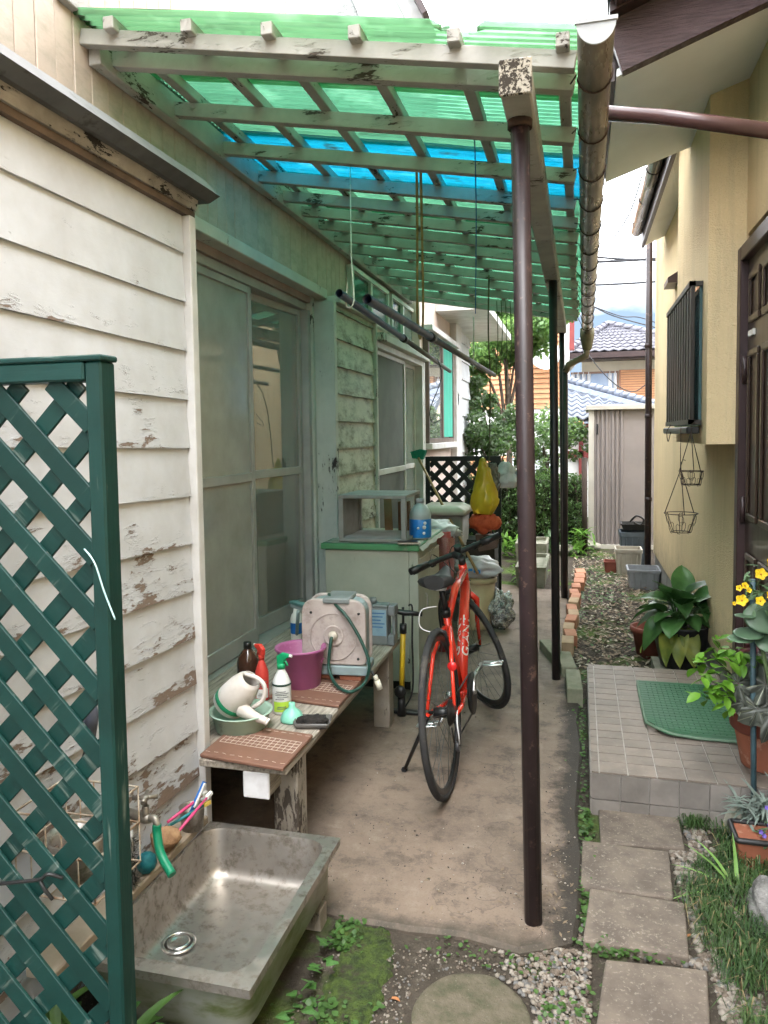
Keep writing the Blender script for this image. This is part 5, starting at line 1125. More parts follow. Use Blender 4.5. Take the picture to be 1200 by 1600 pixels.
b = MB(); loft(b, [rrect(-1.28, -.88, 5.88, 6.32, .03, .862), rrect(-1.28, -.88, 5.88, 6.32, .03, .90), rrect(-1.22, -.94, 5.94, 6.26, .03, .935)], True, True); b.build('lid', M('pale_grey_lid', (.44, .42, .36), (.37, .35, .30), 6, rough=.5), GBn)
# dark lattice panel
DL = thing('dark_lattice', 'black lattice screen at the end of the passage', 'lattice', (-1.0, 6.6, 0))
DLM = M('black_lattice_paint', (.010, .012, .011), (.016, .02, .018), 9, rough=.5)
lx0, lx1, lz0, lz1 = -1.30, -.72, .25, 1.29
def lath2(x, z, sgn, y):
    d = Vector((sgn, 0, -1)).normalized(); lo, hi = -9, 9
    for (p, dd, a, b_) in ((x, d.x, lx0, lx1), (z, d.z, lz0, lz1)):
        t0, t1 = (a - p) / dd, (b_ - p) / dd; lo = max(lo, min(t0, t1)); hi = min(hi, max(t0, t1))
    if hi - lo > .04: p = Vector((x, y, z)); MB().beam(p + d * lo, p + d * hi, .042, .008, up=(0, 1, 0)).build('lath', DLM, DL)
for k in range(-5, 18): lath2(lx0, lz0 + k * .132, 1, 6.594); lath2(lx0, lz0 + k * .132 + .05, -1, 6.604)
for a in ((lx0 - .04, lx0, .0, 1.31), (lx1, lx1 + .05, 0, 1.31)): MB().box(a[0], a[1], 6.585, 6.615, a[2], a[3]).build('stile', DLM, DL)
MB().box(lx0, lx1, 6.585, 6.615, 1.27, 1.312).build('rail', DLM, DL); MB().box(lx0, lx1, 6.585, 6.615, .0, .25).build('rail', DLM, DL)
# broom leaning on the wall, head up
BRo = thing('broom', 'upturned broom with green bristles leaning by the screen door', 'broom', (-1.1, 6.0, 0))
q, p = at(654, 716, Y=6.35), at(692, 790, Y=6.0); d = (p - q).normalized()
MB().tube([q, q + d * 1.3], .011, 8).build('handle', M('bamboo', (.33, .20, .09), (.26, .15, .07), 9, rough=.6), BRo)
b = MB(); b.prism([at(641, 706, Y=6.35), at(644, 716, Y=6.35), at(660, 718, Y=6.35), at(665, 704, Y=6.35), at(655, 702, Y=6.35)], (0, .08, 0)); b.build('bristles', M('green_bristles', (.01, .24, .15), (.01, .17, .11), 40, st=(6, 6, 1), rough=.8, bump=1, bsc=60, bd=.01), BRo)
# laundry poles and cords
LPm = M('blue_wrapped_pole', (.045, .065, .13), (.03, .045, .09), 7, rough=.4, c3=(.16, .15, .15), s3=12)
LPg = M('grey_pole', (.14, .13, .13), (.10, .10, .105), 7, rough=.4)
def pole(a, b_, split, r, label, bump_=None):
    t = thing('laundry_pole', label, 'pole', a, 'laundry poles under the lean-to'); m_ = a.lerp(b_, split)
    MB().tube([a, m_], r, 14, cap=False).tube([a + (b_ - a).normalized() * .002, m_], r * .86, 14, cap=False).build('near_section', LPm, t)
    MB().tube([m_, b_], r * .86, 12).build('far_section', LPg, t)
    MB().tube([m_ - (b_ - a).normalized() * .02, m_ + (b_ - a).normalized() * .05], r * 1.25, 12).build('joint', BLACK, t); return t
pole(at(530, 458, Y=2.9), at(703, 580, Y=5.7), .42, .0165, 'dark blue laundry pole nearer the house wall')
pole(at(574, 467, Y=2.65), at(772, 586, Y=5.6), .33, .0185, 'blue laundry pole with brown joint, further from the wall')
YC = M('yellow_cord', (.30, .24, .09), (.22, .17, .06), 20, rough=.8); GC = M('dull_green_cord', (.10, .12, .06), (.07, .08, .04), 20, rough=.8); WCd = M('white_cord', (.6, .58, .52), (.5, .48, .44), 20, rough=.8); BCd = M('blue_cord', (.04, .12, .30), (.03, .09, .22), 20, rough=.8)
def cord(pts, m, label, r=.003, name='cord'):
    tag(MB().tube(bez([at(x, y, Y=Y) for x, y, Y in pts], 4) if len(pts) > 2 else [at(x, y, Y=Y) for x, y, Y in pts], r, 6).build(name, m), label, 'cord')
cord([(651, 250, 3.2), (652, 400, 3.5), (652, 500, 3.7), (656, 530, 3.75)], YC, 'left strand of the thick yellow cord holding the laundry pole', .006)
cord([(657, 250, 3.2), (660, 400, 3.5), (661, 500, 3.7), (656, 530, 3.75)], YC, 'right strand of the thick yellow cord holding the laundry pole', .006)
cord([(547, 262, 3.3), (549, 400, 3.1), (553, 470, 3.0), (541, 478, 3.0), (543, 440, 3.0)], WCd, 'pale loop of cord round the end of the dark blue pole', .0028)
cord([(741, 200, 2.8), (744, 330, 3.4), (743, 490, 3.7)], BCd, 'thin blue cord hanging below the roof', .0025)
cord([(740, 495, 5.0), (740, 560, 5.0), (739, 580, 5.0)], WCd, 'short white cord above the far end of the pole', .004)
cord([(764, 430, 4.6), (763, 520, 5.0), (766, 600, 5.5), (764, 730, 5.6)], GC, 'long dull green cord carrying the yellow bag', .005)
for k, (x, y1) in enumerate(((776, 590), (783, 570), (790, 640), (797, 600))): cord([(x, 470, 6.0), (x + 2, (470 + y1) / 2, 6.0), (x - 1, y1, 6.0)], GC, ('thin cord hanging below the roof, %s of four' % ['first from the left', 'second from the left', 'third from the left', 'rightmost'][k]), .0035)
cord([(683, 560, 4.6), (690, 590, 4.7), (672, 640, 4.9), (676, 660, 5.0), (690, 655, 5.0)], BLACK, 'black wire drooping from the dark blue pole', .003)
# bags hung at the end of the pole
YBM = M('translucent_yellow_plastic', (.72, .52, .03), (.60, .40, .03), 7, rough=.3)
YBM.node_tree.nodes['Principled BSDF'].inputs['Transmission Weight'].default_value = .25
def hung(name, px_, ptop, pbot, wpx, Y, m, label, taper=.25, depth=.08, seed=0, n=28):
    b = MB(); L = []; k = 16
    for i in range(k + 1):
        u = i / k; c = at(px_ + 3 * math.sin(u * 3), ptop + (pbot - ptop) * u, Y=Y); wv = wpx / F * Y * .5 * (taper + (1 - taper) * min(1, u * 1.35) ** .8) * (1 if u < .85 else 1 - 1.6 * (u - .85))
        L.append([c + Vector((wv * math.cos(2 * math.pi * j / n), depth * (wv * 2 / .3) * math.sin(2 * math.pi * j / n), .0)) * (1 + .17 * math.sin(j * 2.1 + 5 * noise.noise(Vector((j * .5, u * 3, seed)))) * (1.1 - .7 * u)) + Vector((.018, .018, .012)) * noise.noise(Vector((j * .9, u * 6, seed * 7.7))) for j in range(n)])
    loft(b, L[::-1], True, True); return tag(b.build(name, m), label, 'bag')
hung('yellow_bag', 754, 716, 802, 42, 5.6, YBM, 'yellow see-through plastic bag hung at the passage end', .12, .10, 1)
ng = thing('red_net', 'red net of round things hung under the yellow bag', 'net', at(757, 830, Y=5.62))
NETM = M('orange_red_net', (.50, .09, .03), (.40, .06, .02), 24, rough=.7, bump=1, bsc=60, bd=.01)
for dx_, dy_ in ((-12, 0), (4, -4), (16, 3), (-2, 10)): MB().blob(at(757 + dx_, 814 + dy_, Y=5.62), (.055, .05, .055), .1, 2, 2).build('ball', NETM, ng)
b = MB(); b.blob(at(757, 816, Y=5.63), (.115, .07, .075), .25, 3, 3, 5); b.build('netting', NETM, ng)
hung('grey_glove', 766, 724, 772, 24, 5.75, M('grey_cloth', (.20, .18, .17), (.15, .135, .13), 9, rough=.9), 'limp grey work glove hanging beside the yellow bag', .7, .04, 2)['category'] = 'glove'
hung('white_bag', 789, 722, 762, 40, 5.9, BAGW, 'small white plastic bag hanging right of the grey glove', .3, .06, 3)
dp_ = thing('dustpan', 'brown dustpan hanging below the red net', 'dustpan', at(760, 850, Y=5.7))
MB().prism([at(742, 835, Y=5.7), at(780, 835, Y=5.7), at(776, 857, Y=5.7), at(748, 862, Y=5.7)], (0, .05, 0)).build('pan', M('brown_metal', (.13, .085, .065), (.09, .06, .045), 6, rough=.6), dp_, bevel=.004)
MB().tube([at(760, 838, Y=5.72), at(761, 815, Y=5.74)], .01, 7).build('handle', BLACK, dp_)
sbm = thing('hand_broom', 'straw hand broom hanging upside down beside the dark lattice', 'broom', at(770, 880, Y=6.3))
b = MB()
for k in range(90):
    p = at(767 + random.uniform(-4, 4), 838, Y=6.3); q = at(768 + random.uniform(-9, 9), 890 + random.uniform(-12, 12), Y=6.3 + random.uniform(-.03, .03)); b.tube([p, q], .0022, 3, cap=False)
b.build('straw', M('straw', (.24, .15, .08), (.17, .10, .05), 9, rough=.9), sbm, kind='stuff'); MB().tube([at(767, 840, Y=6.3), at(766, 780, Y=6.3)], .01, 7).build('handle', CARD, sbm)
dk = thing('stacked_crates', 'dark brown wooden crate under the dark lattice', 'crate', (-.85, 6.3, 0))
for k in range(4): MB().box(-1.0, -.68, 6.15, 6.17, .04 + k * .15, .165 + k * .15).build('slat', M('dark_brown_slat', (.05, .036, .028), (.035, .025, .02), 6, rough=.8), dk)
MB().box(-1.0, -.68, 6.172, 6.45, .0, .63).build('body', DARKIN, dk)
# concrete trough planters beyond
CON = M('mossy_concrete', (.22, .21, .17), (.13, .14, .09), 8, rough=.9, bump=.4)
def trough(x0, x1, y0, y1, h, label, rz_=0):
    t = thing('trough_planter', label, 'planter', ((x0 + x1) / 2, (y0 + y1) / 2, -.04))
    b = MB(); loft(b, [rrect(x0 + .02, x1 - .02, y0 + .02, y1 - .02, .01, -.04), rrect(x0, x1, y0, y1, .015, h), rrect(x0 + .03, x1 - .03, y0 + .03, y1 - .03, .01, h), rrect(x0 + .03, x1 - .03, y0 + .03, y1 - .03, .01, h - .04)], True, True, smooth=False); b.build('trough', CON, t)
    return t
trough(-.62, -.32, 7.4, 8.3, .20, 'long concrete trough planter at the passage end'); trough(-.72, -.36, 8.6, 9.2, .26, 'short concrete trough planter nearer the hedge')

# ------------------------------------------------------------------ leaves
def leafmesh(L, W, droop=.3, fold=.25, n=7, tip=.8, wav=0.0, seed=0, pleat=0):
    b = MB(); vs = []; m = 4 if pleat else 2
    for i in range(n + 1):
        u = i / n; wv = W * .5 * (math.sin(math.pi * min(1, u ** tip)) ** .75 if 0 < u < 1 else 0) + .0004
        a = droop * u * u; y = L * u * (1 - .25 * droop * u); z = -L * a * .7
        for j in range(-m, m + 1):
            s_ = j / m; x = wv * s_; zz_ = z + abs(s_) * wv * fold + (wav * L * math.sin(u * 9 + s_ * 2 + seed) * abs(s_)) + (pleat * L * (1 if j % 2 else -1) * math.sin(math.pi * u))
            vs.append((x, y, zz_))
    w_ = 2 * m + 1
    b.add(vs, [(i * w_ + j, i * w_ + j + 1, (i + 1) * w_ + j + 1, (i + 1) * w_ + j) for i in range(n) for j in range(w_ - 1)], True)
    return b
def leafM(p, yaw, pitch, roll=0, s=1): return Matrix.Translation(p) @ Matrix.Rotation(yaw, 4, 'Z') @ Matrix.Rotation(pitch, 4, 'X') @ Matrix.Rotation(roll, 4, 'Y') @ Matrix.Scale(s, 4)
def put_leaf(me_src, m, parent, Mx, name='leaf', label=None):
    o = bpy.data.objects.new(name, me_src); COL.objects.link(o); o.parent = parent
    o.matrix_basis = Matrix.Translation(-wloc(parent)) @ Mx
    if label: o['label'] = label
    return o
def meshof(b, mats, name='leaf'):
    me_ = bpy.data.meshes.new(name); me_.from_pydata([tuple(v) for v in b.v], [], b.f); me_.polygons.foreach_set('use_smooth', b.s); me_.materials.append(mats); return me_
# broad-leaved plant in black pot
HG_ = leafmat('broad_leaf_green', (.070, .165, .045), (.035, .095, .026), .3, .34, 7, .55); HY = leafmat('yellowing_leaf', (.22, .24, .035), (.10, .15, .03), .3, .5, 12, .2); HD = leafmat('withered_leaf', (.10, .060, .048), (.05, .03, .025), .15, .7, 12, .3)
hp = Vector((.600, 4.86, -.04)); HP = thing('broad_leaf_plant', 'broad-leaved green plant in a black pot behind the porch', 'plant', hp)
MB().lathe([(0, .10), (.115, .10), (.12, .11), (.175, .36), (.18, .37), (.165, .37), (.12, .13)], hp, 24).build('pot', BLACK, HP)
MB().lathe([(0, .34), (.166, .345)], hp, 20).build('soil', M('potting_soil', (.03, .024, .018), (.05, .04, .03), 40, rough=.95, bump=1), HP)
MB().box(hp.x - .16, hp.x - .04, hp.y - .15, hp.y + .15, -.04, .07).build('block', CON, HP); MB().box(hp.x + .04, hp.x + .16, hp.y - .15, hp.y + .15, -.04, .07).build('block', CON, HP)
lm = [meshof(leafmesh((.32, .28, .30)[k], (.185, .17, .16)[k], (.35, .6, .85)[k], (.3, .15, .4)[k], 10, .72, .012, k, pleat=.007), HG_) for k in range(3)]; ly = meshof(leafmesh(.27, .12, .6, .1, 8, .6, .035, 3, pleat=.010), HY); ld = meshof(leafmesh(.26, .10, .7, .4, 8, .8, .03, 5), HD)
random.seed(21)
for k in range(38):
    yw = k * 2.4 + random.uniform(-.3, .3); ring_ = k / 38; d_ = Vector((-math.sin(yw), math.cos(yw), 0)); rad = .02 + .10 * ring_ ** .8 + random.uniform(-.02, .02)
    c0 = hp + Vector((d_.x * .03, d_.y * .03, .36)); p = hp + d_ * rad + Vector((0, 0, .41 + .10 * (1 - ring_) + random.uniform(-.02, .04)))
    MB().tube(bez([c0, c0.lerp(p, .5) + Vector((0, 0, .03)), p], 3), .004, 5).build('petiole', HG_, HP)
    put_leaf(lm[k % 3], HG_, HP, leafM(p, yw + random.uniform(-.4, .4), R(66 - 74 * ring_ ** .8 + random.uniform(-12, 12)), random.uniform(-.5, .5), random.uniform(.55, .85)))
for yw in (2.6, 2.95, 3.3): put_leaf(ly, HY, HP, leafM(hp + Vector((-math.sin(yw) * .12, math.cos(yw) * .12, .37)), yw, R(-38), .1, .95), label='yellowing leaf drooping over the pot rim')
put_leaf(ly, HY, HP, leafM(hp + Vector((-.13, -.05, .36)), 1.9, R(-25), .3, .8), label='yellowing leaf drooping over the pot rim')
for yw in (-1.7, -1.45, -1.95): put_leaf(ld, HD, HP, leafM(hp + Vector((.13, -.02, .40)), yw, R(-10), .3, 1.0), label='withered brown leaf hanging by the wall')
tc_ = M('terracotta', (.30, .10, .055), (.25, .085, .045), 7, rough=.75, c3=(.36, .18, .12), s3=14); tcd = M('dark_terracotta_rim', (.20, .055, .035), (.16, .045, .03), 7, rough=.75)
# old pot left of it
op = Vector((.47, 5.35, -.04)); OP = thing('clay_pot', 'dark clay pot behind the broad-leaved plant', 'pot', op); MB().lathe([(0, 0), (.09, 0), (.125, .19), (.14, .19), (.14, .22), (.12, .22), (.10, .10)], op, 20).build('pot', tcd, OP); MB().box(op.x - .02, op.x + .02, op.y, op.y + .006, .1, .36).build('name_stick', M('grey_stick', (.35, .35, .33), (.3, .3, .28), 9), OP)
# begonia in terracotta pot on the porch
bp0 = Vector((.735, 3.26, .152)); BG = thing('begonia_pot', 'dark-leaved begonia in a large terracotta pot on the porch', 'potted plant', bp0)
MB().lathe([(0, 0), (.098, 0), (.10, .006), (.128, .155)], bp0, 30).build('pot', tc_, BG)
MB().lathe([(.138, .15), (.142, .155), (.150, .215), (.147, .222), (.135, .220), (.125, .16)], bp0, 30).build('rim', tcd, BG); MB().lathe([(0, .185), (.134, .19)], bp0, 20).build('soil', RUST, BG)
def begonia(c1, c2, vein):
    t = NT('begonia_leaf'); tcx = t.n('TexCoord').outputs['Object']; sp = t.n('SeparateXYZ', Vector=tcx)
    an = t.math('ARCTAN2', sp.outputs[0], sp.outputs[1]); st = t.math('ABSOLUTE', t.math('SINE', t.math('MULTIPLY', an, 3.5), 0), 0)
    rr = t.n('VectorMath', {'operation': 'LENGTH'}, Vector=tcx).outputs['Value']
    n = t.noise(t.vec(), 22, 5); wv = t.ramp(t.math('SUBTRACT', st, t.math('MULTIPLY', t.ramp(rr, 0.0, .12), -.1)), .16, .05)
    col = t.mix(t.ramp(n, .35, .7), c1, c2); col = t.mix(wv, col, vein)
    t.bsdf(col, .4, 0, .5, t.bump(n, .3, .004)); return t.m
BGM = begonia((.055, .060, .050), (.10, .11, .09), (.34, .36, .24)); BGR = begonia((.10, .020, .025), (.06, .015, .018), (.25, .10, .10)); 
def lobed(r=.1, seed=0):
    b = MB(); n = 44; vs = [(0, 0, 0)]
    for k, f in enumerate((.35, .7, 1)):
        for i in range(n):
            a = 2 * math.pi * i / n; rr = r * f * (1 + .24 * math.cos(7 * a) * f + .06 * math.sin(13 * a + seed)) * (1 + .22 * math.cos(a)); rr *= (.55 if abs(a - math.pi) < .16 else 1)
            vs.append((rr * math.sin(a), rr * math.cos(a), .02 * math.sin(7 * a + seed) * f - .35 * rr * f * f))
    fs = [(0, 1 + i, 1 + (i + 1) % n) for i in range(n)] + [(1 + k * n + i, 1 + (k + 1) * n + i, 1 + (k + 1) * n + (i + 1) % n, 1 + k * n + (i + 1) % n) for k in range(2) for i in range(n)]
    return b.add(vs, fs, True)
bl0 = [meshof(lobed(.085, k), BGM) for k in range(3)]; br0 = meshof(lobed(.05, 4), BGR)
for k, (x, y, Y, s_, ti) in enumerate(((1153, 1068, 3.05, .72, 45), (1186, 1028, 3.12, .75, 35), (1196, 1070, 3.02, .85, 50), (1184, 1108, 3.0, .8, 62), (1163, 1098, 3.03, .66, 55), (1200, 1030, 3.12, .9, 40), (1210, 1110, 3.0, 1, 60), (1174, 1046, 3.12, .66, 30))):
    p = at(x, y, Y=Y); put_leaf(bl0[k % 3], BGM, BG, leafM(p, R(200 + k * 37), 0, 0, s_)).matrix_basis = Matrix.Translation(p - wloc(BG)) @ Matrix.Rotation(R(ti), 4, 'X') @ Matrix.Rotation(R(150 + k * 53), 4, 'Z') @ Matrix.Scale(s_, 4)
    MB().tube(bez([bp0 + Vector((0, 0, .19)), (p + bp0) / 2 + Vector((0, .03, .10)), p], 4), .0035, 5).build('stem', BGR, BG)
p = at(1182, 1010, Y=3.15); o = put_leaf(br0, BGR, BG, leafM(p, .3, R(55), 0, 1), label='dark red young leaf')
# bright green seedling shrub
NAN = leafmat('bright_green_leaf', (.17, .36, .035), (.10, .25, .025), .4, .45, 14, .35)
np0 = at(1125, 1150, Z=.152); np0 = Vector((.715, 3.46, .152)); ND = thing('bright_leaf_shrub', 'small bright green leafy shrub beside the begonia', 'shrub', np0)
MB().lathe([(0, 0), (.05, 0), (.065, .10), (.06, .10), (.045, .02)], np0, 16).build('pot', BLACK, ND)
nm_ = [meshof(leafmesh(.066, .032, .3, .2, 5, .8, 0, k), NAN) for k in range(2)]
random.seed(5)
stems = [(1118, 1002, 3.12), (1092, 1035, 3.1), (1104, 1062, 3.0), (1112, 1078, 3.02), (1140, 1010, 3.1), (1150, 1030, 3.05), (1168, 1020, 3.08), (1132, 1088, 2.98), (1100, 1082, 2.97), (1125, 1040, 3.05), (1142, 1060, 3.0), (1110, 1024, 3.1), (1136, 1098, 2.96)]
stm = M('thin_stem', (.08, .10, .03), (.06, .05, .03), 20, rough=.7)
for x, y, Y in stems:
    p = at(x, y, Y=Y); MB().tube(bez([np0 + Vector((0, 0, .05)), (p + np0) / 2 + Vector((.02, 0, .08)), p], 4), .002, 5).build('stem', stm, ND)
    for q in range(7): put_leaf(nm_[q % 2], NAN, ND, leafM(p + Vector((random.uniform(-.025, .025), random.uniform(-.02, .02), random.uniform(-.03, .015))), random.uniform(0, 6.28), R(random.uniform(-45, 35)), random.uniform(-.5, .5), random.uniform(.75, 1.15)))
# blue plant pole with a hanging flower basket plant
bp1 = Vector((at(1179, 1250, Y=3.03).x, 3.03, -.05)); tag(MB().tube([bp1, at(1176, 905, Y=3.03)], .0105, 10).build('plant_pole', M('blue_green_pole', (.06, .11, .13), (.04, .075, .09), 8, rough=.45)), 'slim blue-green plant pole in front of the begonia', 'pole')
fl = thing('yellow_flowers', 'yellow flowering plant at the right edge beside the door', 'flower', (.66, 2.95, .7))
YF = leafmat('yellow_petal', (.85, .62, .02), (.75, .48, .01), .25, .5, 30, .1); FG = leafmat('grey_green_leaf', (.12, .20, .10), (.07, .14, .06), .3, .5, 14, .4)
MB().lathe([(0, 0), (.06, 0), (.09, .12), (.085, .12), (.055, .01)], (.80, 2.98, .78), 18).build('pot', M('green_pot', (.05, .10, .08), (.04, .08, .06), 9), fl)
def flower(r):
    b = MB(); vs = [(0, 0, -.006)]; n = 30
    for f in (.55, 1):
        for i in range(n): a = 2 * math.pi * i / n; rr = r * f * (1 + .13 * math.cos(5 * a) * f); vs.append((rr * math.cos(a), rr * math.sin(a), .004 * f + .003 * math.sin(10 * a) * f))
    return b.add(vs, [(0, 1 + i, 1 + (i + 1) % n) for i in range(n)] + [(1 + i, 1 + n + i, 1 + n + (i + 1) % n, 1 + (i + 1) % n) for i in range(n)], True)
YE = M('orange_eye', (.45, .22, .01), (.35, .16, .01), 40, rough=.8); fm = meshof(flower(.0195), YF, 'bloom'); gmsh = meshof(leafmesh(.045, .013, .3, .2, 5), FG)
view = Matrix.Rotation(R(70), 4, 'X')
for x, y, s_ in ((1189, 897, 1), (1164, 915, .6), (1159, 938, 1.0), (1188, 939, .8), (1155, 919, .55), (1170, 922, .5), (1147, 943, .35), (1206, 880, .9), (1205, 930, .8)):
    p = at(x, y, Y=2.86); MB().blob(p + Vector((0, -.003, 0)), (.004 * s_, .003, .004 * s_), .1, 2, 1).build('flower_eye', YE, fl); put_leaf(fm, YF, fl, Matrix.Translation(p) @ Matrix.Rotation(R(random.uniform(-20, 20)), 4, 'Z') @ view @ Matrix.Scale(s_, 4), 'bloom')
fst = M('flower_stem', (.10, .16, .06), (.08, .12, .05), 12)
for k in range(60):
    p = at(random.uniform(1168, 1215), random.uniform(885, 955), Y=2.9 + random.uniform(-.02, .10)); put_leaf(gmsh, FG, fl, leafM(p, random.uniform(0, 6.28), R(random.uniform(-60, 50)), 0, random.uniform(.7, 1.3)))
for x, y in ((1159, 938), (1164, 915), (1189, 897), (1188, 939), (1147, 943)): MB().tube(bez([(.78, 2.98, .90), at(1190, 925, Y=2.92), at(x, y, Y=2.865)], 4), .0018, 5).build('stem', fst, fl)
ol = leafmat('waxy_leaf', (.10, .17, .10), (.07, .13, .075), .1, .3, 4, .2)
WX = thing('waxy_leaf_plant', 'waxy round-leaved plant below the yellow flowers', 'plant', (.68, 2.95, .55))
b = MB(); b.blob((0, 0, 0), (.075, .055, .006), .1, 1.5, 3); ole = meshof(b, ol)
for x, y, ti, s_ in ((1200, 965, 60, 1.1), (1170, 990, 20, .7), (1158, 998, 12, .62), (1165, 962, 5, .5), (1205, 1005, 50, .7)): put_leaf(ole, ol, WX, Matrix.Translation(at(x, y, Y=2.93)) @ Matrix.Rotation(R(ti), 4, 'X') @ Matrix.Scale(s_, 4))
MB().tube([(.70, 2.97, .45), at(1185, 985, Y=2.95)], .008, 6).build('stem', fst, WX)
# silvery plant, stone, small pot
SG = leafmat('silver_leaf', (.26, .31, .27), (.16, .21, .18), .15, .6, 20, .4)
SVP = thing('silver_plant', 'silvery feathery plant below the begonia pot', 'plant', (.60, 2.93, -.04)); b = MB(); random.seed(12)
for k in range(240):
    p0 = Vector((.63 + random.uniform(-.05, .08), 2.95 + random.uniform(-.05, .05), .02 + random.uniform(0, .12))); yw = random.uniform(0, 6.28); l = random.uniform(.05, .13)
    b.merge(leafmesh(l, l * .10, .6, .2, 4), leafM(p0, yw, R(random.uniform(-15, 70)), 0, 1))
b.build('foliage', SG, SVP, kind='stuff'); MB().tube([(.63, 2.95, -.04), (.63, 2.95, .08)], .006, 6).build('stem', stm, SVP)
STONE = M('pale_field_stone', (.33, .31, .26), (.22, .21, .17), 9, rough=.9, bump=.5, c3=(.16, .17, .10), s3=12); STONEG = M('grey_boulder', (.22, .21, .20), (.10, .095, .09), 14, rough=.9, bump=1, bsc=70, bd=.008, c3=(.30, .29, .27), s3=50)
tag(MB().blob((.585, 3.0, .005), (.065, .055, .075), .25, 1.8, 3, 3).build('field_stone', STONE), 'pale lichen-spotted stone beside the small square pot', 'stone')
tag(MB().blob((.60, 2.49, .012), (.088, .11, .075), .32, 1.9, 4, 8).build('boulder', STONEG), 'grey rounded boulder at the right edge of the grass', 'boulder')
tag(MB().blob((.06, 3.0 + 7.1, .03), (.19, .14, .075), .3, 2, 3, 2).build('flat_rock', STONE), 'flat tan rock beside the shed corner', 'rock')
tag(MB().blob((-.16 + .0, 9.7, .03), (.16, .12, .07), .3, 2, 3, 5).build('flat_rock', STONE), 'flat rock at the foot of the hedge', 'rock')
sp0 = Vector((.600, 2.83, -.045)); SPt = thing('square_pot', 'small square terracotta pot with black rim and purple flowers', 'pot', sp0)
b = MB(); loft(b, [rrect(sp0.x - .055, sp0.x + .055, sp0.y - .055, sp0.y + .055, .006, -.045), rrect(sp0.x - .07, sp0.x + .07, sp0.y - .07, sp0.y + .07, .006, .075)], True, True, False); b.build('pot', tc_, SPt)
b = MB(); b.tube(rrect(sp0.x - .07, sp0.x + .07, sp0.y - .07, sp0.y + .07, .012, .078), .010, 8, closed=True); b.build('rim', BLACK, SPt)
PUR = leafmat('purple_petal', (.20, .14, .50), (.14, .09, .40), .2, .5, 20, .1); pf = meshof(flower(.012), PUR, 'bloom')
for x, y in ((1194, 1306), (1198, 1262), (1189, 1300), (1202, 1290)): put_leaf(pf, PUR, SPt, Matrix.Translation(at(x, y, Y=2.74)) @ view @ Matrix.Scale(.6, 4), 'bloom')
for k in range(24): put_leaf(gmsh, FG, SPt, leafM(sp0 + Vector((random.uniform(.0, .09), random.uniform(-.06, .04), random.uniform(.09, .17))), random.uniform(0, 6.28), R(random.uniform(-40, 50)), 0, .8))

# ------------------------------------------------------------------ stepping stones
SLAB = M('worn_stepping_stone', (.155, .125, .10), (.100, .081, .066), 11, rough=.9, bump=.8, bsc=110, c3=(.25, .215, .18), s3=80, lo3=.56, hi3=.68, var=.15)
quads = [([(935, 1258), (1058, 1265), (1070, 1325), (938, 1316)], 'rectangular stepping stone set against the porch face'), ([(910, 1312), (1045, 1330), (1052, 1403), (907, 1384)], 'second stepping stone from the porch, nearest the concrete'), ([(922, 1387), (1070, 1410), (1077, 1495), (911, 1468)], 'third stepping stone from the porch'), ([(946, 1498), (1105, 1515), (1112, 1640), (926, 1640)], 'stepping stone nearest the viewer at the bottom edge')]
for k, (q, lab) in enumerate(quads):
    pts = [at(x, y, Z=-.002 + .003 * k) for x, y in q]; c = sum(pts, Vector()) / 4
    ed = []
    for i in range(4):
        for j in range(8): p = pts[i].lerp(pts[(i + 1) % 4], j / 8); ed.append(p + (p - c) * .012 * noise.noise(p * 22))
    tag(MB().prism([p - Vector((0, 0, .05)) for p in ed][::-1], (0, 0, .05)).build('stepping_stone', SLAB, bevel=.006, seg=2), lab, 'stepping stone', 'rectangular stepping stones')
rs = Vector((-.275, 1.875, -.042)); b = MB(); ed = [rs + Vector((.158 * math.cos(a) * (1 + .05 * noise.noise(Vector((math.cos(a), math.sin(a), 1)))), .165 * math.sin(a) * (1 + .05 * noise.noise(Vector((math.cos(a) * 2, math.sin(a), 4)))), 0)) for a in [2 * math.pi * k / 40 for k in range(40)]]
b.prism([p - Vector((0, 0, .03)) for p in ed], (0, 0, .052)); tag(b.build('round_stone', M('mossy_round_stone', (.115, .096, .068), (.062, .060, .034), 16, rough=.9, bump=1, bsc=80, bd=.006, c3=(.19, .17, .13), s3=60, lo3=.6, hi3=.72), bevel=.012, seg=3), 'round mossy stepping stone at the bottom of the picture', 'stepping stone')

# ------------------------------------------------------------------ gravel, grass, moss, litter
random.seed(33)
GRV = [M('pebbles_pale', (.25, .22, .185), (.18, .157, .13), 30, rough=.85), M('pebbles_brown', (.145, .113, .088), (.10, .08, .062), 30, rough=.85), M('pebbles_grey', (.14, .135, .13), (.10, .095, .09), 30, rough=.85)]
def inquad(x, y):
    if (x + .275) ** 2 + (y - 1.875) ** 2 < .165 ** 2: return True
    for xa, xb, ya, yb_ in ((.06, .39, 2.82, 3.15), (-.005, .32, 2.52, 2.83), (.01, .335, 2.24, 2.525), (.03, .36, 1.5, 2.2)):
        if xa < x < xb and ya < y < yb_: return True
    return False
b = MB(); cnt = 0
vsI, fsI = ico(1)
def pebble(x, y, s, z=-.022):
    a = random.uniform(0, 6.28); M_ = Matrix.Translation((x, y, z + s * .25)) @ Matrix.Rotation(a, 4, 'Z') @ Matrix.Rotation(random.uniform(-.4, .4), 4, 'X')
    k = (random.uniform(.8, 1.3), random.uniform(.7, 1.1), random.uniform(.5, .85))
    o_ = len(b.v); mi = random.choices((0, 1, 2), (5, 4, 2))[0]
    b.add([M_ @ Vector((v.x * s * k[0] * random.uniform(.85, 1.1), v.y * s * k[1], v.z * s * k[2])) for v in vsI], fsI, True, mi)
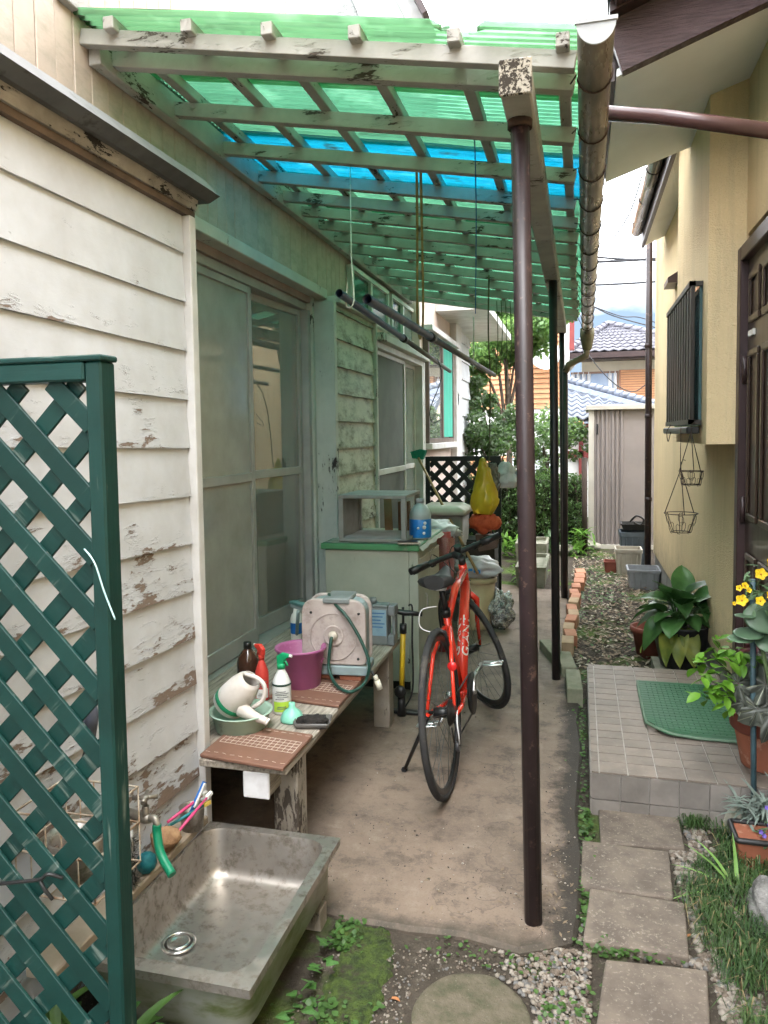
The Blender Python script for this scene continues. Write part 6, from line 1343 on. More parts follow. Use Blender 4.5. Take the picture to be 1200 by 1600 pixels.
while cnt < 4600:
    r = random.random()
    if r < .30: x = random.gauss(-.05, .09); y = random.uniform(1.6, 2.2); s = random.uniform(.0035, .0105)
    elif r < .62: x = random.uniform(.31, .44) + .04 * math.sin(cnt); y = random.uniform(2.0, 3.1); s = random.uniform(.004, .013)
    elif r < .72: x = random.uniform(.0, .4); y = random.uniform(1.7, 2.35); s = random.uniform(.004, .010)
    else: x = random.uniform(-.75, .0); y = random.uniform(1.5, 2.10); s = random.uniform(.0018, .0052)
    if inquad(x, y): continue
    if x < -.55 and random.random() < .75: continue
    pebble(x, y, s); cnt += 1
b.build('gravel', GRV, None, kind='stuff', org=(0, 2, -.05))
# dwarf mondo grass
MG = leafmat('mondo_grass_blade', (.034, .080, .022), (.075, .135, .04), .25, .45, 9, .2)
b = MB()
def blade(p, l, wd, yaw, lean, mi=0):
    d = Vector((math.cos(yaw), math.sin(yaw), 0)); s_ = Vector((-d.y, d.x, 0)) * wd
    a = p; m_ = p + d * l * .35 * lean + Vector((0, 0, l * .75)); e = p + d * l * lean + Vector((0, 0, l * (.75 - .35 * lean)))
    b.add([a - s_, a + s_, m_ - s_ * .9, m_ + s_ * .9, e], [(0, 1, 3, 2), (2, 3, 4)], True, mi)
k = 0
while k < 9500:
    x = random.uniform(.34, .95); y = random.uniform(1.5, 2.98)
    edge = .375 + .035 * math.sin(y * 7) + .03 * noise.noise(Vector((y * 9, 0, 0))) + (.10 if y > 2.62 else 0)
    if x < edge or ((x - .575) ** 2 + (y - 2.49) ** 2 < .10 ** 2) or noise.noise(Vector((x * 7, y * 7, 2))) < -.32: continue
    cl = Vector((round(x / .03) * .03, round(y / .03) * .03, 0)); k += 1
    p = cl + Vector((random.gauss(0, .009), random.gauss(0, .009), -.03)); blade(p, random.uniform(.045, .10), random.uniform(.0011, .0024), random.uniform(0, 6.28), random.uniform(.5, 1.3), 1 if random.random() < .07 else 0)
b.build('mondo_grass', [MG, leafmat('dead_straw', (.30, .24, .12), (.22, .17, .09), .2, .7, 9, .2)], None, kind='stuff', org=(.6, 2.2, -.05))
b = MB()
for cx_, cy_, n_ in ((.425, 3.02, 170), (.52, 2.80, 110), (.42, 2.72, 90)):
    for q in range(n_): blade(Vector((cx_ + random.gauss(0, .022), cy_ + random.gauss(0, .016), -.05)), random.uniform(.05, .11), .0017, random.uniform(0, 6.28), random.uniform(.3, 1.0))
b.build('grass_tufts', MG, None, kind='stuff', org=(.45, 2.9, -.05))
SPL = leafmat('light_green_strap', (.20, .36, .09), (.15, .28, .07), .3, .4, 9, .2)
sp2 = Vector((.500, 2.58, -.05)); SPD = thing('strap_leaf_plant', 'light green strap-leaved plant arching over the grass', 'plant', sp2)
sm_ = meshof(leafmesh(.24, .011, 1.0, .3, 9, .9), SPL)
for yw, pt, s_ in ((1.9, 50, 1.0), (2.4, 40, .9), (1.2, 62, .9), (.5, 70, 1.0), (-.1, 75, 1.05), (-.7, 60, .8), (2.9, 45, .8), (1.6, 30, 1.0), (-1.8, 40, .7), (3.6, 55, .8), (.9, 76, .95)): put_leaf(sm_, SPL, SPD, leafM(sp2, yw, R(pt), 0, s_))
# moss cushion beside the sink and along the slab edge
MOSS = M('green_moss', (.058, .090, .014), (.022, .036, .009), 45, rough=.95, bump=1, bsc=150, bd=.014, c3=(.040, .032, .020), s3=16, lo3=.52, hi3=.66)
b = MB(); n = 70; vs = []
def mossheight(x, y):
    d = ((x + .60) / .10) ** 2 + ((y - 1.93) / .26) ** 2; e = ((x + .64) / .12) ** 2 + ((y - 2.10) / .07) ** 2
    return max(0, 1 - min(d, e)) 
for j in range(n + 1):
    for i in range(n + 1):
        x = -.78 + .36 * i / n; y = 1.60 + .62 * j / n
        h = mossheight(x, y); h = h * 1.15 + (.45 * noise.noise(Vector((x * 22, y * 22, 0))) + .35 * noise.noise(Vector((x * 60, y * 60, 7)))) * min(1, h * 4); vs.append((x, y, -.040 + .030 * min(1, max(0, h * 1.6)) + .004 * noise.noise(Vector((x * 90, y * 90, 1)))))
b.add(vs, [(j * (n + 1) + i, j * (n + 1) + i + 1, (j + 1) * (n + 1) + i + 1, (j + 1) * (n + 1) + i) for j in range(n) for i in range(n)], True); b.build('moss', MOSS, None, kind='stuff', org=(-.6, 1.9, -.06))
CLV = leafmat('ground_cover_leaf', (.075, .155, .034), (.045, .10, .024), .3, .5, 15, .2)
b = MB(); one = leafmesh(.018, .014, .2, .1, 3)
def cover(n_, fx, fy, fz=-.02, s0=.6, s1=1.3):
    for q in range(n_): b.merge(one, leafM(Vector((fx(), fy(), fz + random.uniform(0, .018))), random.uniform(0, 6.28), R(random.uniform(-10, 50)), 0, random.uniform(s0, s1)))
cover(260, lambda: random.gauss(.022, .016), lambda: random.uniform(2.3, 3.05)); cover(220, lambda: random.gauss(.11, .06), lambda: random.gauss(2.225, .018)); cover(70, lambda: random.gauss(-.02, .05), lambda: random.gauss(1.93, .05)); cover(160, lambda: random.gauss(-.68, .03), lambda: random.uniform(2.02, 2.18)); cover(220, lambda: random.gauss(-.005, .02), lambda: random.uniform(3.1, 4.3))
cover(150, lambda: random.gauss(-.63, .05), lambda: random.uniform(1.6, 1.85)); cover(60, lambda: random.uniform(-.5, 0), lambda: random.uniform(2.05, 2.16), s1=1)
b.build('ground_cover', CLV, None, kind='stuff', org=(0, 2.5, -.05))
IV = leafmat('ivy_leaf', (.055, .15, .035), (.09, .20, .05), .25, .4, 9, .35)
ivy = thing('ivy', 'young ivy growing out from under the sink', 'ivy', (-.70, 1.80, -.05))
def ivyleaf():
    b = MB(); pts = [(0, 0), (.35, -.12), (.55, .15), (.36, .42), (.3, .6), (0, 1), (-.3, .6), (-.36, .42), (-.55, .15), (-.35, -.12)]
    b.add([(0, .35, .06)] + [(x, y, -.05 * abs(x)) for x, y in pts], [(0, 1 + i, 1 + (i + 1) % 10) for i in range(10)], False); return b
im = meshof(ivyleaf(), IV)
for k in range(34):
    x = -.715 + random.gauss(0, .022); y = random.uniform(1.62, 2.05); put_leaf(im, IV, ivy, leafM(Vector((x, y, random.uniform(-.03, .06))), random.uniform(2, 4.6), R(random.uniform(5, 45)), 0, random.uniform(.025, .042)))
lv = thing('weed_clump', 'green weeds growing behind the foot of the trellis', 'weed', (-1.05, 1.42, -.05)); wl = meshof(leafmesh(.16, .022, .8, .3, 7), CLV); wl2 = meshof(leafmesh(.07, .045, .3, .2, 5), IV)
for k in range(46): put_leaf(wl if k % 3 else wl2, CLV, lv, leafM(Vector((random.uniform(-1.25, -.86), random.uniform(1.36, 1.5), random.uniform(0, .12))), random.uniform(0, 6.28), R(random.uniform(10, 75)), 0, random.uniform(.7, 1.3)))
# leaf litter and weeds of the side yard
LIT = [M('dry_leaf', (.20, .15, .10), (.13, .10, .07), 20, rough=.9), M('pale_litter', (.36, .32, .25), (.28, .24, .18), 20, rough=.9), CLV]
b = MB()
for k in range(5200):
    x = random.uniform(-.08, .74); y = random.uniform(4.5, 9.9); s_ = random.uniform(.009, .026)
    mi = random.choices((0, 1, 2), (5, 2, 6 if noise.noise(Vector((x * 3, y * 1.6, 0))) > .0 else .5))[0]
    p = Vector((x, y, -.018 + random.uniform(0, .02))); a = random.uniform(0, 6.28); u = Vector((math.cos(a), math.sin(a), random.uniform(-.4, .5))) * s_; v = Vector((-math.sin(a), math.cos(a), random.uniform(-.3, .3))) * s_ * .5
    b.add([p - u, p + v, p + u, p - v], [(0, 1, 2, 3)], False, mi)
b.build('leaf_litter', LIT, None, kind='stuff', org=(.3, 7, -.05))
dl = meshof(leafmesh(.055, .02, .5, .5, 5), M('fallen_leaf', (.36, .15, .06), (.26, .10, .04), 9, rough=.8)); 
for k, (x, y, l_) in enumerate(((625, 1565, 'curled orange leaf on the soil in front of the sink'), (1015, 1398, 'curled orange leaf between the second and third stepping stones'), (1085, 1462, 'brown leaf by the grass beside the third stepping stone'))):
    o = bpy.data.objects.new('fallen_leaf', dl); COL.objects.link(o); o.matrix_world = leafM(at(x, y, Z=-.02), random.uniform(1, 2), R(5), .3, .9); tag(o, l_, 'leaf')

# grit, twigs and bits of leaf lying on the concrete
b = MB(); GM = [M('grit_dark', (.07, .058, .048), (.05, .04, .033), 30, rough=.9), M('grit_pale', (.34, .30, .26), (.27, .24, .20), 30, rough=.9), LIT[0]]
for k in range(900):
    near = random.random() < .5
    x = random.uniform(-.95, -.03); y = random.uniform(2.2, 2.8) if near else random.uniform(2.2, 6.5)
    if random.random() < .35: x = random.gauss(-.08, .05)
    s_ = random.uniform(.0008, .0030) * (1 if random.random() < .93 else 1.8); mi = random.choices((0, 1, 2), (5, 3, 2))[0]
    if mi == 2:
        p = Vector((x, y, .003)); a = random.uniform(0, 6.28); u = Vector((math.cos(a), math.sin(a), .2)) * s_ * 4; v = Vector((-math.sin(a), math.cos(a), .1)) * s_ * 1.5; b.add([p - u, p + v, p + u, p - v], [(0, 1, 2, 3)], False, 2)
    else: b.add([Vector((x + v.x * s_, y + v.y * s_ * .8, s_ * .5 + v.z * s_ * .7)) for v in ico(1)[0]], ico(1)[1], True, mi)
b.build('grit', GM, None, kind='stuff', org=(-.5, 4, 0))

# ------------------------------------------------------------------ edging blocks and bricks
BRK = [M('orange_brick', (.42, .20, .12), (.34, .15, .09), 9, rough=.85, bump=.3), M('tan_brick', (.38, .27, .17), (.30, .21, .13), 9, rough=.85, bump=.3)]
MCB = M('mossy_concrete_block', (.20, .20, .14), (.13, .14, .09), 10, rough=.9, bump=.4)
def block(x, y, w_, l, h, rz_, m, label, cat='brick', name='edging_brick', z0=-.045):
    b = MB().box(-w_ / 2, w_ / 2, -l / 2, l / 2, 0, h); o = b.build(name, m, local=True, bevel=.004); o.location = (x, y, z0); o.rotation_euler = (0, 0, rz_); tag(o, label, cat, 'edging along the passage')
p = at(897, 1060, Z=.06); block(-.035, 4.42, .085, .36, .125, .05, MCB, 'mossy concrete block nearest the porch', 'block', 'concrete_block')
block(-.085, 4.86, .09, .34, .11, .12, MCB, 'mossy concrete block just behind the second post', 'block', 'concrete_block'); block(-.19, 5.12, .075, .36, .11, .28, MCB, 'mossy concrete block left of the second post', 'block', 'concrete_block')
ord_ = ['nearest the viewer', 'second', 'third', 'fourth', 'fifth', 'sixth', 'seventh', 'eighth', 'ninth', 'farthest']
for k in range(10): block(-.082 + .012 * math.sin(k * 2.1) + .005 * k, 5.30 + k * .215, .082, .19, .12 - .006 * (k % 3), .08 * math.sin(k * 1.7), BRK[(k + 1) % 2 if k < 7 else 0], 'edging brick in the row behind the second post, %s in the row' % ord_[k])
for k in range(3): block(-.01 + .006 * k, 7.55 + k * .26, .10, .24, .11, .04 * k, BRK[0], 'orange edging brick beyond the downpipe, %s of three' % ['nearest', 'middle', 'farthest'][k])

# ------------------------------------------------------------------ wire baskets on the yellow wall
WIR = M('dark_wire', (.035, .022, .018), (.05, .03, .02), 30, rough=.6, metal=.4)
def wbasket(px_, ptop, prim, pbot, wr_, wb_, Y, label, scroll):
    c = at(px_, prim, Y=Y); cb = at(px_, pbot, Y=Y); ct = at(px_ + (8 if scroll else 0) * 0, ptop, Y=Y); r1 = wr_ / F * Y / 2; r2 = wb_ / F * Y / 2
    t = thing('wire_hanging_basket', label, 'basket', cb, 'wire hanging baskets'); h = c.z - cb.z
    for z, r in ((c.z, r1), (cb.z, r2)): MB().tube([Vector((c.x + r * math.cos(a), c.y + r * math.sin(a), z)) for a in [2 * math.pi * i / 24 for i in range(24)]], .0022, 5, closed=True).build('hoop', WIR, t)
    for i in range(6):
        a = 2 * math.pi * i / 6 + .3; d = Vector((math.cos(a), math.sin(a), 0)); tn = Vector((-d.y, d.x, 0))
        MB().tube([Vector((c.x, c.y, c.z)) + d * r1, Vector((c.x, c.y, cb.z)) + d * r2], .0016, 4).build('rib', WIR, t)
        m_ = Vector((c.x, c.y, cb.z + h * .45)) + d * (r1 + r2) / 2
        MB().tube([m_ + tn * (.018 * math.sin(q / 10 * 6.28)) * (1.2 - .4 * q / 10) + Vector((0, 0, (.5 - q / 10) * h * .9 + .012 * math.sin(q / 10 * 12))) + d * (r1 - r2) * (.5 - q / 10) for q in range(11)], .0014, 4).build('scroll', WIR, t)
    for i in range(3):
        a = 2 * math.pi * i / 3 + .6; MB().tube([ct, Vector((c.x + r1 * math.cos(a), c.y + r1 * math.sin(a), c.z))], .0022, 5).build('chain', WIR, t)
    MB().tube([ct, ct + Vector((0, 0, .03)), ct + Vector((.01, 0, .045)), ct + Vector((.02, 0, .04))], .002, 5).build('hook', WIR, t)
wbasket(1064, 733, 802, 831, 47, 26, 3.78, 'larger scrolled wire hanging basket, the lower of the two', True); wbasket(1080, 675, 736, 757, 34, 24, 3.90, 'smaller wire hanging basket, the upper of the two', True)
tag(MB().tube([at(1064, 668, Y=3.80), at(1063, 735, Y=3.78)], .0018, 5).build('hanging_wire', WIR), 'long thin wire carrying the lower wire basket', 'wire')
tag(MB().tube(bez([at(1048, 664, Y=3.9), at(1042, 675, Y=3.88), at(1044, 690, Y=3.88), at(1048, 675, Y=3.88)], 5), .002, 5).build('loop_of_cord', WIR), 'small loop of cord at the lower corner of the grille', 'cord')
# stacked planters by the far wall corner
def tub(x, y, z, a, b_, h, m, label, rib=True):
    t = thing('planter_box', label, 'planter', (x, y, z), 'planters stacked by the yellow wall')
    bb = MB(); loft(bb, [rrect(x - a * .82, x + a * .82, y - b_ * .82, y + b_ * .82, .02, z), rrect(x - a * .95, x + a * .95, y - b_ * .95, y + b_ * .95, .02, z + h * .88), rrect(x - a, x + a, y - b_, y + b_, .02, z + h * .88), rrect(x - a, x + a, y - b_, y + b_, .02, z + h), rrect(x - a * .9, x + a * .9, y - b_ * .9, y + b_ * .9, .02, z + h), rrect(x - a * .8, x + a * .8, y - b_ * .8, y + b_ * .8, .02, z + h * .3)], True, True, False); bb.build('tub', m, t)
    if rib:
        for k in range(4): u = -.6 + .4 * k; MB().beam((x + u * a * .9, y - b_ * .83, z + .01), (x + u * a, y - b_ * .95, z + h * .85), .012, .012).build('rib', m, t)
tub(.60, 7.75, -.04, .155, .16, .21, M('grey_planter', (.24, .25, .27), (.19, .20, .21), 7, rough=.6), 'ribbed grey planter box in front of the stack')
tub(.50, 8.45, -.04, .14, .14, .30, M('pale_planter', (.36, .33, .27), (.29, .26, .21), 7, rough=.7), 'pale planter behind the grey one'); tub(.33, 8.55, -.04, .08, .09, .14, tcd, 'small brown pot at the left of the planters', False)
tub(.60, 9.0, -.04, .17, .17, .42, M('dark_blue_planter', (.07, .09, .11), (.05, .065, .08), 7, rough=.55), 'tall dark blue-grey planter at the back of the stack'); tub(.60, 9.0, .40, .16, .16, .07, BLACK, 'black tray lying on the dark blue planter', False)
tag(MB().tube(bez([at(985, 815, Y=8.9), at(995, 806, Y=8.8), at(1006, 812, Y=8.8), at(1000, 820, Y=8.8), at(990, 816, Y=8.8)], 6), .012, 7).build('coil_of_hose', BLACK), 'coil of black tubing on top of the planters', 'tubing')
# ------------------------------------------------------------------ storage shed
SD = thing('storage_shed', 'mauve-grey metal storage shed with ribbed door', 'shed', (.55, 10.6, 0))
SDM = M('mauve_grey_steel', (.215, .19, .183), (.19, .168, .162), 3, rough=.5); SDW = M('cream_steel', (.44, .42, .375), (.38, .36, .325), 4, rough=.5)
a = at(919, 857, Z=-.03); sx, sy = a.x, a.y
MB().box(sx + .06, 2.2, sy + .02, sy + 1.2, -.03, 1.80).build('body', SDM, SD)
MB().box(sx, sx + .07, sy - .02, sy + .05, -.03, 1.80).build('corner_post', SDW, SD, bevel=.004); MB().box(sx - .03, 2.3, sy - .06, sy + 1.25, 1.801, 1.865).build('roof', SDW, SD, bevel=.006)
MB().box(sx + .07, 2.2, sy - .02, sy + .019, -.03, .03).build('sill', SDW, SD)
r0_ = None
for k in range(6):
    x = sx + .10 + .055 * k + (.02 if k > 2 else 0); MB().prism([(x, sy + .019, .03), (x + .012, sy - .004, .03), (x + .034, sy - .004, .03), (x + .046, sy + .019, .03)], (0, 0, 1.765)).build('rib', SDM, SD)
MB().box(sx + .10, sx + .125, sy - .012, sy - .005, 1.48, 1.62).build('handle', BLACK, SD)

# ------------------------------------------------------------------ hedge, shrubs, trees
def crown_leaves(b, c, r, n, ls, seed, shell=.55, sparse=.0, clump=6):
    rnd = random.Random(seed); cs = []
    for k in range(clump):
        u = Vector((rnd.gauss(0, 1), rnd.gauss(0, 1), rnd.gauss(0, 1))).normalized(); q = rnd.uniform(.45, .95); cs.append((Vector((c[0] + u.x * r[0] * q, c[1] + u.y * r[1] * q, c[2] + u.z * r[2] * q)), rnd.uniform(.28, .5)))
    for k in range(n):
        cc, cr = cs[rnd.randrange(clump)]; u = Vector((rnd.gauss(0, 1), rnd.gauss(0, 1), rnd.gauss(0, 1))).normalized() * rnd.uniform(shell, 1.05) * cr
        p = cc + Vector((u.x * r[0], u.y * r[1], u.z * r[2])); l = ls * rnd.uniform(.6, 1.3)
        d = (Vector((rnd.gauss(0, 1), rnd.gauss(0, 1), rnd.gauss(0, .7))) + u.normalized() * .6).normalized(); s_ = d.cross(Vector((rnd.gauss(0, 1), rnd.gauss(0, 1), rnd.gauss(0, 1)))).normalized() * l * .28
        b.add([p - d * l * .5, p + s_, p + d * l * .5, p - s_], [(0, 1, 2, 3)], True, rnd.randrange(2))
def tree(name, label, base, trunk_top, crowns, n, ls, mats, seed, cat, group=None, tr=.04):
    t = thing(name, label, cat, base, group); base = Vector(base); tt = Vector(trunk_top)
    b = MB().tube(bez([base, base.lerp(tt, .5) + Vector((.06, .03, 0)), tt], 5), [tr * (1 - .05 * i) for i in range(11)], 8)
    for c, r in crowns: b.tube(bez([base.lerp(tt, .6), (base.lerp(tt, .8) + Vector(c)) / 2 + Vector((0, 0, -.05)), Vector(c)], 4), [tr * .5 * (1 - .08 * i) for i in range(9)], 6)
    b.build('trunk', M('bark', (.10, .075, .055), (.06, .045, .035), 14, rough=.9, bump=.6), t)
    b = MB()
    for i, (c, r) in enumerate(crowns): crown_leaves(b, c, r, n, ls, seed + i * 11, clump=9)
    b.build('crown', mats, t); return t
FA = leafmat('tree_leaf_mid', (.12, .22, .065), (.08, .16, .045), .45, .4, 3, .2); FB = leafmat('tree_leaf_light', (.20, .32, .09), (.14, .25, .07), .5, .4, 3, .2); FC = leafmat('tree_leaf_dark', (.06, .11, .04), (.09, .15, .05), .4, .35, 3, .2); FD = leafmat('olive_leaf', (.22, .30, .18), (.16, .23, .13), .45, .4, 3, .2)
def C3(x, y, Y): return tuple(at(x, y, Y=Y))
tree('garden_tree', 'tall garden tree whose crown shows under the far end of the roof', (-1.15, 12.0, -.05), C3(790, 560, 12), [(C3(768, 530, 12), (.7, .6, .55)), (C3(815, 525, 12.2), (.55, .6, .55)), (C3(840, 500, 12), (.6, .6, .4)), (C3(745, 575, 11.8), (.4, .4, .35))], 2600, .10, [FA, FB], 1, 'tree', None, .06)
tree('broadleaf_shrub', 'leafy shrub with round crown left of the front post', (-1.1, 10.3, -.05), C3(775, 700, 10.3), [(C3(765, 660, 10.3), (.5, .5, .4)), (C3(795, 690, 10.4), (.45, .5, .45)), (C3(752, 620, 10.4), (.3, .3, .3)), (C3(752, 700, 10), (.35, .3, .3))], 1300, .075, [FD, FA], 3, 'shrub', None, .035)
tree('laurel_shrub', 'dark green shrub seen between the posts', (-.45, 10.9, -.05), C3(850, 700, 10.9), [(C3(848, 690, 10.9), (.5, .4, .42)), (C3(870, 665, 11), (.35, .35, .3)), (C3(895, 690, 10.9), (.3, .3, .28)), (C3(835, 735, 10.8), (.4, .35, .3))], 800, .07, [FD, FB], 4, 'shrub', None, .03)
HDG = thing('clipped_hedge', 'clipped dark green hedge across the end of the garden', 'hedge', (-.5, 10.1, -.05))
b = MB(); rnd = random.Random(9)
for k in range(15000):
    x = rnd.uniform(-1.9, .08); y = rnd.choice((rnd.uniform(9.85, 9.98), rnd.uniform(9.9, 10.4))); z = rnd.uniform(-.02, .97 + .05 * noise.noise(Vector((x * 3, y * 3, 0))));
    if y > 9.98 and z < .80: continue
    if noise.noise(Vector((x * 5, z * 5, 3))) < -.28 and y < 10: y += .12
    l = rnd.uniform(.028, .055); d = Vector((rnd.gauss(0, 1), rnd.gauss(0, 1) - .5, rnd.gauss(0, 1))).normalized(); s_ = d.cross(Vector((rnd.gauss(0, 1), rnd.gauss(0, 1), rnd.gauss(0, 1)))).normalized() * l * .3; p = Vector((x, y, z))
    b.add([p - d * l * .5, p + s_, p + d * l * .5, p - s_], [(0, 1, 2, 3)], True, 0 if rnd.random() < .6 else 1)
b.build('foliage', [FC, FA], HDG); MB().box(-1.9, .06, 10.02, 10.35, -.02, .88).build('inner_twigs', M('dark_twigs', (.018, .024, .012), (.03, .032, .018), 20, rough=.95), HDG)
for k in range(9): MB().tube([(-1.8 + k * .22, 10.0, -.05), (-1.78 + k * .22, 9.99, .5), (-1.83 + k * .22, 10.02, .85)], [.014, .011, .006], 6).build('stem', M('hedge_stem', (.09, .065, .05), (.06, .045, .035), 14, rough=.9), HDG)
def weed(x, y, r, h, n, m, label, seed, ls=.12):
    t = thing('leafy_clump', label, 'plant', (x, y, -.05)); me_ = meshof(leafmesh(ls, ls * .22, .7, .2, 5), m); rnd = random.Random(seed)
    for k in range(n): put_leaf(me_, m, t, leafM(Vector((x + rnd.gauss(0, r * .5), y + rnd.gauss(0, r * .5), rnd.uniform(-.04, h))), rnd.uniform(0, 6.28), R(rnd.uniform(10, 75)), 0, rnd.uniform(.7, 1.3)))
BLf = leafmat('fresh_green_blade', (.16, .32, .05), (.11, .24, .04), .45, .45, 6, .4)
weed(-.80, 9.35, .22, .22, 70, BLf, 'fresh green clump of leaves in front of the hedge, left of the posts', 2, .2); weed(-.02, 9.6, .15, .28, 50, BLf, 'fresh green clump of leaves by the shed corner', 4, .2); weed(-.55, 7.9, .18, .10, 60, BLf, 'bright weeds growing in the long trough planter', 6, .11); weed(-.42, 9.75, .3, .2, 70, FD and leafmat('dull_green_leaf', (.06, .12, .04), (.04, .09, .03), .3, .45, 6, .4), 'dull green plants at the foot of the hedge behind the posts', 8, .16); weed(-.55, 8.9, .16, .12, 40, BLf, 'bright weeds growing in the short trough planter', 10, .11)
weed(.12, 10.0 - .1, .08, .10, 20, BLf, 'small weeds at the shed sill', 11, .09)
FP = tag(MB().tube([at(914, 862, Y=9.75), at(913, 715, Y=9.75)], .035, 8).build('garden_stake', M('dark_wood_stake', (.05, .035, .028), (.035, .025, .02), 14, rough=.9)), 'dark wooden stake standing at the hedge end by the shed', 'stake')

# ------------------------------------------------------------------ neighbouring houses
OR = M('orange_siding', (.52, .26, .13), (.47, .23, .115), 3, rough=.7); CRM = M('cream_render', (.62, .55, .44), (.56, .49, .39), 3, rough=.85); WTL = M('white_render', (.74, .74, .73), (.66, .66, .65), 3, rough=.8); RDT = M('dark_red_trim', (.22, .04, .035), (.17, .03, .03), 5, rough=.6)
def tile_mat(n, c, c2): return M(n, c, c2, 9, rough=.4, var=.3, spec=.5)
TLB = tile_mat('blue_grey_roof_tile', (.17, .19, .235), (.12, .135, .17)); TLP = tile_mat('dark_grey_roof_tile', (.13, .125, .15), (.085, .082, .10))
def slatwall(parent, x0, x1, y, z0, z1, step, m, name='slat'):
    k = 0; z = z0
    o0_ = None
    while z < z1 - .01:
        h = min(step, z1 - z)
        b = MB().prism([(x0, y, z), (x0, y - .03, z), (x0, y - .008, z + h * .93), (x0, y, z + h * .93)][::-1], (x1 - x0, 0, 0))
        b.build(name, m, parent); z += step; k += 1
NH = thing('orange_house', 'neighbouring house clad in orange horizontal boards behind the garden', 'house', (-1.5, 16.2, 0))
pl, pr_ = at(725, 600, Y=16), at(880, 600, Y=16); z_b, z_t = at(850, 505, Y=16).z, 4.9
MB().box(-6, pr_.x, 16.02, 20, -.05, z_t).build('wall', WTL, NH)
zlo = at(850, 502 + 138, Y=16).z; slatwall(NH, -5, pr_.x - .0, 16.018, at(850, 638, Y=16).z, 4.9, .105, OR)
slatwall(NH, -5, pr_.x - .7, 16.016, at(850, 775, Y=16).z, at(850, 712, Y=16).z, .10, OR)
MB().box(pr_.x, pr_.x + .12, 15.95, 16.2, -.05, 4.9).build('corner_post', WTL, NH); MB().box(pr_.x + .125, pr_.x + .22, 15.9, 16.1, 3.2, 5.2).build('red_post', RDT, NH)
b_ = MB().box(pr_.x - 1.1, pr_.x - .2, 15.97, 16.0, .2, 1.0).build('window', M('grey_shutter', (.5, .52, .55), (.42, .44, .47), 4), NH)
DS = thing('satellite_dish', 'white satellite dish on the orange house', 'satellite dish', at(845, 560, Y=15.7))
dc_ = at(845, 552, Y=15.7); Qd = Vector((.55, -1, .35)).normalized().to_track_quat('Z', 'Y').to_matrix()
MB().lathe([(0, 0), (.12, .015), (.26, .06), (.36, .11), (.365, .115), (.355, .118), (.25, .07), (.12, .025), (0, .01)], dc_, 26, M=Qd, sy=1.1).build('dish', M('dish_white', (.72, .73, .74), (.66, .67, .68), 5, rough=.45), DS)
MB().tube([dc_ + Qd @ Vector((0, -.36, .1)), dc_ + Qd @ Vector((0, -.16, .42))], .012, 6).tube([dc_ + Qd @ Vector((0, -.16, .42)), dc_ + Qd @ Vector((0, -.06, .40))], .03, 8).build('arm', M('arm_grey', (.2, .2, .21), (.16, .16, .17), 5), DS); MB().tube([dc_, dc_ + Vector((0, .35, -.05))], .02, 6).build('mount', DARKIN, DS)

def tileroof(parent, A, B, C_, D, rows, cols, m, lap=.03, wave=.06, name='roof_tile'):
    """courses of curved tiles over the quad A-B (eave) to D-C (ridge)"""
    A, B, C_, D = map(Vector, (A, B, C_, D)); n = (B - A).cross(D - A).normalized()
    if n.z < 0: n = -n
    for r in range(rows):
        v0, v1 = r / rows, (r + 1.25) / rows
        for c in range(cols):
            u0, u1 = c / cols, (c + 1.06) / cols; b = MB(); vs = []; K = 6
            ok = False
            for v, lift in ((v0, lap), (v1, 0)):
                for i in range(K + 1):
                    u = u0 + (u1 - u0) * i / K; p = A.lerp(B, u).lerp(D.lerp(C_, u), min(v, 1.0)); w2 = wave * (math.cos(2 * math.pi * (i / K)) * .5)
                    vs.append(p + n * (lift + w2))
            for i in range(K + 1): vs.append(vs[i] - n * .03)
            b.add(vs, [(i, i + 1, K + 2 + i, K + 1 + i) for i in range(K)] + [(2 * K + 2 + i, 2 * K + 3 + i, i + 1, i) for i in range(K)], True); b.build(name, m, parent)
# two-storey house behind: hipped roof, cream wall, orange shutter
BH = thing('tiled_roof_house', 'cream house with dark tiled hip roof and orange shutter', 'house', (1, 21, 0))
Y2 = 20.0; e0, e1 = at(885, 552, Y=Y2), at(1035, 545, Y=Y2); ridge = at(948, 515, Y=23.0); zE = (e0.z + e1.z) / 2
xl, xr = at(884, 552, Y=Y2).x, e1.x + 1.2
MB().box(xl + .4, xr - .4, Y2 + .6, 27, 0, zE - .02).build('wall', CRM, BH)
RZ = zE + 1.05; rxm = .75
tileroof(BH, (xl, Y2, zE), (xr, Y2, zE), (rxm + .25, Y2 + 3.0, RZ), (rxm - .25, Y2 + 3.0, RZ), 9, 15, TLP, .05, .035)
MB().prism([(xl, Y2 + .02, zE - .03), (xr, Y2 + .02, zE - .03), (rxm, Y2 + 3.05, RZ - .05)], (0, 0, -.01)).build('roof_underlay', TLP, BH)
MB().prism([(xr, Y2 + .02, zE - .03), (xr, Y2 + 6, zE - .03), (rxm, Y2 + 3.05, RZ - .05)], (0, 0, -.01)).build('roof_underlay', TLP, BH); MB().prism([(xl, Y2 + 6, zE - .03), (xl, Y2 + .02, zE - .03), (rxm, Y2 + 3.05, RZ - .05)], (0, 0, -.01)).build('roof_underlay', TLP, BH)
for k in range(11):
    for a_, lab in ((Vector((xr, Y2, zE)), 0), (Vector((xl, Y2, zE)), 1)):
        p = a_.lerp(Vector((rxm, Y2 + 3.0, RZ)), k / 11); q = a_.lerp(Vector((rxm, Y2 + 3.0, RZ)), (k + 1.1) / 11); MB().tube([p + Vector((0, 0, .08)), q + Vector((0, 0, .05))], .085, 8).build('hip_tile', TLP, BH)
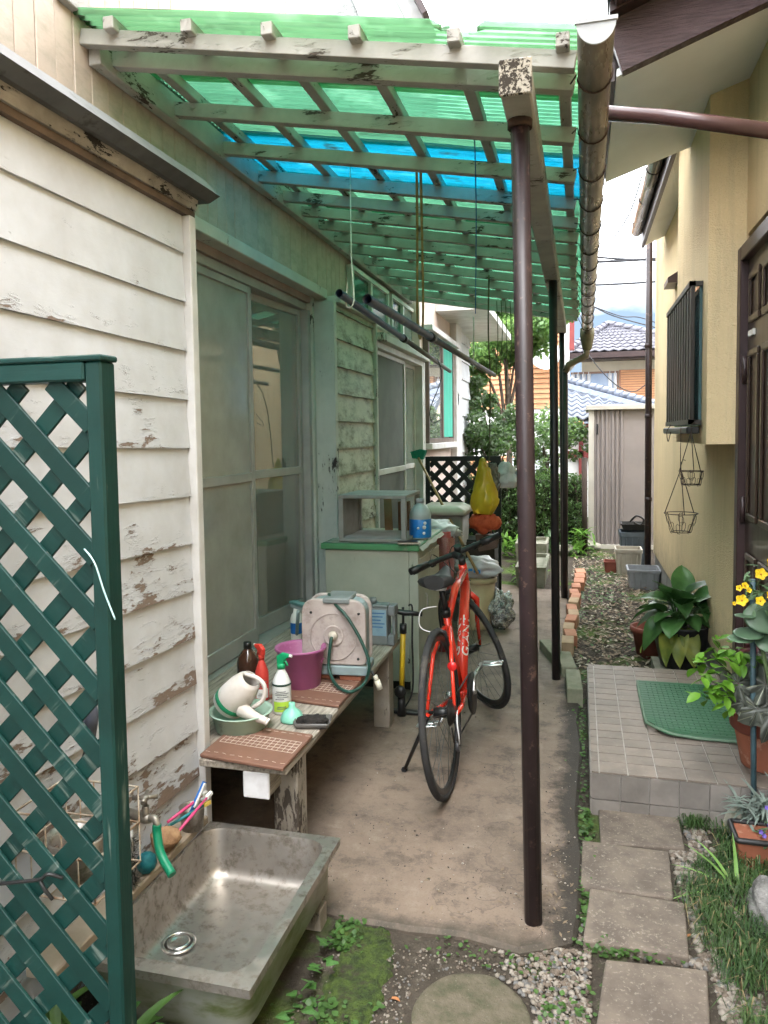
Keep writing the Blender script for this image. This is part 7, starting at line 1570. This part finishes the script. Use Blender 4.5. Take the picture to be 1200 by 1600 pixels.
MB().box(xl - .05, xr + .05, Y2 - .08, Y2 + .02, zE - .16, zE - .02).build('gutter', BROWNTRIM, BH); MB().box(xl, xr, Y2 + .0, Y2 + .6, zE - .20, zE - .17).build('soffit', BROWNTRIM, BH)
w0, w1 = at(892, 582, Y=Y2 + .55), at(966, 625, Y=Y2 + .55); w2_, w3 = at(970, 578, Y=Y2 + .55), at(1030, 630, Y=Y2 + .55)
WNh = MB().box(w0.x, w1.x, Y2 + .56, Y2 + .6, w1.z, w1.z + .05).box(w0.x, w1.x, Y2 + .53, Y2 + .6, w0.z - .05, w0.z).box(w1.x - .04, w1.x, Y2 + .54, Y2 + .6, w1.z, w0.z).box((w0.x * .62 + w1.x * .38) - .03, (w0.x * .62 + w1.x * .38) + .03, Y2 + .54, Y2 + .6, w1.z, w0.z).build('window', M('brown_frame', (.22, .13, .09), (.18, .1, .07), 5), BH)
MB().box(w0.x, w1.x, Y2 + .585, Y2 + .595, w1.z, w0.z).build('pane', M('sky_glass', (.30, .38, .52), (.24, .30, .42), 2, rough=.08), WNh)
for k in range(9):
    if k in (4, 5, 6): continue
    xx = w0.x + (w1.x - w0.x) * k / 9; MB().tube([(xx + .06, Y2 + .575, w1.z), (xx + .06, Y2 + .575, w0.z)], .05, 7).build('curtain_fold', M('pale_curtain', (.6, .6, .62), (.5, .5, .52), 4), WNh)
SHt = MB().box(w2_.x - .04, w3.x + .4, Y2 + .545, Y2 + .6, w3.z, w2_.z).build('shutter_box', M('shutter_frame', (.30, .14, .09), (.25, .12, .07), 5), BH)
nsl = 14; hsl = (w2_.z - w3.z) / nsl
for k in range(nsl): MB().box(w2_.x, w3.x + .38, Y2 + .525, Y2 + .546, w3.z + k * hsl + .01, w3.z + (k + 1) * hsl - .008).build('slat', OR, SHt)
# lower blue-tiled roof with white wall beneath
LH = thing('blue_tiled_annex', 'low annex with blue-grey curved roof tiles behind the shed', 'annex', (.2, 14, 0))
Y3 = 13.6; le = at(884, 655, Y=Y3); g0_ = at(884, 592, Y=Y3 + 1.4); g1_ = at(1016, 632, Y=Y3 + .2)
xA = -.9; 
hA, hB = Vector((1.9, Y3, le.z)), Vector((.0, Y3 + 2.1, le.z + 1.12)); 
va, vb_ = at(884, 596, Y=Y3 + 1.3), at(1025, 634, Y=Y3 + .35)
x_l = at(884, 655, Y=Y3).x
tileroof(LH, (x_l, Y3, le.z), (vb_.x + .2, Y3, le.z - .02), vb_ + Vector((.2, 0, -.10)), va + Vector((0, 0, -.12)), 7, 9, TLB, .035, .07)
MB().prism([(x_l, Y3, le.z - .06), (vb_.x + .2, Y3, le.z - .08), tuple(vb_ + Vector((.2, 0, -.18))), tuple(va + Vector((0, 0, -.18)))], (0, 0, -.02)).build('roof_underlay', TLB, LH)
for k in range(14):
    p = va.lerp(vb_, k / 14); q = va.lerp(vb_, (k + 1.12) / 14); MB().tube([p + Vector((0, 0, .03)), q + Vector((0, 0, .05))], .065, 8).build('ridge_tile', TLB, LH)
MB().beam(va - Vector((0, .05, .07)), vb_ - Vector((0, .05, .07)), .12, .09).build('ridge_course', M('pale_ridge', (.30, .34, .42), (.24, .27, .34), 8, rough=.5), LH); MB().beam(va - Vector((0, .03, .15)), vb_ - Vector((0, .03, .15)), .16, .05).build('ridge_course', TLB, LH)
MB().box(x_l, 1.8, Y3 + .05, Y3 + .12, le.z - .16, le.z - .07).build('fascia', RDT, LH); MB().box(x_l, 1.8, Y3 + .5, Y3 + .7, -.05, le.z - .09).build('wall', WTL, LH)
q = at(904, 661, Y=Y3 + .02); MB().box(q.x - .09, q.x + .09, Y3 - .06, Y3 + .045, q.z - .13, q.z + .03).build('rafter_end', OR, LH, bevel=.01)
MB().box(at(908, 700, Y=Y3 + .4).x - .04, at(908, 700, Y=Y3 + .4).x + .04, Y3 + .4, Y3 + .48, -.05, le.z - .15).build('post', RDT, LH); MB().box(x_l, 1.0, Y3 + .4, Y3 + .46, 1.05, 1.18).build('rail', RDT, LH)
# overhead cables
CBL = M('black_cable', (.03, .03, .035), (.02, .02, .025), 5, rough=.6)
for k, (pts, r, l_) in enumerate(((((900, 398), (960, 404), (1060, 408)), .02, 'upper overhead cable of the bundled pair'), (((900, 410), (960, 408), (1060, 402)), .025, 'thick twisted overhead cable'), (((900, 446), (960, 444), (1060, 438)), .02, 'lower straight overhead cable'), (((900, 395), (980, 394), (1060, 393)), .008, 'thin topmost overhead cable'), (((925, 478), (960, 494), (1025, 512)), .012, 'sloping thin cable above the tiled roof'), (((925, 478), (970, 494), (1000, 496), (1040, 510)), .01, 'second sloping thin cable above the tiled roof'))):
    tag(MB().tube(bez([at(x, y, Y=26) for x, y in pts], 6), r * 1.7, 6).build('overhead_cable', CBL), l_, 'cable', 'overhead cables')
tag(MB().tube(bez([at(1005, 268, Y=6.4), at(985, 330, Y=6.9), at(960, 370, Y=7.5), at(935, 393, Y=8)], 6), .006, 6).build('drop_wire', CBL), 'wire drooping between the two roofs', 'wire')
tag(MB().tube(bez([at(920, 555, Y=13), at(940, 580, Y=13), at(965, 603, Y=13), at(990, 612, Y=13), at(1010, 600, Y=13)], 6), .008, 6).build('drop_wire', CBL), 'thin wire drooping in front of the cream house', 'wire')
